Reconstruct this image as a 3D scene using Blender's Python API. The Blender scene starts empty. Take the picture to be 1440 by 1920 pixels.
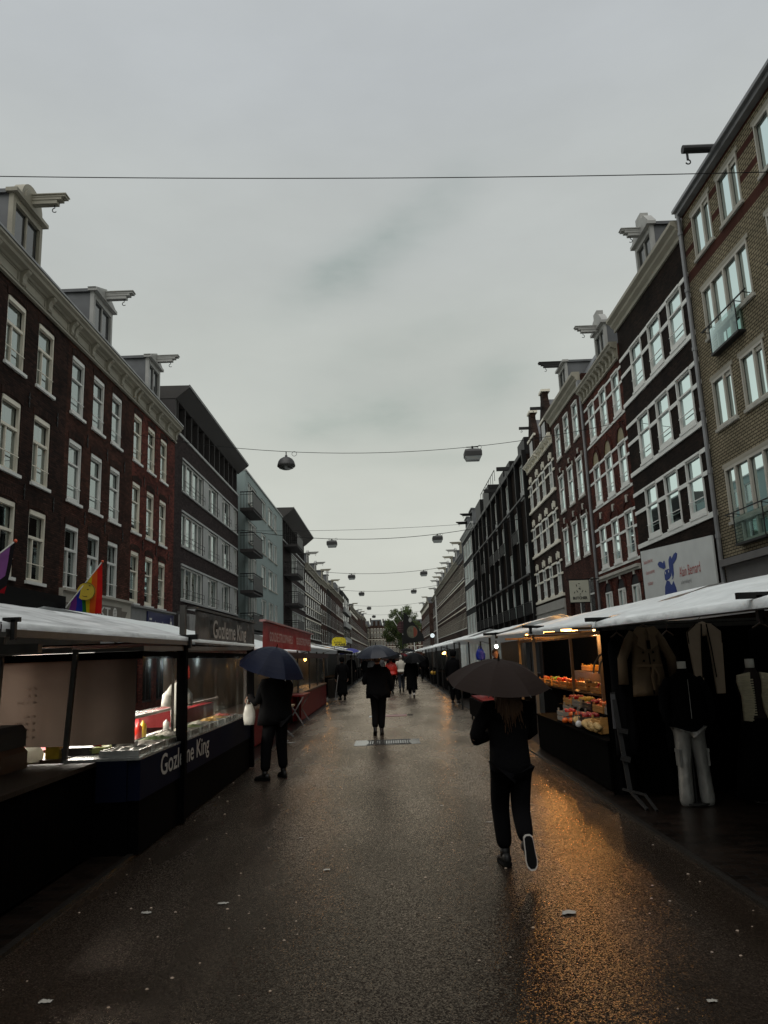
import bpy, math, random
from mathutils import Vector, Matrix, noise as mnoise
R = math.radians
rnd = random.Random(7)
sc = bpy.context.scene
C = bpy.data.collections.new("market_street"); sc.collection.children.link(C)

# ------------------------------------------------------------------ camera
cam_d = bpy.data.cameras.new("camera"); cam = bpy.data.objects.new("camera", cam_d); C.objects.link(cam)
sc.camera = cam
cam_d.sensor_fit = 'VERTICAL'; cam_d.sensor_height = 36; cam_d.lens = 26.25
cam_d.clip_start = 0.05; cam_d.clip_end = 3000
rx, ry, rz = (0.99924461, 0.03882269, -0.00173601), (0.00911489, -0.19071159, 0.98160379), (-0.03777742, 0.98087812, 0.1909214)
cam.matrix_world = Matrix(((rx[0], rx[1], -rx[2], 0), (ry[0], ry[1], -ry[2], 0), (rz[0], rz[1], -rz[2], 1.8), (0, 0, 0, 1)))
sc.render.resolution_x, sc.render.resolution_y = 768, 1024
sc.view_settings.view_transform = 'Standard'; sc.view_settings.look = 'None'
sc.view_settings.exposure = 0.0; sc.view_settings.gamma = 1.0
sc.cycles.max_bounces = 6; sc.cycles.diffuse_bounces = 3; sc.cycles.glossy_bounces = 3
sc.cycles.transparent_max_bounces = 10; sc.cycles.sample_clamp_indirect = 4.0
sc.cycles.caustics_reflective = False; sc.cycles.caustics_refractive = False
sc.cycles.use_denoising = True

# ------------------------------------------------------------------ world: overcast daylight
SUN_EL, SUN_AZ = 66, 195
W = bpy.data.worlds.new("World"); sc.world = W; W.use_nodes = True
nt = W.node_tree; nt.nodes.clear()
def N(t, **k):
    n = nt.nodes.new(t)
    for a, b in k.items(): setattr(n, a, b)
    return n
out = N('ShaderNodeOutputWorld'); bg = N('ShaderNodeBackground'); bg.inputs['Strength'].default_value = 0.1
sky = N('ShaderNodeTexSky'); sky.sky_type = 'NISHITA'; sky.sun_disc = False
sky.sun_elevation = R(SUN_EL); sky.sun_rotation = R(SUN_AZ); sky.air_density = 1.5; sky.dust_density = 4.0
tc = N('ShaderNodeTexCoord'); sep = N('ShaderNodeSeparateXYZ'); nt.links.new(tc.outputs['Generated'], sep.inputs[0])
rp = N('ShaderNodeValToRGB'); rp.color_ramp.interpolation = 'EASE'
e = rp.color_ramp.elements
e[0].position = 0.0; e[0].color = (.56, .575, .52, 1)
e[1].position = 1.0; e[1].color = (.48, .505, .52, 1)
for p, c in ((.10, (.60, .615, .555)), (.22, (.57, .59, .535)), (.38, (.515, .54, .505)), (.52, (.50, .525, .51)), (.68, (.485, .512, .525))):
    q = rp.color_ramp.elements.new(p); q.color = (*c, 1)
nt.links.new(sep.outputs['Z'], rp.inputs[0])
mp = N('ShaderNodeMapping'); mp.inputs['Scale'].default_value = (1.6, 1.6, 4.2); nt.links.new(tc.outputs['Generated'], mp.inputs[0])
nz = N('ShaderNodeTexNoise'); nz.inputs['Scale'].default_value = 1.8; nz.inputs['Detail'].default_value = 6; nz.inputs['Roughness'].default_value = .55
nt.links.new(mp.outputs[0], nz.inputs[0])
cr = N('ShaderNodeMapRange'); cr.inputs[1].default_value = .3; cr.inputs[2].default_value = .7; cr.inputs[3].default_value = 0.94; cr.inputs[4].default_value = 1.06
nt.links.new(nz.outputs[0], cr.inputs[0])
# a few darker cloud banks standing over the street at fixed bearings
def mth(op, a, b=None, c=None):
    n = N('ShaderNodeMath', operation=op)
    for i, v in enumerate((a, b, c)):
        if v is None: continue
        if hasattr(v, 'is_output'): nt.links.new(v, n.inputs[i])
        else: n.inputs[i].default_value = v
    return n.outputs[0]
nz2 = N('ShaderNodeTexNoise'); nz2.inputs['Scale'].default_value = 5.5; nz2.inputs['Detail'].default_value = 5; nt.links.new(mp.outputs[0], nz2.inputs[0])
shade = None
for (dx, dz, wx, wz, k, tl) in ((-.030, .490, .095, .026, .22, .42), (.06, .53, .09, .03, .09, .5), (-.012, .312, .095, .030, .23, .04), (.145, .340, .05, .034, .13, .4), (.03, .40, .12, .03, .05, .3), (.04, .255, .1, .012, .07, .0)):
    a = mth('SUBTRACT', sep.outputs['X'], dx); b = mth('SUBTRACT', sep.outputs['Z'], dz)
    ca, sa = math.cos(tl), math.sin(tl)
    u = mth('DIVIDE', mth('ADD', mth('MULTIPLY', a, ca), mth('MULTIPLY', b, sa)), wx)
    v = mth('DIVIDE', mth('SUBTRACT', mth('MULTIPLY', b, ca), mth('MULTIPLY', a, sa)), wz)
    d = mth('ADD', mth('MULTIPLY', u, u), mth('MULTIPLY', v, v))
    d = mth('ADD', d, mth('MULTIPLY', mth('SUBTRACT', nz2.outputs[0], .5), 3.2))
    g = mth('POWER', 2.718, mth('MULTIPLY', mth('MAXIMUM', d, 0.0), -1.1))
    g = mth('MULTIPLY', g, k)
    shade = g if shade is None else mth('ADD', shade, g)
fac = mth('MULTIPLY', cr.outputs[0], 10.3)
tint = N('ShaderNodeCombineXYZ')
for i_, k_ in enumerate((1.08, .84, .88)): nt.links.new(mth('SUBTRACT', 1.0, mth('MULTIPLY', shade, k_)), tint.inputs[i_])
vm = N('ShaderNodeVectorMath', operation='MULTIPLY'); nt.links.new(rp.outputs[0], vm.inputs[0]); nt.links.new(tint.outputs[0], vm.inputs[1])
vs = N('ShaderNodeVectorMath', operation='SCALE'); nt.links.new(vm.outputs[0], vs.inputs[0]); nt.links.new(fac, vs.inputs['Scale'])
mx = N('ShaderNodeMixRGB'); mx.inputs[0].default_value = .04
nt.links.new(vs.outputs[0], mx.inputs[1]); nt.links.new(sky.outputs[0], mx.inputs[2])
nt.links.new(mx.outputs[0], bg.inputs['Color']); nt.links.new(bg.outputs[0], out.inputs[0])

sun_d = bpy.data.lights.new("sun", 'SUN'); sun_d.energy = 1.5; sun_d.angle = R(60); sun_d.color = (1, .97, .93)
sun = bpy.data.objects.new("sun", sun_d); C.objects.link(sun)
sd = Vector((math.sin(R(SUN_AZ)) * math.cos(R(SUN_EL)), math.cos(R(SUN_AZ)) * math.cos(R(SUN_EL)), math.sin(R(SUN_EL))))
sun.rotation_euler = (-sd).to_track_quat('-Z', 'Y').to_euler()

# ------------------------------------------------------------------ materials
def newmat(name):
    m = bpy.data.materials.new(name); m.use_nodes = True
    t = m.node_tree; t.nodes.clear()
    o = t.nodes.new('ShaderNodeOutputMaterial'); b = t.nodes.new('ShaderNodeBsdfPrincipled'); t.links.new(b.outputs[0], o.inputs[0])
    return m, t, b, o
MC = {}
def mat(name, col, rough=.6, var=.12, vs=3.0, bump=0.0, bs=30.0, metal=0.0, spec=.5, emit=None, es=0.0, stretch=(1, 1, 1), coat=0.0):
    if name in MC: return MC[name]
    m, t, b, o = newmat(name)
    tcn = t.nodes.new('ShaderNodeTexCoord'); mpn = t.nodes.new('ShaderNodeMapping'); mpn.inputs['Scale'].default_value = stretch
    t.links.new(tcn.outputs['Object'], mpn.inputs[0])
    nn = t.nodes.new('ShaderNodeTexNoise'); nn.inputs['Scale'].default_value = vs; nn.inputs['Detail'].default_value = 5
    t.links.new(mpn.outputs[0], nn.inputs[0])
    r = t.nodes.new('ShaderNodeMapRange'); r.inputs[1].default_value = .25; r.inputs[2].default_value = .75
    r.inputs[3].default_value = 1 - var; r.inputs[4].default_value = 1 + var; t.links.new(nn.outputs[0], r.inputs[0])
    v = t.nodes.new('ShaderNodeVectorMath'); v.operation = 'SCALE'; v.inputs[0].default_value = col[:3]
    t.links.new(r.outputs[0], v.inputs['Scale']); t.links.new(v.outputs[0], b.inputs['Base Color'])
    b.inputs['Roughness'].default_value = rough; b.inputs['Metallic'].default_value = metal
    b.inputs['Specular IOR Level'].default_value = spec; b.inputs['Coat Weight'].default_value = coat
    if emit: b.inputs['Emission Color'].default_value = (*emit, 1); b.inputs['Emission Strength'].default_value = es
    if bump:
        n2 = t.nodes.new('ShaderNodeTexNoise'); n2.inputs['Scale'].default_value = bs; n2.inputs['Detail'].default_value = 4
        t.links.new(mpn.outputs[0], n2.inputs[0])
        bp = t.nodes.new('ShaderNodeBump'); bp.inputs['Strength'].default_value = bump; bp.inputs['Distance'].default_value = .02
        t.links.new(n2.outputs[0], bp.inputs['Height']); t.links.new(bp.outputs[0], b.inputs['Normal'])
    MC[name] = m; return m
def brick(name, c1, c2, mortar, bw=.21, rh=.065, ms=.009, spread=(.62, 1.5), bands=None, axis='YZ', rough=.8, bumpk=.5, dirt=.45):
    if name in MC: return MC[name]
    c1 = tuple(k * spread[0] for k in c1); c2 = tuple(k * spread[1] for k in c2)
    m, t, b, o = newmat(name); L = t.links.new
    tcn = t.nodes.new('ShaderNodeNewGeometry'); s = t.nodes.new('ShaderNodeSeparateXYZ'); L(tcn.outputs['Position'], s.inputs[0])
    c = t.nodes.new('ShaderNodeCombineXYZ')
    if axis == 'YZ': 
        ad = t.nodes.new('ShaderNodeMath'); ad.operation = 'ADD'; L(s.outputs[0], ad.inputs[0]); L(s.outputs[1], ad.inputs[1])
        L(ad.outputs[0], c.inputs[0]); L(s.outputs[2], c.inputs[1])
    else: L(s.outputs[0], c.inputs[0]); L(s.outputs[1], c.inputs[1])
    bt = t.nodes.new('ShaderNodeTexBrick'); bt.inputs['Scale'].default_value = 1; bt.inputs['Brick Width'].default_value = bw
    bt.inputs['Row Height'].default_value = rh; bt.inputs['Mortar Size'].default_value = ms; bt.inputs['Mortar Smooth'].default_value = .2
    bt.inputs['Color1'].default_value = (*c1, 1); bt.inputs['Color2'].default_value = (*c2, 1); bt.inputs['Mortar'].default_value = (*mortar, 1)
    L(c.outputs[0], bt.inputs[0])
    nn = t.nodes.new('ShaderNodeTexNoise'); nn.inputs['Scale'].default_value = .9; nn.inputs['Detail'].default_value = 6; L(tcn.outputs['Position'], nn.inputs[0])
    r = t.nodes.new('ShaderNodeMapRange'); r.inputs[1].default_value = .3; r.inputs[2].default_value = .7; r.inputs[3].default_value = 1 - dirt; r.inputs[4].default_value = 1 + dirt
    L(nn.outputs[0], r.inputs[0])
    v = t.nodes.new('ShaderNodeVectorMath'); v.operation = 'SCALE'; L(r.outputs[0], v.inputs['Scale'])
    if bands:  # courses of darker red brick at the given heights
        cur = bt.outputs['Color']
        for z0, z1, cc in bands:
            g = t.nodes.new('ShaderNodeMath'); g.operation = 'GREATER_THAN'; L(s.outputs[2], g.inputs[0]); g.inputs[1].default_value = z0
            l = t.nodes.new('ShaderNodeMath'); l.operation = 'LESS_THAN'; L(s.outputs[2], l.inputs[0]); l.inputs[1].default_value = z1
            mu = t.nodes.new('ShaderNodeMath'); mu.operation = 'MULTIPLY'; L(g.outputs[0], mu.inputs[0]); L(l.outputs[0], mu.inputs[1])
            mm = t.nodes.new('ShaderNodeMixRGB'); L(mu.outputs[0], mm.inputs[0]); L(cur, mm.inputs[1]); mm.inputs[2].default_value = (*cc, 1); cur = mm.outputs[0]
        L(cur, v.inputs[0])
    else: L(bt.outputs['Color'], v.inputs[0])
    L(v.outputs[0], b.inputs['Base Color']); b.inputs['Roughness'].default_value = rough; b.inputs['Specular IOR Level'].default_value = .14 if axis == 'XY' else .08
    bp = t.nodes.new('ShaderNodeBump'); bp.inputs['Strength'].default_value = bumpk; bp.inputs['Distance'].default_value = .01; bp.invert = True
    L(bt.outputs['Fac'], bp.inputs['Height']); L(bp.outputs[0], b.inputs['Normal'])
    MC[name] = m; return m
def glassmat(name, tint=(.75, .78, .78), base=.08, rough=.02, dirt=0.0, gcol=(.93, 1, 1), ior=1.52):
    if name in MC: return MC[name]
    m = bpy.data.materials.new(name); m.use_nodes = True; t = m.node_tree; t.nodes.clear(); L = t.links.new
    o = t.nodes.new('ShaderNodeOutputMaterial'); mxs = t.nodes.new('ShaderNodeMixShader')
    tr = t.nodes.new('ShaderNodeBsdfTransparent'); tr.inputs[0].default_value = (*tint, 1)
    gl = t.nodes.new('ShaderNodeBsdfGlossy'); gl.inputs['Roughness'].default_value = rough; gl.inputs[0].default_value = (*gcol, 1)
    fr = t.nodes.new('ShaderNodeFresnel'); fr.inputs[0].default_value = ior
    ma = t.nodes.new('ShaderNodeMath'); ma.operation = 'ADD'; ma.use_clamp = True; ma.inputs[1].default_value = base; L(fr.outputs[0], ma.inputs[0])
    L(ma.outputs[0], mxs.inputs[0]); L(tr.outputs[0], mxs.inputs[1]); L(gl.outputs[0], mxs.inputs[2])
    last = mxs.outputs[0]
    if dirt:
        d = t.nodes.new('ShaderNodeBsdfDiffuse'); d.inputs[0].default_value = (.5, .5, .5, 1)
        tcn = t.nodes.new('ShaderNodeTexCoord'); mpn = t.nodes.new('ShaderNodeMapping'); mpn.inputs['Scale'].default_value = (1, 1, .3)
        L(tcn.outputs['Object'], mpn.inputs[0]); nn = t.nodes.new('ShaderNodeTexNoise'); nn.inputs['Scale'].default_value = 5; nn.inputs['Detail'].default_value = 7
        L(mpn.outputs[0], nn.inputs[0]); r = t.nodes.new('ShaderNodeMapRange'); r.inputs[1].default_value = .45; r.inputs[2].default_value = .8
        r.inputs[3].default_value = dirt * .25; r.inputs[4].default_value = dirt; L(nn.outputs[0], r.inputs[0])
        m2 = t.nodes.new('ShaderNodeMixShader'); L(r.outputs[0], m2.inputs[0]); L(last, m2.inputs[1]); L(d.outputs[0], m2.inputs[2]); last = m2.outputs[0]
        bp = t.nodes.new('ShaderNodeBump'); bp.inputs['Strength'].default_value = .25; bp.inputs['Distance'].default_value = .02
        L(nn.outputs[0], bp.inputs['Height']); L(bp.outputs[0], gl.inputs['Normal'])
    L(last, o.inputs[0]); MC[name] = m; return m
def cloth(name, col, trans=.25, rough=.5, wr=.35, spec=.4, ws=3.0, stretch=(1, 1, 1), var=.12):
    """plastic sheet or fabric that lets some light through"""
    if name in MC: return MC[name]
    m, t, b, o = newmat(name); L = t.links.new
    tcn = t.nodes.new('ShaderNodeTexCoord'); mpn = t.nodes.new('ShaderNodeMapping'); mpn.inputs['Scale'].default_value = stretch; L(tcn.outputs['Object'], mpn.inputs[0])
    nn = t.nodes.new('ShaderNodeTexNoise'); nn.inputs['Scale'].default_value = ws; nn.inputs['Detail'].default_value = 6; nn.inputs['Distortion'].default_value = .6; L(mpn.outputs[0], nn.inputs[0])
    r = t.nodes.new('ShaderNodeMapRange'); r.inputs[1].default_value = .3; r.inputs[2].default_value = .7; r.inputs[3].default_value = 1 - var; r.inputs[4].default_value = 1 + var; L(nn.outputs[0], r.inputs[0])
    v = t.nodes.new('ShaderNodeVectorMath'); v.operation = 'SCALE'; v.inputs[0].default_value = col; L(r.outputs[0], v.inputs['Scale']); L(v.outputs[0], b.inputs['Base Color'])
    b.inputs['Roughness'].default_value = rough; b.inputs['Specular IOR Level'].default_value = spec
    bp = t.nodes.new('ShaderNodeBump'); bp.inputs['Strength'].default_value = wr; bp.inputs['Distance'].default_value = .05; L(nn.outputs[0], bp.inputs['Height']); L(bp.outputs[0], b.inputs['Normal'])
    tl = t.nodes.new('ShaderNodeBsdfTranslucent'); L(v.outputs[0], tl.inputs[0])
    mxs = t.nodes.new('ShaderNodeMixShader'); mxs.inputs[0].default_value = trans; L(b.outputs[0], mxs.inputs[1]); L(tl.outputs[0], mxs.inputs[2]); L(mxs.outputs[0], o.inputs[0])
    MC[name] = m; return m

M_dark = mat('dark room', (.012, .012, .013), .9, .3)
M_glass = glassmat('window glass', (.62, .66, .66), .27, gcol=(.90, 1, .99))
M_glassB = glassmat('window glass blue', (.55, .62, .62), .30, gcol=(.84, 1, 1))
M_fglass = mat('far window glass', (.03, .034, .036), .08, .3, .7, spec=1.0)
M_white = mat('cream paint', (.74, .70, .58), .45, .08, 2.5)
M_whiteB = mat('white paint', (.70, .71, .67), .4, .07, 2.5)
M_dorm = mat('grey white dormer paint', (.34, .34, .32), .5, .15, 2.0)
M_stone = mat('grey stone trim', (.40, .39, .34), .8, .2, 4, .3, 25)
M_cornice = mat('weathered cornice paint', (.30, .28, .22), .6, .2, 1.6, .15, 10, stretch=(1, .4, 2))
M_lead = mat('lead roofing', (.10, .105, .11), .5, .25, 1.5)
M_zinc = mat('zinc gutter', (.22, .225, .23), .4, .2, 2, metal=.3)
M_black = mat('black metal', (.006, .006, .006), .5, .2, spec=.2)
M_iron = mat('dark grey iron', (.014, .014, .014), .5, .25, spec=.3)
M_pole = mat('galvanised pole', (.05, .047, .042), .45, .3, 8, metal=.4)
M_curtain = mat('curtain fabric', (.42, .42, .38), .9, .25, 2, stretch=(6, 6, .3))
M_asph = None

# ------------------------------------------------------------------ mesh helpers
OR = {}
class MB:
    def __init__(s): s.v = []; s.f = []; s.mi = []; s.cur = 0
    def add(s, v, f, mi=None):
        n = len(s.v); s.v += [tuple(p) for p in v]; s.f += [tuple(i + n for i in q) for q in f]; s.mi += [s.cur if mi is None else mi] * len(f); return s
    def box(s, x0, x1, y0, y1, z0, z1, mi=None):
        x0, x1 = min(x0, x1), max(x0, x1); y0, y1 = min(y0, y1), max(y0, y1); z0, z1 = min(z0, z1), max(z0, z1)
        v = [(x0, y0, z0), (x1, y0, z0), (x1, y1, z0), (x0, y1, z0), (x0, y0, z1), (x1, y0, z1), (x1, y1, z1), (x0, y1, z1)]
        return s.add(v, [(0, 3, 2, 1), (4, 5, 6, 7), (0, 1, 5, 4), (1, 2, 6, 5), (2, 3, 7, 6), (3, 0, 4, 7)], mi)
    def quad(s, *p, mi=None): return s.add(p, [tuple(range(len(p)))], mi)
    def tube(s, pts, r, n=8, cap=True, mi=None):
        pts = [Vector(p) for p in pts]; rr = r if isinstance(r, (list, tuple)) else [r] * len(pts); v = []; f = []
        up = None
        for i, p in enumerate(pts):
            d = (pts[min(i + 1, len(pts) - 1)] - pts[max(i - 1, 0)])
            d = d.normalized() if d.length > 1e-9 else Vector((0, 0, 1))
            if up is None: up = Vector((0, 0, 1)) if abs(d.z) < .9 else Vector((1, 0, 0))
            a = d.cross(up); 
            if a.length < 1e-5: a = d.orthogonal()
            a.normalize(); b = a.cross(d).normalized(); up = b
            for k in range(n):
                t = 2 * math.pi * (k + .5) / n; v.append(p + a * (rr[i] * math.cos(t)) + b * (rr[i] * math.sin(t)))
        for i in range(len(pts) - 1):
            for k in range(n): f.append((i * n + k, i * n + (k + 1) % n, (i + 1) * n + (k + 1) % n, (i + 1) * n + k))
        if cap: f.append(tuple(range(n))[::-1]); f.append(tuple(range((len(pts) - 1) * n, len(pts) * n)))
        return s.add(v, f, mi)
    def bar(s, p, q, w, h=None, mi=None):
        h = h or w; p = Vector(p); q = Vector(q); d = (q - p).normalized(); up = Vector((0, 0, 1)) if abs(d.z) < .95 else Vector((1, 0, 0))
        a = d.cross(up).normalized() * (w / 2); b = a.cross(d).normalized() * (h / 2)
        v = [e + x * a + y * b for e in (p, q) for x, y in ((-1, -1), (1, -1), (1, 1), (-1, 1))]
        return s.add(v, [(3, 2, 1, 0), (4, 5, 6, 7), (0, 1, 5, 4), (1, 2, 6, 5), (2, 3, 7, 6), (3, 0, 4, 7)], mi)
    def loft(s, rings, cap=True, mi=None, closed=True):
        n = len(rings[0]); v = [p for r in rings for p in r]; f = []
        m = n if closed else n - 1
        for i in range(len(rings) - 1):
            for k in range(m): f.append((i * n + k, i * n + (k + 1) % n, (i + 1) * n + (k + 1) % n, (i + 1) * n + k))
        if cap and closed: f.append(tuple(range(n))[::-1]); f.append(tuple(range((len(rings) - 1) * n, len(rings) * n)))
        return s.add(v, f, mi)
    def ball(s, c, r, n=10, m=7, mi=None, sq=(1, 1, 1)):
        rings = []
        for i in range(m + 1):
            t = math.pi * i / m; rr = max(math.sin(t), .02)
            rings.append([(c[0] + r * sq[0] * rr * math.cos(2 * math.pi * k / n), c[1] + r * sq[1] * rr * math.sin(2 * math.pi * k / n), c[2] - r * sq[2] * math.cos(t)) for k in range(n)])
        return s.loft(rings, True, mi)
    def prism(s, pts, o, u, v, th, mi=None):
        o = Vector(o); u = Vector(u); v = Vector(v); n = u.cross(v).normalized() * th
        a = [o + u * p[0] + v * p[1] for p in pts]; k = len(a)
        return s.add(a + [p + n for p in a], [tuple(range(k))[::-1], tuple(range(k, 2 * k))] + [(i, (i + 1) % k, (i + 1) % k + k, i + k) for i in range(k)], mi)
    def mesh(s, name, mats, o=(0, 0, 0), smooth=False):
        me = bpy.data.meshes.new(name); me.from_pydata([(p[0] - o[0], p[1] - o[1], p[2] - o[2]) for p in s.v], [], s.f)
        for m in (mats if isinstance(mats, (list, tuple)) else [mats]): me.materials.append(m)
        if len(me.materials) > 1: me.polygons.foreach_set('material_index', s.mi)
        if smooth: me.polygons.foreach_set('use_smooth', [True] * len(me.polygons))
        me.update(); return me
    def build(s, name, mats, parent=None, smooth=False, at=None):
        o = OR.get(parent.name, (0, 0, 0)) if parent else (at or (0, 0, 0))
        ob = bpy.data.objects.new(name, s.mesh(name, mats, o, smooth)); C.objects.link(ob)
        if parent: ob.parent = parent
        elif at: ob.location = at
        OR[ob.name] = o; return ob
def fixn(ob):
    import bmesh
    bm = bmesh.new(); bm.from_mesh(ob.data); bmesh.ops.recalc_face_normals(bm, faces=bm.faces[:]); bm.to_mesh(ob.data); bm.free()
def inst(name, me, parent, pos):
    po = OR.get(parent.name, (0, 0, 0)) if parent else (0, 0, 0)
    ob = bpy.data.objects.new(name, me); C.objects.link(ob); ob.parent = parent
    ob.location = (pos[0] - po[0], pos[1] - po[1], pos[2] - po[2]); OR[ob.name] = tuple(pos); return ob
def tag(o, label, cat, group=None, kind=None):
    if label: o['label'] = label
    if cat: o['category'] = cat
    if group: o['group'] = group
    if kind: o['kind'] = kind
    return o
def struct(o): o['kind'] = 'structure'; return o
def empty(name, loc, label=None, cat=None, group=None):
    o = bpy.data.objects.new(name, None); C.objects.link(o); o.location = loc; o.empty_display_size = .2; OR[o.name] = tuple(loc)
    return tag(o, label, cat, group)
def copy_tree(o, parent=None):
    c = o.copy(); C.objects.link(c); c.parent = parent
    for ch in list(o.children): copy_tree(ch, c)
    return c
def text(name, s, m, parent, o, u, v, height=None, width=None, th=.004, align='L', bold=0.0, at=None):
    cu = bpy.data.curves.new('t', 'FONT'); cu.body = s; cu.size = 1; cu.resolution_u = 3; cu.offset = bold
    ob = bpy.data.objects.new('t', cu); C.objects.link(ob); dg = bpy.context.evaluated_depsgraph_get()
    me = bpy.data.meshes.new_from_object(ob.evaluated_get(dg)); bpy.data.objects.remove(ob); bpy.data.curves.remove(cu)
    xs = [p.co.x for p in me.vertices]; ys = [p.co.y for p in me.vertices]; x0, x1, y0, y1 = min(xs), max(xs), min(ys), max(ys)
    sy = (height / (y1 - y0)) if height else None; sx = (width / (x1 - x0)) if width else sy; sy = sy or sx
    o = Vector(o); u = Vector(u); v = Vector(v); n = u.cross(v).normalized() * th
    if align == 'C': o = o - u * (sx * (x1 - x0) / 2)
    b = MB(); b.add([o + u * ((p.co.x - x0) * sx) + v * ((p.co.y - y0) * sy) + n for p in me.vertices], [tuple(f.vertices) for f in me.polygons])
    bpy.data.meshes.remove(me)
    return b.build(name, m, parent, at=at)
def skin(pts, edges, rad, sub=1):
    me = bpy.data.meshes.new('sk'); me.from_pydata(pts, edges, []); ob = bpy.data.objects.new('sk', me); C.objects.link(ob)
    md = ob.modifiers.new('s', 'SKIN'); md.use_smooth_shade = True
    for i, r in enumerate(rad):
        me.skin_vertices[0].data[i].radius = r if isinstance(r, tuple) else (r, r)
        me.skin_vertices[0].data[i].use_root = (i == 0)
    if sub: ss = ob.modifiers.new('u', 'SUBSURF'); ss.levels = sub; ss.render_levels = sub
    dg = bpy.context.evaluated_depsgraph_get(); dg.update(); ev = bpy.data.meshes.new_from_object(ob.evaluated_get(dg))
    v = [tuple(p.co) for p in ev.vertices]; f = [tuple(p.vertices) for p in ev.polygons]
    bpy.data.objects.remove(ob); bpy.data.meshes.remove(me); bpy.data.meshes.remove(ev); return v, f
FX = 10.125

# ------------------------------------------------------------------ windows
WC = {}
def window_mesh(kind, w, h, s, fm):
    key = (kind, round(w, 2), round(h, 2), s, fm.name)
    if key in WC: return WC[key]
    a, b = MB(), MB(); t = .075 if s < 0 else .05; th_ = .13 if s < 0 else .075; o = s * (.045 if kind == 'simple' else .08 if kind == 'cas2f' else .12 if s < 0 or kind == 'pan3' else .045)   # recess inwards
    def bx(y0, y1, z0, z1, x0=0.0, x1=.06): a.box(o + s * x0, o + s * (x0 - x1), y0, y1, z0, z1)
    def gl(y0, y1, z0, z1, k=.012): b.quad((o + s * k, y0, z0), (o + s * k, y1, z0), (o + s * k, y1, z1), (o + s * k, y0, z1))
    if kind == 'sash':
        bx(0, t, 0, h, 0, .09); bx(w - t, w, 0, h, 0, .09); bx(t, w - t, 0, .09, 0, .08); bx(t, w - t, h - th_, h, 0, .11)
        bx(t, w - t, h - th_ - .05, h - th_ - .001, 0, .05)
        zt = h * .62; bx(t, w - t, zt - .03, zt + .03, 0, .07)
        bx(t, t + .05, .09, zt - .04); bx(w - t - .05, w - t, .09, zt - .04); bx(t + .05, w - t - .05, .09, .16)
        gl(t, w - t, zt, h - th_, .02); gl(t + .05, w - t - .05, .16, zt, .0)
        a.box(o - s * .10, o - s * .125, 0.02, w - .02, h * .24, h * .24 + .025)
    elif kind == 'sashm':
        bx(0, t, 0, h, 0, .09); bx(w - t, w, 0, h, 0, .09); bx(t, w - t, 0, .09, 0, .08); bx(t, w - t, h - .13, h, 0, .11)
        zt = h * .62; bx(t, w - t, zt - .04, zt + .04, 0, .07); bx(w * .36, w * .36 + .045, .09, zt - .04)
        gl(t, w - t, zt, h - .13, .02); gl(t, w - t, .09, zt, .0)
        a.box(o - s * .10, o - s * .125, 0.02, w - .02, h * .24, h * .24 + .025)
    elif kind in ('cas2', 'cas2f'):
        bx(0, t, 0, h, 0, .08); bx(w - t, w, 0, h, 0, .08); bx(t, w - t, 0, .08, 0, .07); bx(t, w - t, h - .08, h, 0, .07)
        ym = w * .4; bx(ym - .045, ym + .045, .08, h - .08, 0, .075); bx(t, ym - .045, h - .2, h - .08, 0, .03)
        gl(t, w - t, .08, h - .08)
    elif kind == 'cas4':
        bx(0, t, 0, h, 0, .08); bx(w - t, w, 0, h, 0, .08); bx(t, w - t, 0, .08, 0, .07); bx(t, w - t, h - .08, h, 0, .07)
        for q in (.22, .5, .78): bx(w * q - .045, w * q + .045, .08, h - .08, 0, .075)
        gl(t, w - t, .08, h - .08)
    elif kind == 'pan3':      # tall window over a white lower panel
        bx(0, t, 0, h, 0, .08); bx(w - t, w, 0, h, 0, .08); bx(t, w - t, 0, .07); bx(t, w - t, h - .08, h, 0, .07)
        for q in (.33, .67): bx(w * q - .035, w * q + .035, .07, h - .08, 0, .07)
        gl(t, w - t, .07, h - .08)
    elif kind == 'simple':
        bx(0, t, 0, h, 0, .022); bx(w - t, w, 0, h, 0, .022); bx(t, w - t, 0, .08, 0, .022); bx(t, w - t, h - .08, h, 0, .022)
        zt = h * .63; bx(t, w - t, zt - .035, zt + .035, 0, .015); gl(t, w - t, .08, h - .08, .004)
    WC[key] = (a.mesh('window', fm), b.mesh('pane', M_fglass if kind == 'simple' else (M_glassB if s > 0 else M_glass)), None)
    return WC[key]
SILL = {}; CUR = {}
def put_window(root, s, ya, za, w, h, kind, fm, sill=True, curtain=0, sillm=None):
    fme, gme, _ = window_mesh(kind, w, h, s, fm)
    p = (s * FX, ya, za); f = inst('window', fme, root, p); inst('pane', gme, f, p)
    if sill:
        k = (round(w, 2), s, (sillm or M_stone).name)
        if k not in SILL:
            b = MB(); b.box(s * .115, -s * .07, -.07, w + .07, -.09, 0.0); SILL[k] = b.mesh('sill', sillm or M_stone)
        inst('sill', SILL[k], f, p)
    if curtain:
        k = (round(w, 2), round(h, 2), s, curtain)
        if k not in CUR:
            b = MB(); n = 18
            spans = {1: [(.02, .36)], 2: [(.02, .28), (.74, .98)], 3: [(.02, .98)], 4: [(.05, .45)]}[curtain]
            zb, zt2 = (.1, h - .14) if curtain != 3 else (h * .62, h - .14)
            for a0, a1 in spans:
                pts = [(w * (a0 + (a1 - a0) * i / n), .2 + .02 * math.sin(i * 1.9 + a0)) for i in range(n + 1)]
                b.loft([[(s * x, y, zb) for y, x in pts], [(s * x, y, zt2) for y, x in pts]], False, None, False)
            CUR[k] = b.mesh('curtain', M_curtain)
        inst('curtain', CUR[k], f, p)
    return f
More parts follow.
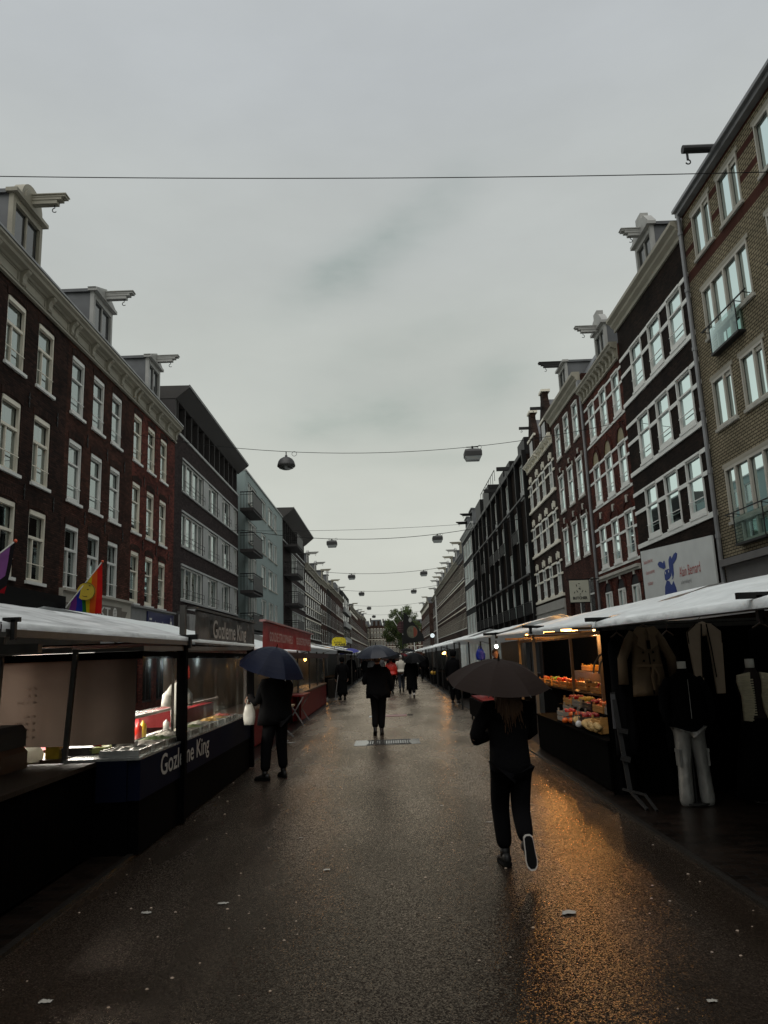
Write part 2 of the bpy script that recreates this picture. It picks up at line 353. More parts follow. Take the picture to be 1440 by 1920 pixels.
def wall(root, s, y0, y1, z1, holes, wm, depth=9.0, x=FX, z0=0.0, rev=.24, arch=False, name='wall'):
    """facade sheet with real openings, reveals and a dark room behind each; closed to a block"""
    b = MB(); ys = sorted({y0, y1, *[h[0] for h in holes], *[h[1] for h in holes]}); zs = sorted({z0, z1, *[h[2] for h in holes], *[h[3] for h in holes]})
    X = s * x; XI = s * (x + .7)
    for i in range(len(ys) - 1):
        for j in range(len(zs) - 1):
            cy, cz = (ys[i] + ys[i + 1]) / 2, (zs[j] + zs[j + 1]) / 2
            if any(h[0] < cy < h[1] and h[2] < cz < h[3] for h in holes): continue
            b.quad((X, ys[i], zs[j]), (X, ys[i + 1], zs[j]), (X, ys[i + 1], zs[j + 1]), (X, ys[i], zs[j + 1]), mi=0)
    for (a, c, d, e_) in holes:
        XR = s * (x + rev)
        for q in (((a, d), (a, e_)), ((c, d), (c, e_)), ((a, d), (c, d)), ((a, e_), (c, e_))):
            (p, r), (t, u) = q
            b.quad((X, p, r), (X, t, u), (XR, t, u), (XR, p, r), mi=0)
            b.quad((XR, p, r), (XR, t, u), (XI, t, u), (XI, p, r), mi=1)
        b.quad((XI, a, d), (XI, c, d), (XI, c, e_), (XI, a, e_), mi=1)
    XB = s * (x + depth)
    for y in (y0, y1): b.quad((X, y, z0), (XB, y, z0), (XB, y, z1), (X, y, z1), mi=0)
    b.quad((XB, y0, z0), (XB, y1, z0), (XB, y1, z1), (XB, y0, z1), mi=0)
    b.quad((X, y0, z1), (X, y1, z1), (XB, y1, z1), (XB, y0, z1), mi=0)
    return b.build(name, [wm, M_dark], root)
def fbox(b, s, y0, y1, z0, z1, o0, o1, mi=None): b.box(s * (FX - o0), s * (FX - o1), y0, y1, z0, z1, mi)
def cornice(root, s, y0, y1, z0, z1, m=None, brackets=None, out=.55, plain=False):
    b = MB(); h = z1 - z0
    prof = [(0.003, 0), (.10, 0), (.10, .08 * h), (.06, .10 * h), (.06, .58 * h), (.12, .60 * h), (.16, .66 * h), (out * .75, .72 * h), (out * .8, .82 * h), (out, .88 * h), (out, .97 * h), (out - .05, h), (.003, h)]
    if plain: prof = [(0.003, 0), (.08, 0), (.08, .25 * h), (out * .55, .45 * h), (out * .6, .6 * h), (out, .75 * h), (out, .97 * h), (out - .05, h), (.003, h)]
    ra = [[(s * (FX - o), y, z0 + z) for o, z in prof] for y in (y0 + .004, y1 - .004)]
    b.loft(ra, True); c = b.build('cornice', m or M_cornice, root); fixn(c)
    if brackets:
        k = MB(); hh = h * .52
        sh = [(0.0, 0), (.06, 0), (.09, .15 * hh), (.08, .4 * hh), (.13, .7 * hh), (.22, .88 * hh), (.24, hh), (0, hh)]
        k.loft([[(-s * o, y, z) for o, z in sh] for y in (-.1, .1)], True)
        me = k.mesh('bracket', m or M_cornice)
        for y in brackets: inst('bracket', me, c, (s * (FX - .06), y, z0 + .15 * h))
        if len(brackets) > 1:
            pm = MB(); 
            for i in range(len(brackets) - 1):
                a, d = brackets[i] + .2, brackets[i + 1] - .2
                if d - a > .5: 
                    for q in ((a, d, .14, .17), (a, d, .52, .55), (a, a + .04, .17, .52), (d - .04, d, .17, .52)): fbox(pm, s, q[0], q[1], z0 + q[2] * h, z0 + q[3] * h, .062, .09)
            pm.build('panel_moulding', m or M_cornice, c)
    return c
def dormer(root, s, y0, y1, z0, z1, m=None, ped='tri', beam=True, blen=1.6, set_=.17, bz=None, depth=2.6, bm=None, hook=True, side=None, kind='cas2', roofk=None):
    m = m or M_white; X0 = FX + set_
    b = MB(); t = .16
    def bx(ya, yb, za, zb, i0, i1): b.box(s * (X0 + i0), s * (X0 + i1), ya, yb, za, zb)
    bx(y0, y0 + t, z0, z1, 0, .14); bx(y1 - t, y1, z0, z1, 0, .14); bx(y0 + t, y1 - t, z0, z0 + .12, 0, .14); bx(y0 + t, y1 - t, z1 - .22, z1, 0, .14)
    bx(y0 - .1, y1 + .1, z1, z1 + .12, -.14, .2)
    ym = (y0 + y1) / 2
    if ped == 'tri':
        b.prism([(y0 - .14 - ym, 0), (y1 + .14 - ym, 0), (0, .42)], (s * (X0 - .1), ym, z1 + .12), (0, 1, 0), (0, 0, 1), s * .3)
    elif ped == 'arc':
        b.prism([(math.cos(a) * (y1 - y0) * .36, math.sin(a) * .62) for a in [math.pi * i / 12 for i in range(13)]], (s * (X0 - .1), ym, z1 + .12), (0, 1, 0), (0, 0, 1), s * .3)
        b.prism([(math.cos(a) * (y1 - y0) * .28, math.sin(a) * .48) for a in [math.pi * i / 12 for i in range(13)]], (s * (X0 - .13), ym, z1 + .12), (0, 1, 0), (0, 0, 1), s * .03)
    elif ped == 'block':
        b.prism([(y0 - .1 - ym, 0), (y1 + .1 - ym, 0), (y1 - ym - .3, .45), (.28, .5), (.28, .75), (-.28, .75), (-.28, .5), (y0 - ym + .3, .45)], (s * (X0 - .08), ym, z1 + .12), (0, 1, 0), (0, 0, 1), s * .3)
    d = b.build('dormer', m, root); fixn(d)
    c = MB(); c.box(s * (X0 + .14), s * (X0 + depth), y0 + .03, y1 - .03, z0 - .3, z1 - .02)
    c.box(s * (X0 + .2), s * (X0 + depth + .1), y0 - .06, y1 + .06, z1 - .018, z1 + .1)
    c.build('cheek', side or M_lead, d)
    w, h = y1 - y0 - 2 * t, z1 - z0 - .34
    g, fr = MB(), MB()
    g.quad(*[(s * (X0 + .1), y, z) for y, z in ((y0 + t, z0 + .12), (y1 - t, z0 + .12), (y1 - t, z1 - .22), (y0 + t, z1 - .22))])
    for q in (0, .5, 1): fr.box(s * (X0 + .04), s * (X0 + .09), y0 + t + w * q - .035, y0 + t + w * q + .035, z0 + .12, z1 - .22)
    f = fr.build('window', m, d); g.build('pane', M_fglass, f)
    if beam:
        bz = bz or z1 + .02; q = MB(); p0 = X0 + .3; p1 = X0 - blen
        for (i0, i1, a, c2) in ((p0, p1 + .25, 0, .12), (p0, p1 + .12, .12, .2), (p0, p1, .2, .27)): q.box(s * i0, s * i1, ym - .1 - a * .15, ym + .1 + a * .15, bz + a, bz + c2)
        q.box(s * (p0), s * (p1 - .03), ym - .16, ym + .16, bz + .27, bz + .30)
        bo = q.build('hoist_beam', bm or m, d)
        hk = MB(); xh = s * (p1 + .35)
        pts = [(xh, ym, bz), (xh, ym, bz - .1)] + [(xh + s * .07 * math.sin(t_), ym, bz - .17 + .07 * math.cos(t_)) for t_ in [math.pi * .0 + i * .5 for i in range(9)]]
        hk.tube(pts, .014, 6); hk.build('hook', M_black, bo)
    return d
def anchors(root, s, ys, zs):
    b = MB(); b.box(-.02 * 1, .0, -.02, .02, -.22, .22); b.box(-.022, 0, -.07, .07, .05, .09); b.box(-.022, 0, -.05, .05, -.12, -.08)
    me = b.mesh('wall_anchor', M_black)
    for y in ys:
        for z in zs: inst('wall_anchor', me, root, (s * (FX - .004) - (-.01 if s < 0 else .0) * 0 + (.02 if s < 0 else 0), y, z))
def roof(root, s, y0, y1, z0, z1, m=None, set_=.4, run=3.2):
    b = MB(); b.quad((s * (FX + set_), y0, z0), (s * (FX + set_), y1, z0), (s * (FX + set_ + run * .35), y1, z1), (s * (FX + set_ + run * .35), y0, z1))
    b.quad((s * (FX + set_ + run * .35), y0, z1), (s * (FX + set_ + run * .35), y1, z1), (s * (FX + 9), y1, z1 + .3), (s * (FX + 9), y0, z1 + .3))
    for y in (y0, y1): b.quad((s * (FX + set_), y, z0 - .3), (s * (FX + set_), y, z0), (s * (FX + set_ + run * .35), y, z1), (s * (FX + 9), y, z1 + .3), (s * (FX + 9), y, z0 - .3))
    b.quad((s * (FX + 9), y0, z0 - .3), (s * (FX + 9), y1, z0 - .3), (s * (FX + 9), y1, z1 + .3), (s * (FX + 9), y0, z1 + .3))
    return b.build('roof', m or M_lead, root)

# ================================================================== GROUND
def asphalt():
    m, t, b, o = newmat('wet asphalt'); L = t.links.new
    g = t.nodes.new('ShaderNodeNewGeometry')
    def noise(sc_, det=5, rough=.55, st=(1, 1, 1)):
        mp_ = t.nodes.new('ShaderNodeMapping'); mp_.inputs['Scale'].default_value = st; L(g.outputs['Position'], mp_.inputs[0])
        n = t.nodes.new('ShaderNodeTexNoise'); n.inputs['Scale'].default_value = sc_; n.inputs['Detail'].default_value = det; n.inputs['Roughness'].default_value = rough
        L(mp_.outputs[0], n.inputs[0]); return n.outputs[0]
    def mr(v, a, b_, c, d):
        r = t.nodes.new('ShaderNodeMapRange'); L(v, r.inputs[0]); r.inputs[1].default_value = a; r.inputs[2].default_value = b_; r.inputs[3].default_value = c; r.inputs[4].default_value = d; return r.outputs[0]
    big = noise(.55, 5); fine = noise(120, 2); mid = noise(6, 5); st = noise(1.2, 4, .5, (1, .25, 1))
    vo = t.nodes.new('ShaderNodeTexVoronoi'); vo.inputs['Scale'].default_value = 125; L(g.outputs['Position'], vo.inputs['Vector'])
    cr_ = t.nodes.new('ShaderNodeValToRGB'); L(vo.outputs['Color'], cr_.inputs[0])
    el = cr_.color_ramp.elements; el[0].position = .0; el[0].color = (.006, .004, .003, 1); el[1].position = 1; el[1].color = (.075, .055, .04, 1)
    q = el.new(.55); q.color = (.010, .007, .005, 1); q = el.new(.9); q.color = (.021, .014, .0095, 1)
    v = t.nodes.new('ShaderNodeVectorMath'); v.operation = 'SCALE'; L(cr_.outputs[0], v.inputs[0]); L(mr(big, .3, .7, .75, 1.3), v.inputs['Scale']); L(v.outputs[0], b.inputs['Base Color'])
    L(mr(st, .35, .65, .17, .28), b.inputs['Roughness'])
    b.inputs['Specular Tint'].default_value = (1, .62, .38, 1)
    sc_ = t.nodes.new('ShaderNodeSeparateColor'); L(vo.outputs['Color'], sc_.inputs[0])
    # every stone of the wet surface is a small facet tilted its own way
    sb = t.nodes.new('ShaderNodeVectorMath'); sb.operation = 'SUBTRACT'; L(vo.outputs['Color'], sb.inputs[0]); sb.inputs[1].default_value = (.5, .5, .5)
    v2 = t.nodes.new('ShaderNodeTexVoronoi'); v2.inputs['Scale'].default_value = 210; L(g.outputs['Position'], v2.inputs['Vector'])
    s2 = t.nodes.new('ShaderNodeVectorMath'); s2.operation = 'SUBTRACT'; L(v2.outputs['Color'], s2.inputs[0]); s2.inputs[1].default_value = (.5, .5, .5)
    a1 = t.nodes.new('ShaderNodeVectorMath'); a1.operation = 'MULTIPLY'; L(sb.outputs[0], a1.inputs[0]); a1.inputs[1].default_value = (.27, .27, 0)
    a2 = t.nodes.new('ShaderNodeVectorMath'); a2.operation = 'MULTIPLY'; L(s2.outputs[0], a2.inputs[0]); a2.inputs[1].default_value = (.18, .18, 0)
    a3 = t.nodes.new('ShaderNodeVectorMath'); a3.operation = 'ADD'; L(a1.outputs[0], a3.inputs[0]); L(a2.outputs[0], a3.inputs[1])
    a4 = t.nodes.new('ShaderNodeVectorMath'); a4.operation = 'ADD'; L(g.outputs['Normal'], a4.inputs[0]); L(a3.outputs[0], a4.inputs[1])
    a5 = t.nodes.new('ShaderNodeVectorMath'); a5.operation = 'NORMALIZE'; L(a4.outputs[0], a5.inputs[0]); L(a5.outputs[0], b.inputs['Normal'])
    b.inputs['Specular IOR Level'].default_value = 0
    gl = t.nodes.new('ShaderNodeBsdfGlossy'); gl.inputs[0].default_value = (1, .85, .70, 1); L(mr(st, .35, .65, .20, .32), gl.inputs['Roughness']); L(a5.outputs[0], gl.inputs['Normal'])
    fr = t.nodes.new('ShaderNodeFresnel'); fr.inputs[0].default_value = 1.235; L(a5.outputs[0], fr.inputs['Normal'])
    fm_ = t.nodes.new('ShaderNodeMath'); fm_.operation = 'MULTIPLY'; L(fr.outputs[0], fm_.inputs[0]); L(mr(sc_.outputs[1], 0, 1, .35, 1.15), fm_.inputs[1]); fm_.use_clamp = True
    mxs = t.nodes.new('ShaderNodeMixShader'); L(fm_.outputs[0], mxs.inputs[0]); L(b.outputs[0], mxs.inputs[1]); L(gl.outputs[0], mxs.inputs[2]); L(mxs.outputs[0], o.inputs[0])
    return m
M_asph = asphalt()
M_pave = brick('pavement bricks', (0.0073, 0.0049, 0.0034), (0.0103, 0.0066, 0.0047), (0.0084, 0.0077, 0.0070), .20, .10, .006, axis='XY', rough=.32, bumpk=.6)
M_earth = mat('distant ground', (.05, .045, .04), .7)
b = MB(); b.quad((-900, -60, -.02), (900, -60, -.02), (900, 1500, -.02), (-900, 1500, -.02)); struct(b.build('ground', M_earth))
b = MB(); b.quad((-2.56, -8, 0), (2.5, -8, 0), (2.5, 420, 0), (-2.56, 420, 0)); struct(b.build('road', M_asph))
for nm, x0, x1 in (('pavement_left', -FX - .3, -2.62), ('pavement_right', 2.56, FX + .3)):
    b = MB(); b.box(x0, x1, -8, 420, -.015, .02); struct(b.build(nm, M_pave))
M_kerb = mat('kerb stone', (.014, .012, .010), .35, .2, 5, .3, 40, spec=.3)
M_kerbw = mat('steel gutter strip', (.16, .16, .155), .25, .2, 5, metal=.7)
for nm, x0, x1 in (('kerb_left', -2.62, -2.56), ('kerb_right', 2.50, 2.56)):
    b = MB(); b.box(x0, x1, -8, 420, -.015, .028); struct(b.build(nm, M_kerb))
# ================================================================== BUILDINGS
B_dk = brick('dark brown brick', (0.0210, 0.0097, 0.0067), (0.0294, 0.0130, 0.0088), (0.0126, 0.0092, 0.0076))
B_dk2 = brick('brown red brick', (0.0448, 0.0172, 0.0109), (0.0546, 0.0207, 0.0132), (0.0170, 0.0110, 0.0085))
B_red = brick('red brick', (0.0949, 0.0248, 0.0181), (0.1197, 0.0313, 0.0224), (0.0275, 0.0154, 0.0121))
B_pur = brick('aubergine brick', (0.0300, 0.0204, 0.0204), (0.0372, 0.0258, 0.0252), (0.0240, 0.0192, 0.0180), dirt=.12)
B_yel = brick('yellow grey brick', (0.20, 0.170, 0.112), (0.265, 0.225, 0.150), (0.016, 0.013, 0.010), .23, .09, .013, spread=(1, 1), dirt=.2,
              bands=[(15.55, 15.85, (.06, .022, .015)), (14.95, 15.15, (.06, .022, .015)), (14.2, 14.4, (.06, .022, .015)), (13.28, 13.62, (.06, .022, .015))])
B_blk = brick('near black brick', (0.0120, 0.0072, 0.0052), (0.0152, 0.0088, 0.0060), (0.0088, 0.0072, 0.0056))
B_redR = brick('warm red brick', (0.0714, 0.0204, 0.0136), (0.0850, 0.0245, 0.0163), (0.0225, 0.0130, 0.0100))
B_brR = brick('red brown brick', (0.0446, 0.0175, 0.0128), (0.0540, 0.0209, 0.0149), (0.0180, 0.0115, 0.0090))
B_orn = brick('dark brick with stone', (0.0225, 0.0130, 0.0095), (0.0300, 0.0165, 0.0120), (0.0150, 0.0120, 0.0095))
B_grey = brick('dark grey brick', (0.0180, 0.0192, 0.0192), (0.0222, 0.0234, 0.0234), (0.0156, 0.0162, 0.0156))
B_far = brick('dull brown brick', (0.0450, 0.0270, 0.0204), (0.0540, 0.0318, 0.0240), (0.0270, 0.0216, 0.0180))
B_far2 = brick('dull red far brick', (0.0600, 0.0216, 0.0162), (0.0720, 0.0258, 0.0192), (0.0270, 0.0180, 0.0150))
M_blue = mat('pale blue render', (.25, .315, .305), .7, .06, 1.2)
M_panel = mat('pale grey cladding panel', (.34, .35, .34), .5, .12, .7)
M_soff = mat('dark zinc eaves', (.030, .026, .023), .5, .15, 1.5)
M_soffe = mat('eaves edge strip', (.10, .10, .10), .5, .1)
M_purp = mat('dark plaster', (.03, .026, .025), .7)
WIN_ROWS_L = ((10.07, 12.03), (7.13, 9.16), (4.29, 6.34))

# ---- three old brick houses on the left
def old_left(name, label, y0, y1, cols, cw, bm, brk, ddef, kinds, fm, doors=True, zc=12.45):
    root = empty(name, (-FX, y0, 0), label, 'house'); s = -1
    holes = [(y, y + cw, z0, z1) for y in cols for z0, z1 in WIN_ROWS_L]
    gh = [(c + .02, c + cw + .25, .35, 3.0) for c in cols]
    wall(root, s, y0, y1, 13.1, holes + gh, bm)
    i = 0
    for y in cols:
        for j, (z0, z1) in enumerate(WIN_ROWS_L):
            put_window(root, s, y, z0, cw, z1 - z0, kinds[i % len(kinds)], fm, curtain=(1, 2, 0, 1, 3, 0, 2)[i % 7], sillm=M_whiteB); i += 1
    for g in gh: put_window(root, s, g[0], g[2], g[1] - g[0], g[3] - g[2], 'cas2', M_iron, sill=False)
    # arched brick heads over the openings
    ab = MB()
    for y in cols:
        for z0, z1 in WIN_ROWS_L:
            n = 8; pts = [((k / n - .5) * (cw + .16), .10 * (1 - (2 * k / n - 1) ** 2)) for k in range(n + 1)]
            ab = MB(); ab.prism([(p[0], p[1] - .02) for p in pts] + [(p[0], p[1] + .2) for p in pts[::-1]], (-FX, y + cw / 2, z1 - .0), (0, 1, 0), (0, 0, 1), .012)
            ab.build('window_arch', brk, root)
    cornice(root, s, y0, y1, zc - .03, 13.22, out=.40, brackets=[y0 + .22 + (y1 - y0 - .44) * k / 4 for k in range(5)] if y1 - y0 < 9 else [y0 + .22 + 1.65 * k for k in range(int((y1 - y0) / 1.65) + 1)])
    g = MB(); fbox(g, s, y0 + .003, y1 - .003, 13.223, 13.29, -.3, .42); g.build('gutter', M_zinc, root)
    roof(root, s, y0, y1, 13.25, 14.9)
    anchors(root, s, [c + cw + .38 for c in cols[:]], [9.45, 6.75, 12.2][:2])
    for d in ddef: dormer(root, s, *d[0], **d[1])
    return root
BA = brick('soldier course', (0.0248, 0.0117, 0.0081), (0.0338, 0.0153, 0.0103), (0.0135, 0.0099, 0.0081), .07, .24)
h1 = old_left('house', 'dark brown brick house with an arched dormer, left of the rainbow flag', 11.0, 22.85,
         [20.77, 18.93, 17.1, 15.2, 13.3], 1.08, B_dk, BA, [((19.2, 21.0, 13.3, 15.3), dict(m=M_cornice, ped='arc', blen=1.12, bz=15.45))], ['sashm'], M_white)
h2 = old_left('house', 'brown brick house behind the smiling rainbow flag, between dark brown and red brick houses', 22.85, 29.1,
         [23.17, 24.97, 26.77], 1.05, B_dk2, BA, [((25.1, 26.95, 13.3, 15.3), dict(m=M_dorm, ped='tri', blen=1.12, bz=15.4)), ], ['sash', 'sash', 'sashm'], M_whiteB)
h3 = old_left('house', 'red brick house above the blue shop fascia, next to the aubergine block with zinc eaves', 29.1, 35.05,
         [29.2, 31.0, 32.8], 1.0, B_red, BA, [((31.35, 33.05, 13.3, 15.35), dict(m=M_dorm, ped='tri', blen=1.08, bz=15.45))], ['sash'], M_white)
# ground floor fasciae
b = MB(); fbox(b, -1, 11.2, 22.4, 3.55, 3.95, 0.003, .45); fbox(b, -1, 11.2, 19.7, 3.0, 3.5, .02, 1.3); fbox(b, -1, 11.2, 19.72, 3.05, 3.56, 1.3, 1.33)
b.build('shopfront_awning', mat('black awning', (.004, .004, .004), .7, spec=.1), h1)
M_fasc = mat('cream fascia board', (.40, .38, .32), .6, .1, 2)
b = MB(); fbox(b, -1, 22.9, 29.05, 3.15, 4.2, .004, .12); fbox(b, -1, 22.9, 29.05, 4.2, 4.28, .004, .22); f2 = b.build('shop_fascia', M_fasc, h2)
b = MB(); fbox(b, -1, 23.6, 28.0, 3.5, 3.98, .123, .14); sgn = b.build('sign_board', mat('taupe sign', (.13, .115, .09), .6), f2)
b = MB()
b.prism([(0, 0), (.6, .0), (.38, .24), (.6, .48), (0, .48)], (-FX + .123, 28.03, 3.38), (0, 1, 0), (0, 0, 1), .01); b.prism([(0, 0), (-.6, .0), (-.38, .24), (-.6, .48), (0, .48)][::-1], (-FX + .123, 23.57, 3.38), (0, 1, 0), (0, 0, 1), .01)
b.build('sign_ribbon', MC['taupe sign'], f2)
M_letw = mat('white lettering', (.62, .62, .58), .6, .05)
text('lettering', 'MARKT', M_letw, sgn, (-FX + .142, 24.1, 3.57), (0, 1, 0), (0, 0, 1), .34, 2.75, bold=.02)
b = MB(); b.prism([(.2 * math.cos(a), .2 * math.sin(a)) for a in [i * math.pi / 10 for i in range(20)]], (-FX + .142, 27.3, 3.74), (0, 1, 0), (0, 0, 1), .004); dd = b.build('round_emblem', M_letw, sgn)
b = MB()
for k in range(5): b.box(-FX + .1465, -FX + .149, 27.17, 27.43 - .04 * (k % 2), 3.62 + .055 * k, 3.635 + .055 * k)
b.build('emblem_print', MC['taupe sign'], sgn)
b = MB(); fbox(b, -1, 23.0, 29.0, 2.95, 3.1, .12, .5); fbox(b, -1, 23.1, 28.9, 2.86, 2.95, .5, .62); b.build('awning_cassette', mat('awning cassette', (.28, .26, .22), .6), h2)
b = MB(); fbox(b, -1, 29.15, 35.0, 3.0, 4.12, .004, .10); fbox(b, -1, 29.15, 35.0, 4.12, 4.2, .004, .2); f3 = b.build('shop_fascia', mat('grey fascia', (.22, .225, .22), .6), h3)
M_sblue = mat('blue sign face', (.010, .014, .085), .4, .1)
b = MB(); fbox(b, -1, 31.0, 34.7, 3.2, 4.05, .103, .16); sb = b.build('sign_board', M_sblue, f3)
text('lettering', 'Juwelier', M_letw, sb, (-FX + .163, 31.9, 3.3), (0, 1, 0), (0, 0, 1), .4, 1.7)
b = MB(); fbox(b, -1, 34.15, 34.45, 3.35, 3.75, .163, .17); fbox(b, -1, 34.17, 34.2, 3.75, 3.92, .163, .17); fbox(b, -1, 34.4, 34.43, 3.75, 3.92, .163, .17); fbox(b, -1, 31.2, 31.5, 3.7, 3.78, .163, .17); b.build('sign_print', M_letw, sb)
b = MB(); b.box(-FX + .16, -FX + .75, 30.9, 30.98, 3.0, 3.5); ps = b.build('projecting_sign', M_sblue, h3)
text('lettering', 'ETT', M_letw, ps, (-FX + .25, 30.897, 3.3), (1, 0, 0), (0, 0, 1), .1, .35, th=-.002 * -1)

# ---- left block 4: aubergine brick, window bands, leaning zinc eaves
def modern_left(y0, y1, label, zt, rows, groups, eave, pent, gl_kind='cas4'):
    root = empty('apartment_building', (-FX, y0, 0), label, 'apartment block'); s = -1
    holes = []; items = []
    for z0, z1 in rows:
        for (a, c, k) in groups:
            if k != 'panel': holes.append((a, c, z0, z1)); items.append((a, c, z0, z1, k))
    z0p, z1p, n = pent
    wall(root, s, y0, y1, z0p, holes + [(y0 + .6, y1 - .6, .3, 2.9)], B_pur)
    b = MB()
    for z0, z1 in rows:
        for (a, c, k) in groups:
            if k == 'panel': fbox(b, s, a + .002, c - .002, z0, z1, -.06, .012)
        ya, yb = groups[0][0], groups[-1][1]
        fbox(b, s, ya - .06, yb + .06, z1, z1 + .10, -.05, .05); fbox(b, s, ya - .06, yb + .06, z0 - .09, z0, -.05, .07)
    b.build('window_band', M_panel, root)
    for i, (a, c, z0, z1, k) in enumerate(items):
        w = put_window(root, s, a + .002, z0 + .002, c - a - .004, z1 - z0 - .004, k, M_whiteB, sill=False, curtain=(2, 0, 1, 3)[i % 4])
        r = MB()
        for zz in (.28, .5): r.tube([(s * (FX - .12), a + .05, z0 + zz), (s * (FX - .12), c - .05, z0 + zz)], .014, 5)
        for q in range(3): y = a + .1 + (c - a - .2) * q / 2; r.tube([(s * (FX - .12), y, z0 + .1), (s * (FX - .12), y, z0 + .5)], .01, 4)
        r.build('guard_rail', M_black, w)
    # set back top storey: dark frames between posts under the eaves
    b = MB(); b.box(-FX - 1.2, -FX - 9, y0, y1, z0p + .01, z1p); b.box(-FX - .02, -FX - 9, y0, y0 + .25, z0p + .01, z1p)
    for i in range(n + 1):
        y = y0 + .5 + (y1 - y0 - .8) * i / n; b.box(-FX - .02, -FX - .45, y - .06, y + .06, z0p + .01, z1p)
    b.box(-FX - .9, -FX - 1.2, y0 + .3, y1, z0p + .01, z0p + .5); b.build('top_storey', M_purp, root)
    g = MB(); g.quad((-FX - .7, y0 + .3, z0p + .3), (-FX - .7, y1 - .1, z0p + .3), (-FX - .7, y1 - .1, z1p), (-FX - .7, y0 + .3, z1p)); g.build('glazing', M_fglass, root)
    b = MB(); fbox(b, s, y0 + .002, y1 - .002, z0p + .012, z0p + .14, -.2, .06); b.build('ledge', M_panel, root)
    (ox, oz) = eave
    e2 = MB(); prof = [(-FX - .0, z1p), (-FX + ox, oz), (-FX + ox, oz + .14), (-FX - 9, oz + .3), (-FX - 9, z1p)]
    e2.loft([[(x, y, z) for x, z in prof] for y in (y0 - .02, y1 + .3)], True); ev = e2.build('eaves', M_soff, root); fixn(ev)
    t = MB(); t.box(-FX + ox + .003, -FX + ox + .05, y0 - .02, y1 + .3, oz + .03, oz + .17); t.build('eaves_strip', M_soffe, ev)
    return root
rows4 = ((10.38, 11.97), (7.6, 9.28), (4.95, 6.6))
h4 = modern_left(35.05, 50.3, 'aubergine brick apartment block with white window bands and leaning zinc eaves, nearest of two such', 15,
     rows4, [(36.4, 40.7, 'cas4'), (40.7, 41.9, 'panel'), (41.9, 44.2, 'cas2'), (44.2, 45.4, 'panel'), (45.4, 47.7, 'cas2'), (47.7, 48.9, 'panel'), (48.9, 50.05, 'cas2')], (.65, 15.25), (13.05, 14.75, 11))
b = MB(); fbox(b, -1, 35.2, 50.1, 3.3, 4.3, .003, .2); b.build('shop_fascia', M_purp, h4)
# air conditioner boxes on it
ac = empty('air_conditioner', (-FX + .02, 35.4, 3.1), 'grey air conditioner box on the wall beside the blue shop sign', 'air conditioner')
b = MB(); b.box(-FX + .2, -FX + .75, 35.35, 36.35, 3.3, 4.15); cb = b.build('casing', mat('grey casing', (.25, .25, .24), .5, .2), ac)
b = MB()
for i in range(7): b.box(-FX + .3 + .06 * i, -FX + .32 + .06 * i, 35.335, 35.348, 3.4, 4.05)
b.build('grille', M_iron, ac)
b = MB(); b.box(-FX + .2, -FX + .7, 35.45, 35.5, 3.2, 3.29); b.box(-FX + .2, -FX + .7, 36.2, 36.25, 3.2, 3.29); b.build('bracket', M_iron, ac)

def balcony(root, s, y0, y1, z, out=.93, h=1.35, mesh_side=True):
    b = MB(); b.box(s * FX, s * (FX - out), y0, y1, z, z + .22); sl = b.build('balcony', M_purp, root)
    r = MB(); X = s * (FX - out)
    for y in (y0 + .03, y1 - .03):
        r.bar((s * FX, y, z + h), (X, y, z + h), .06); r.bar((s * FX, y, z + h - .18), (X, y, z + h - .18), .03)
        for k in range(5): x = s * (FX - .06 - (out - .1) * k / 4); r.bar((x, y, z + .2), (x, y, z + h), .025)
    r.bar((X, y0, z + h), (X, y1, z + h), .06); r.build('railing', M_black, sl)
    p = MB(); p.box(X, X + s * .02, y0 + .05, y1 - .05, z + .1, z + h - .08); p.build('balcony_screen', mat('dark screen', (.05, .05, .048), .6), sl)
# ---- left 5: pale blue block with balconies
h5 = empty('apartment_building', (-FX, 50.3, 0), 'pale blue rendered apartment block with black corner balconies', 'apartment block')
rows5 = ((13.4, 15.0), (10.5, 12.15), (7.85, 9.55), (5.15, 6.75))
cols5 = [(54.0, 57.6), (59.6, 62.1), (63.2, 65.9), (66.6, 68.2)]
hol = [(a, c, z0, z1) for a, c in cols5 for z0, z1 in rows5]
b = MB(); b.box(-FX - .9, -FX - 9, 50.3, 53.0, 0, 15.0); b.build('recess_wall', M_purp, h5)
wall(h5, -1, 53.0, 71.9, 15.6, hol + [(53.6, 71, .3, 3.0)], M_blue)
b = MB(); fbox(b, -1, 52.98, 71.95, 15.6, 15.72, -.3, .08); b.build('roof_edge', M_panel, h5)
for i, (a, c, z0, z1) in enumerate(hol): put_window(h5, -1, a, z0, c - a, z1 - z0, 'cas4' if c - a > 3 else 'cas2', M_whiteB, curtain=i % 3)
for z in (12.2, 9.3, 6.45, 3.75): balcony(h5, -1, 51.0, 54.9, z)
# ---- left 6
h6 = modern_left(72.0, 90.9, 'farther aubergine apartment block with zinc eaves, beyond the pale blue block', 16, ((10.6, 12.9), (7.6, 9.8), (4.7, 6.8)),
     [(78.5, 82.4, 'cas4'), (82.4, 83.4, 'panel'), (83.4, 86.6, 'cas4'), (86.6, 87.4, 'panel'), (87.4, 90.4, 'cas4')], (1.1, 16.5), (13.4, 15.6, 11))
for z in (12.9, 10.0, 7.1, 4.3): balcony(h6, -1, 73.0, 78.0, z, 1.3)

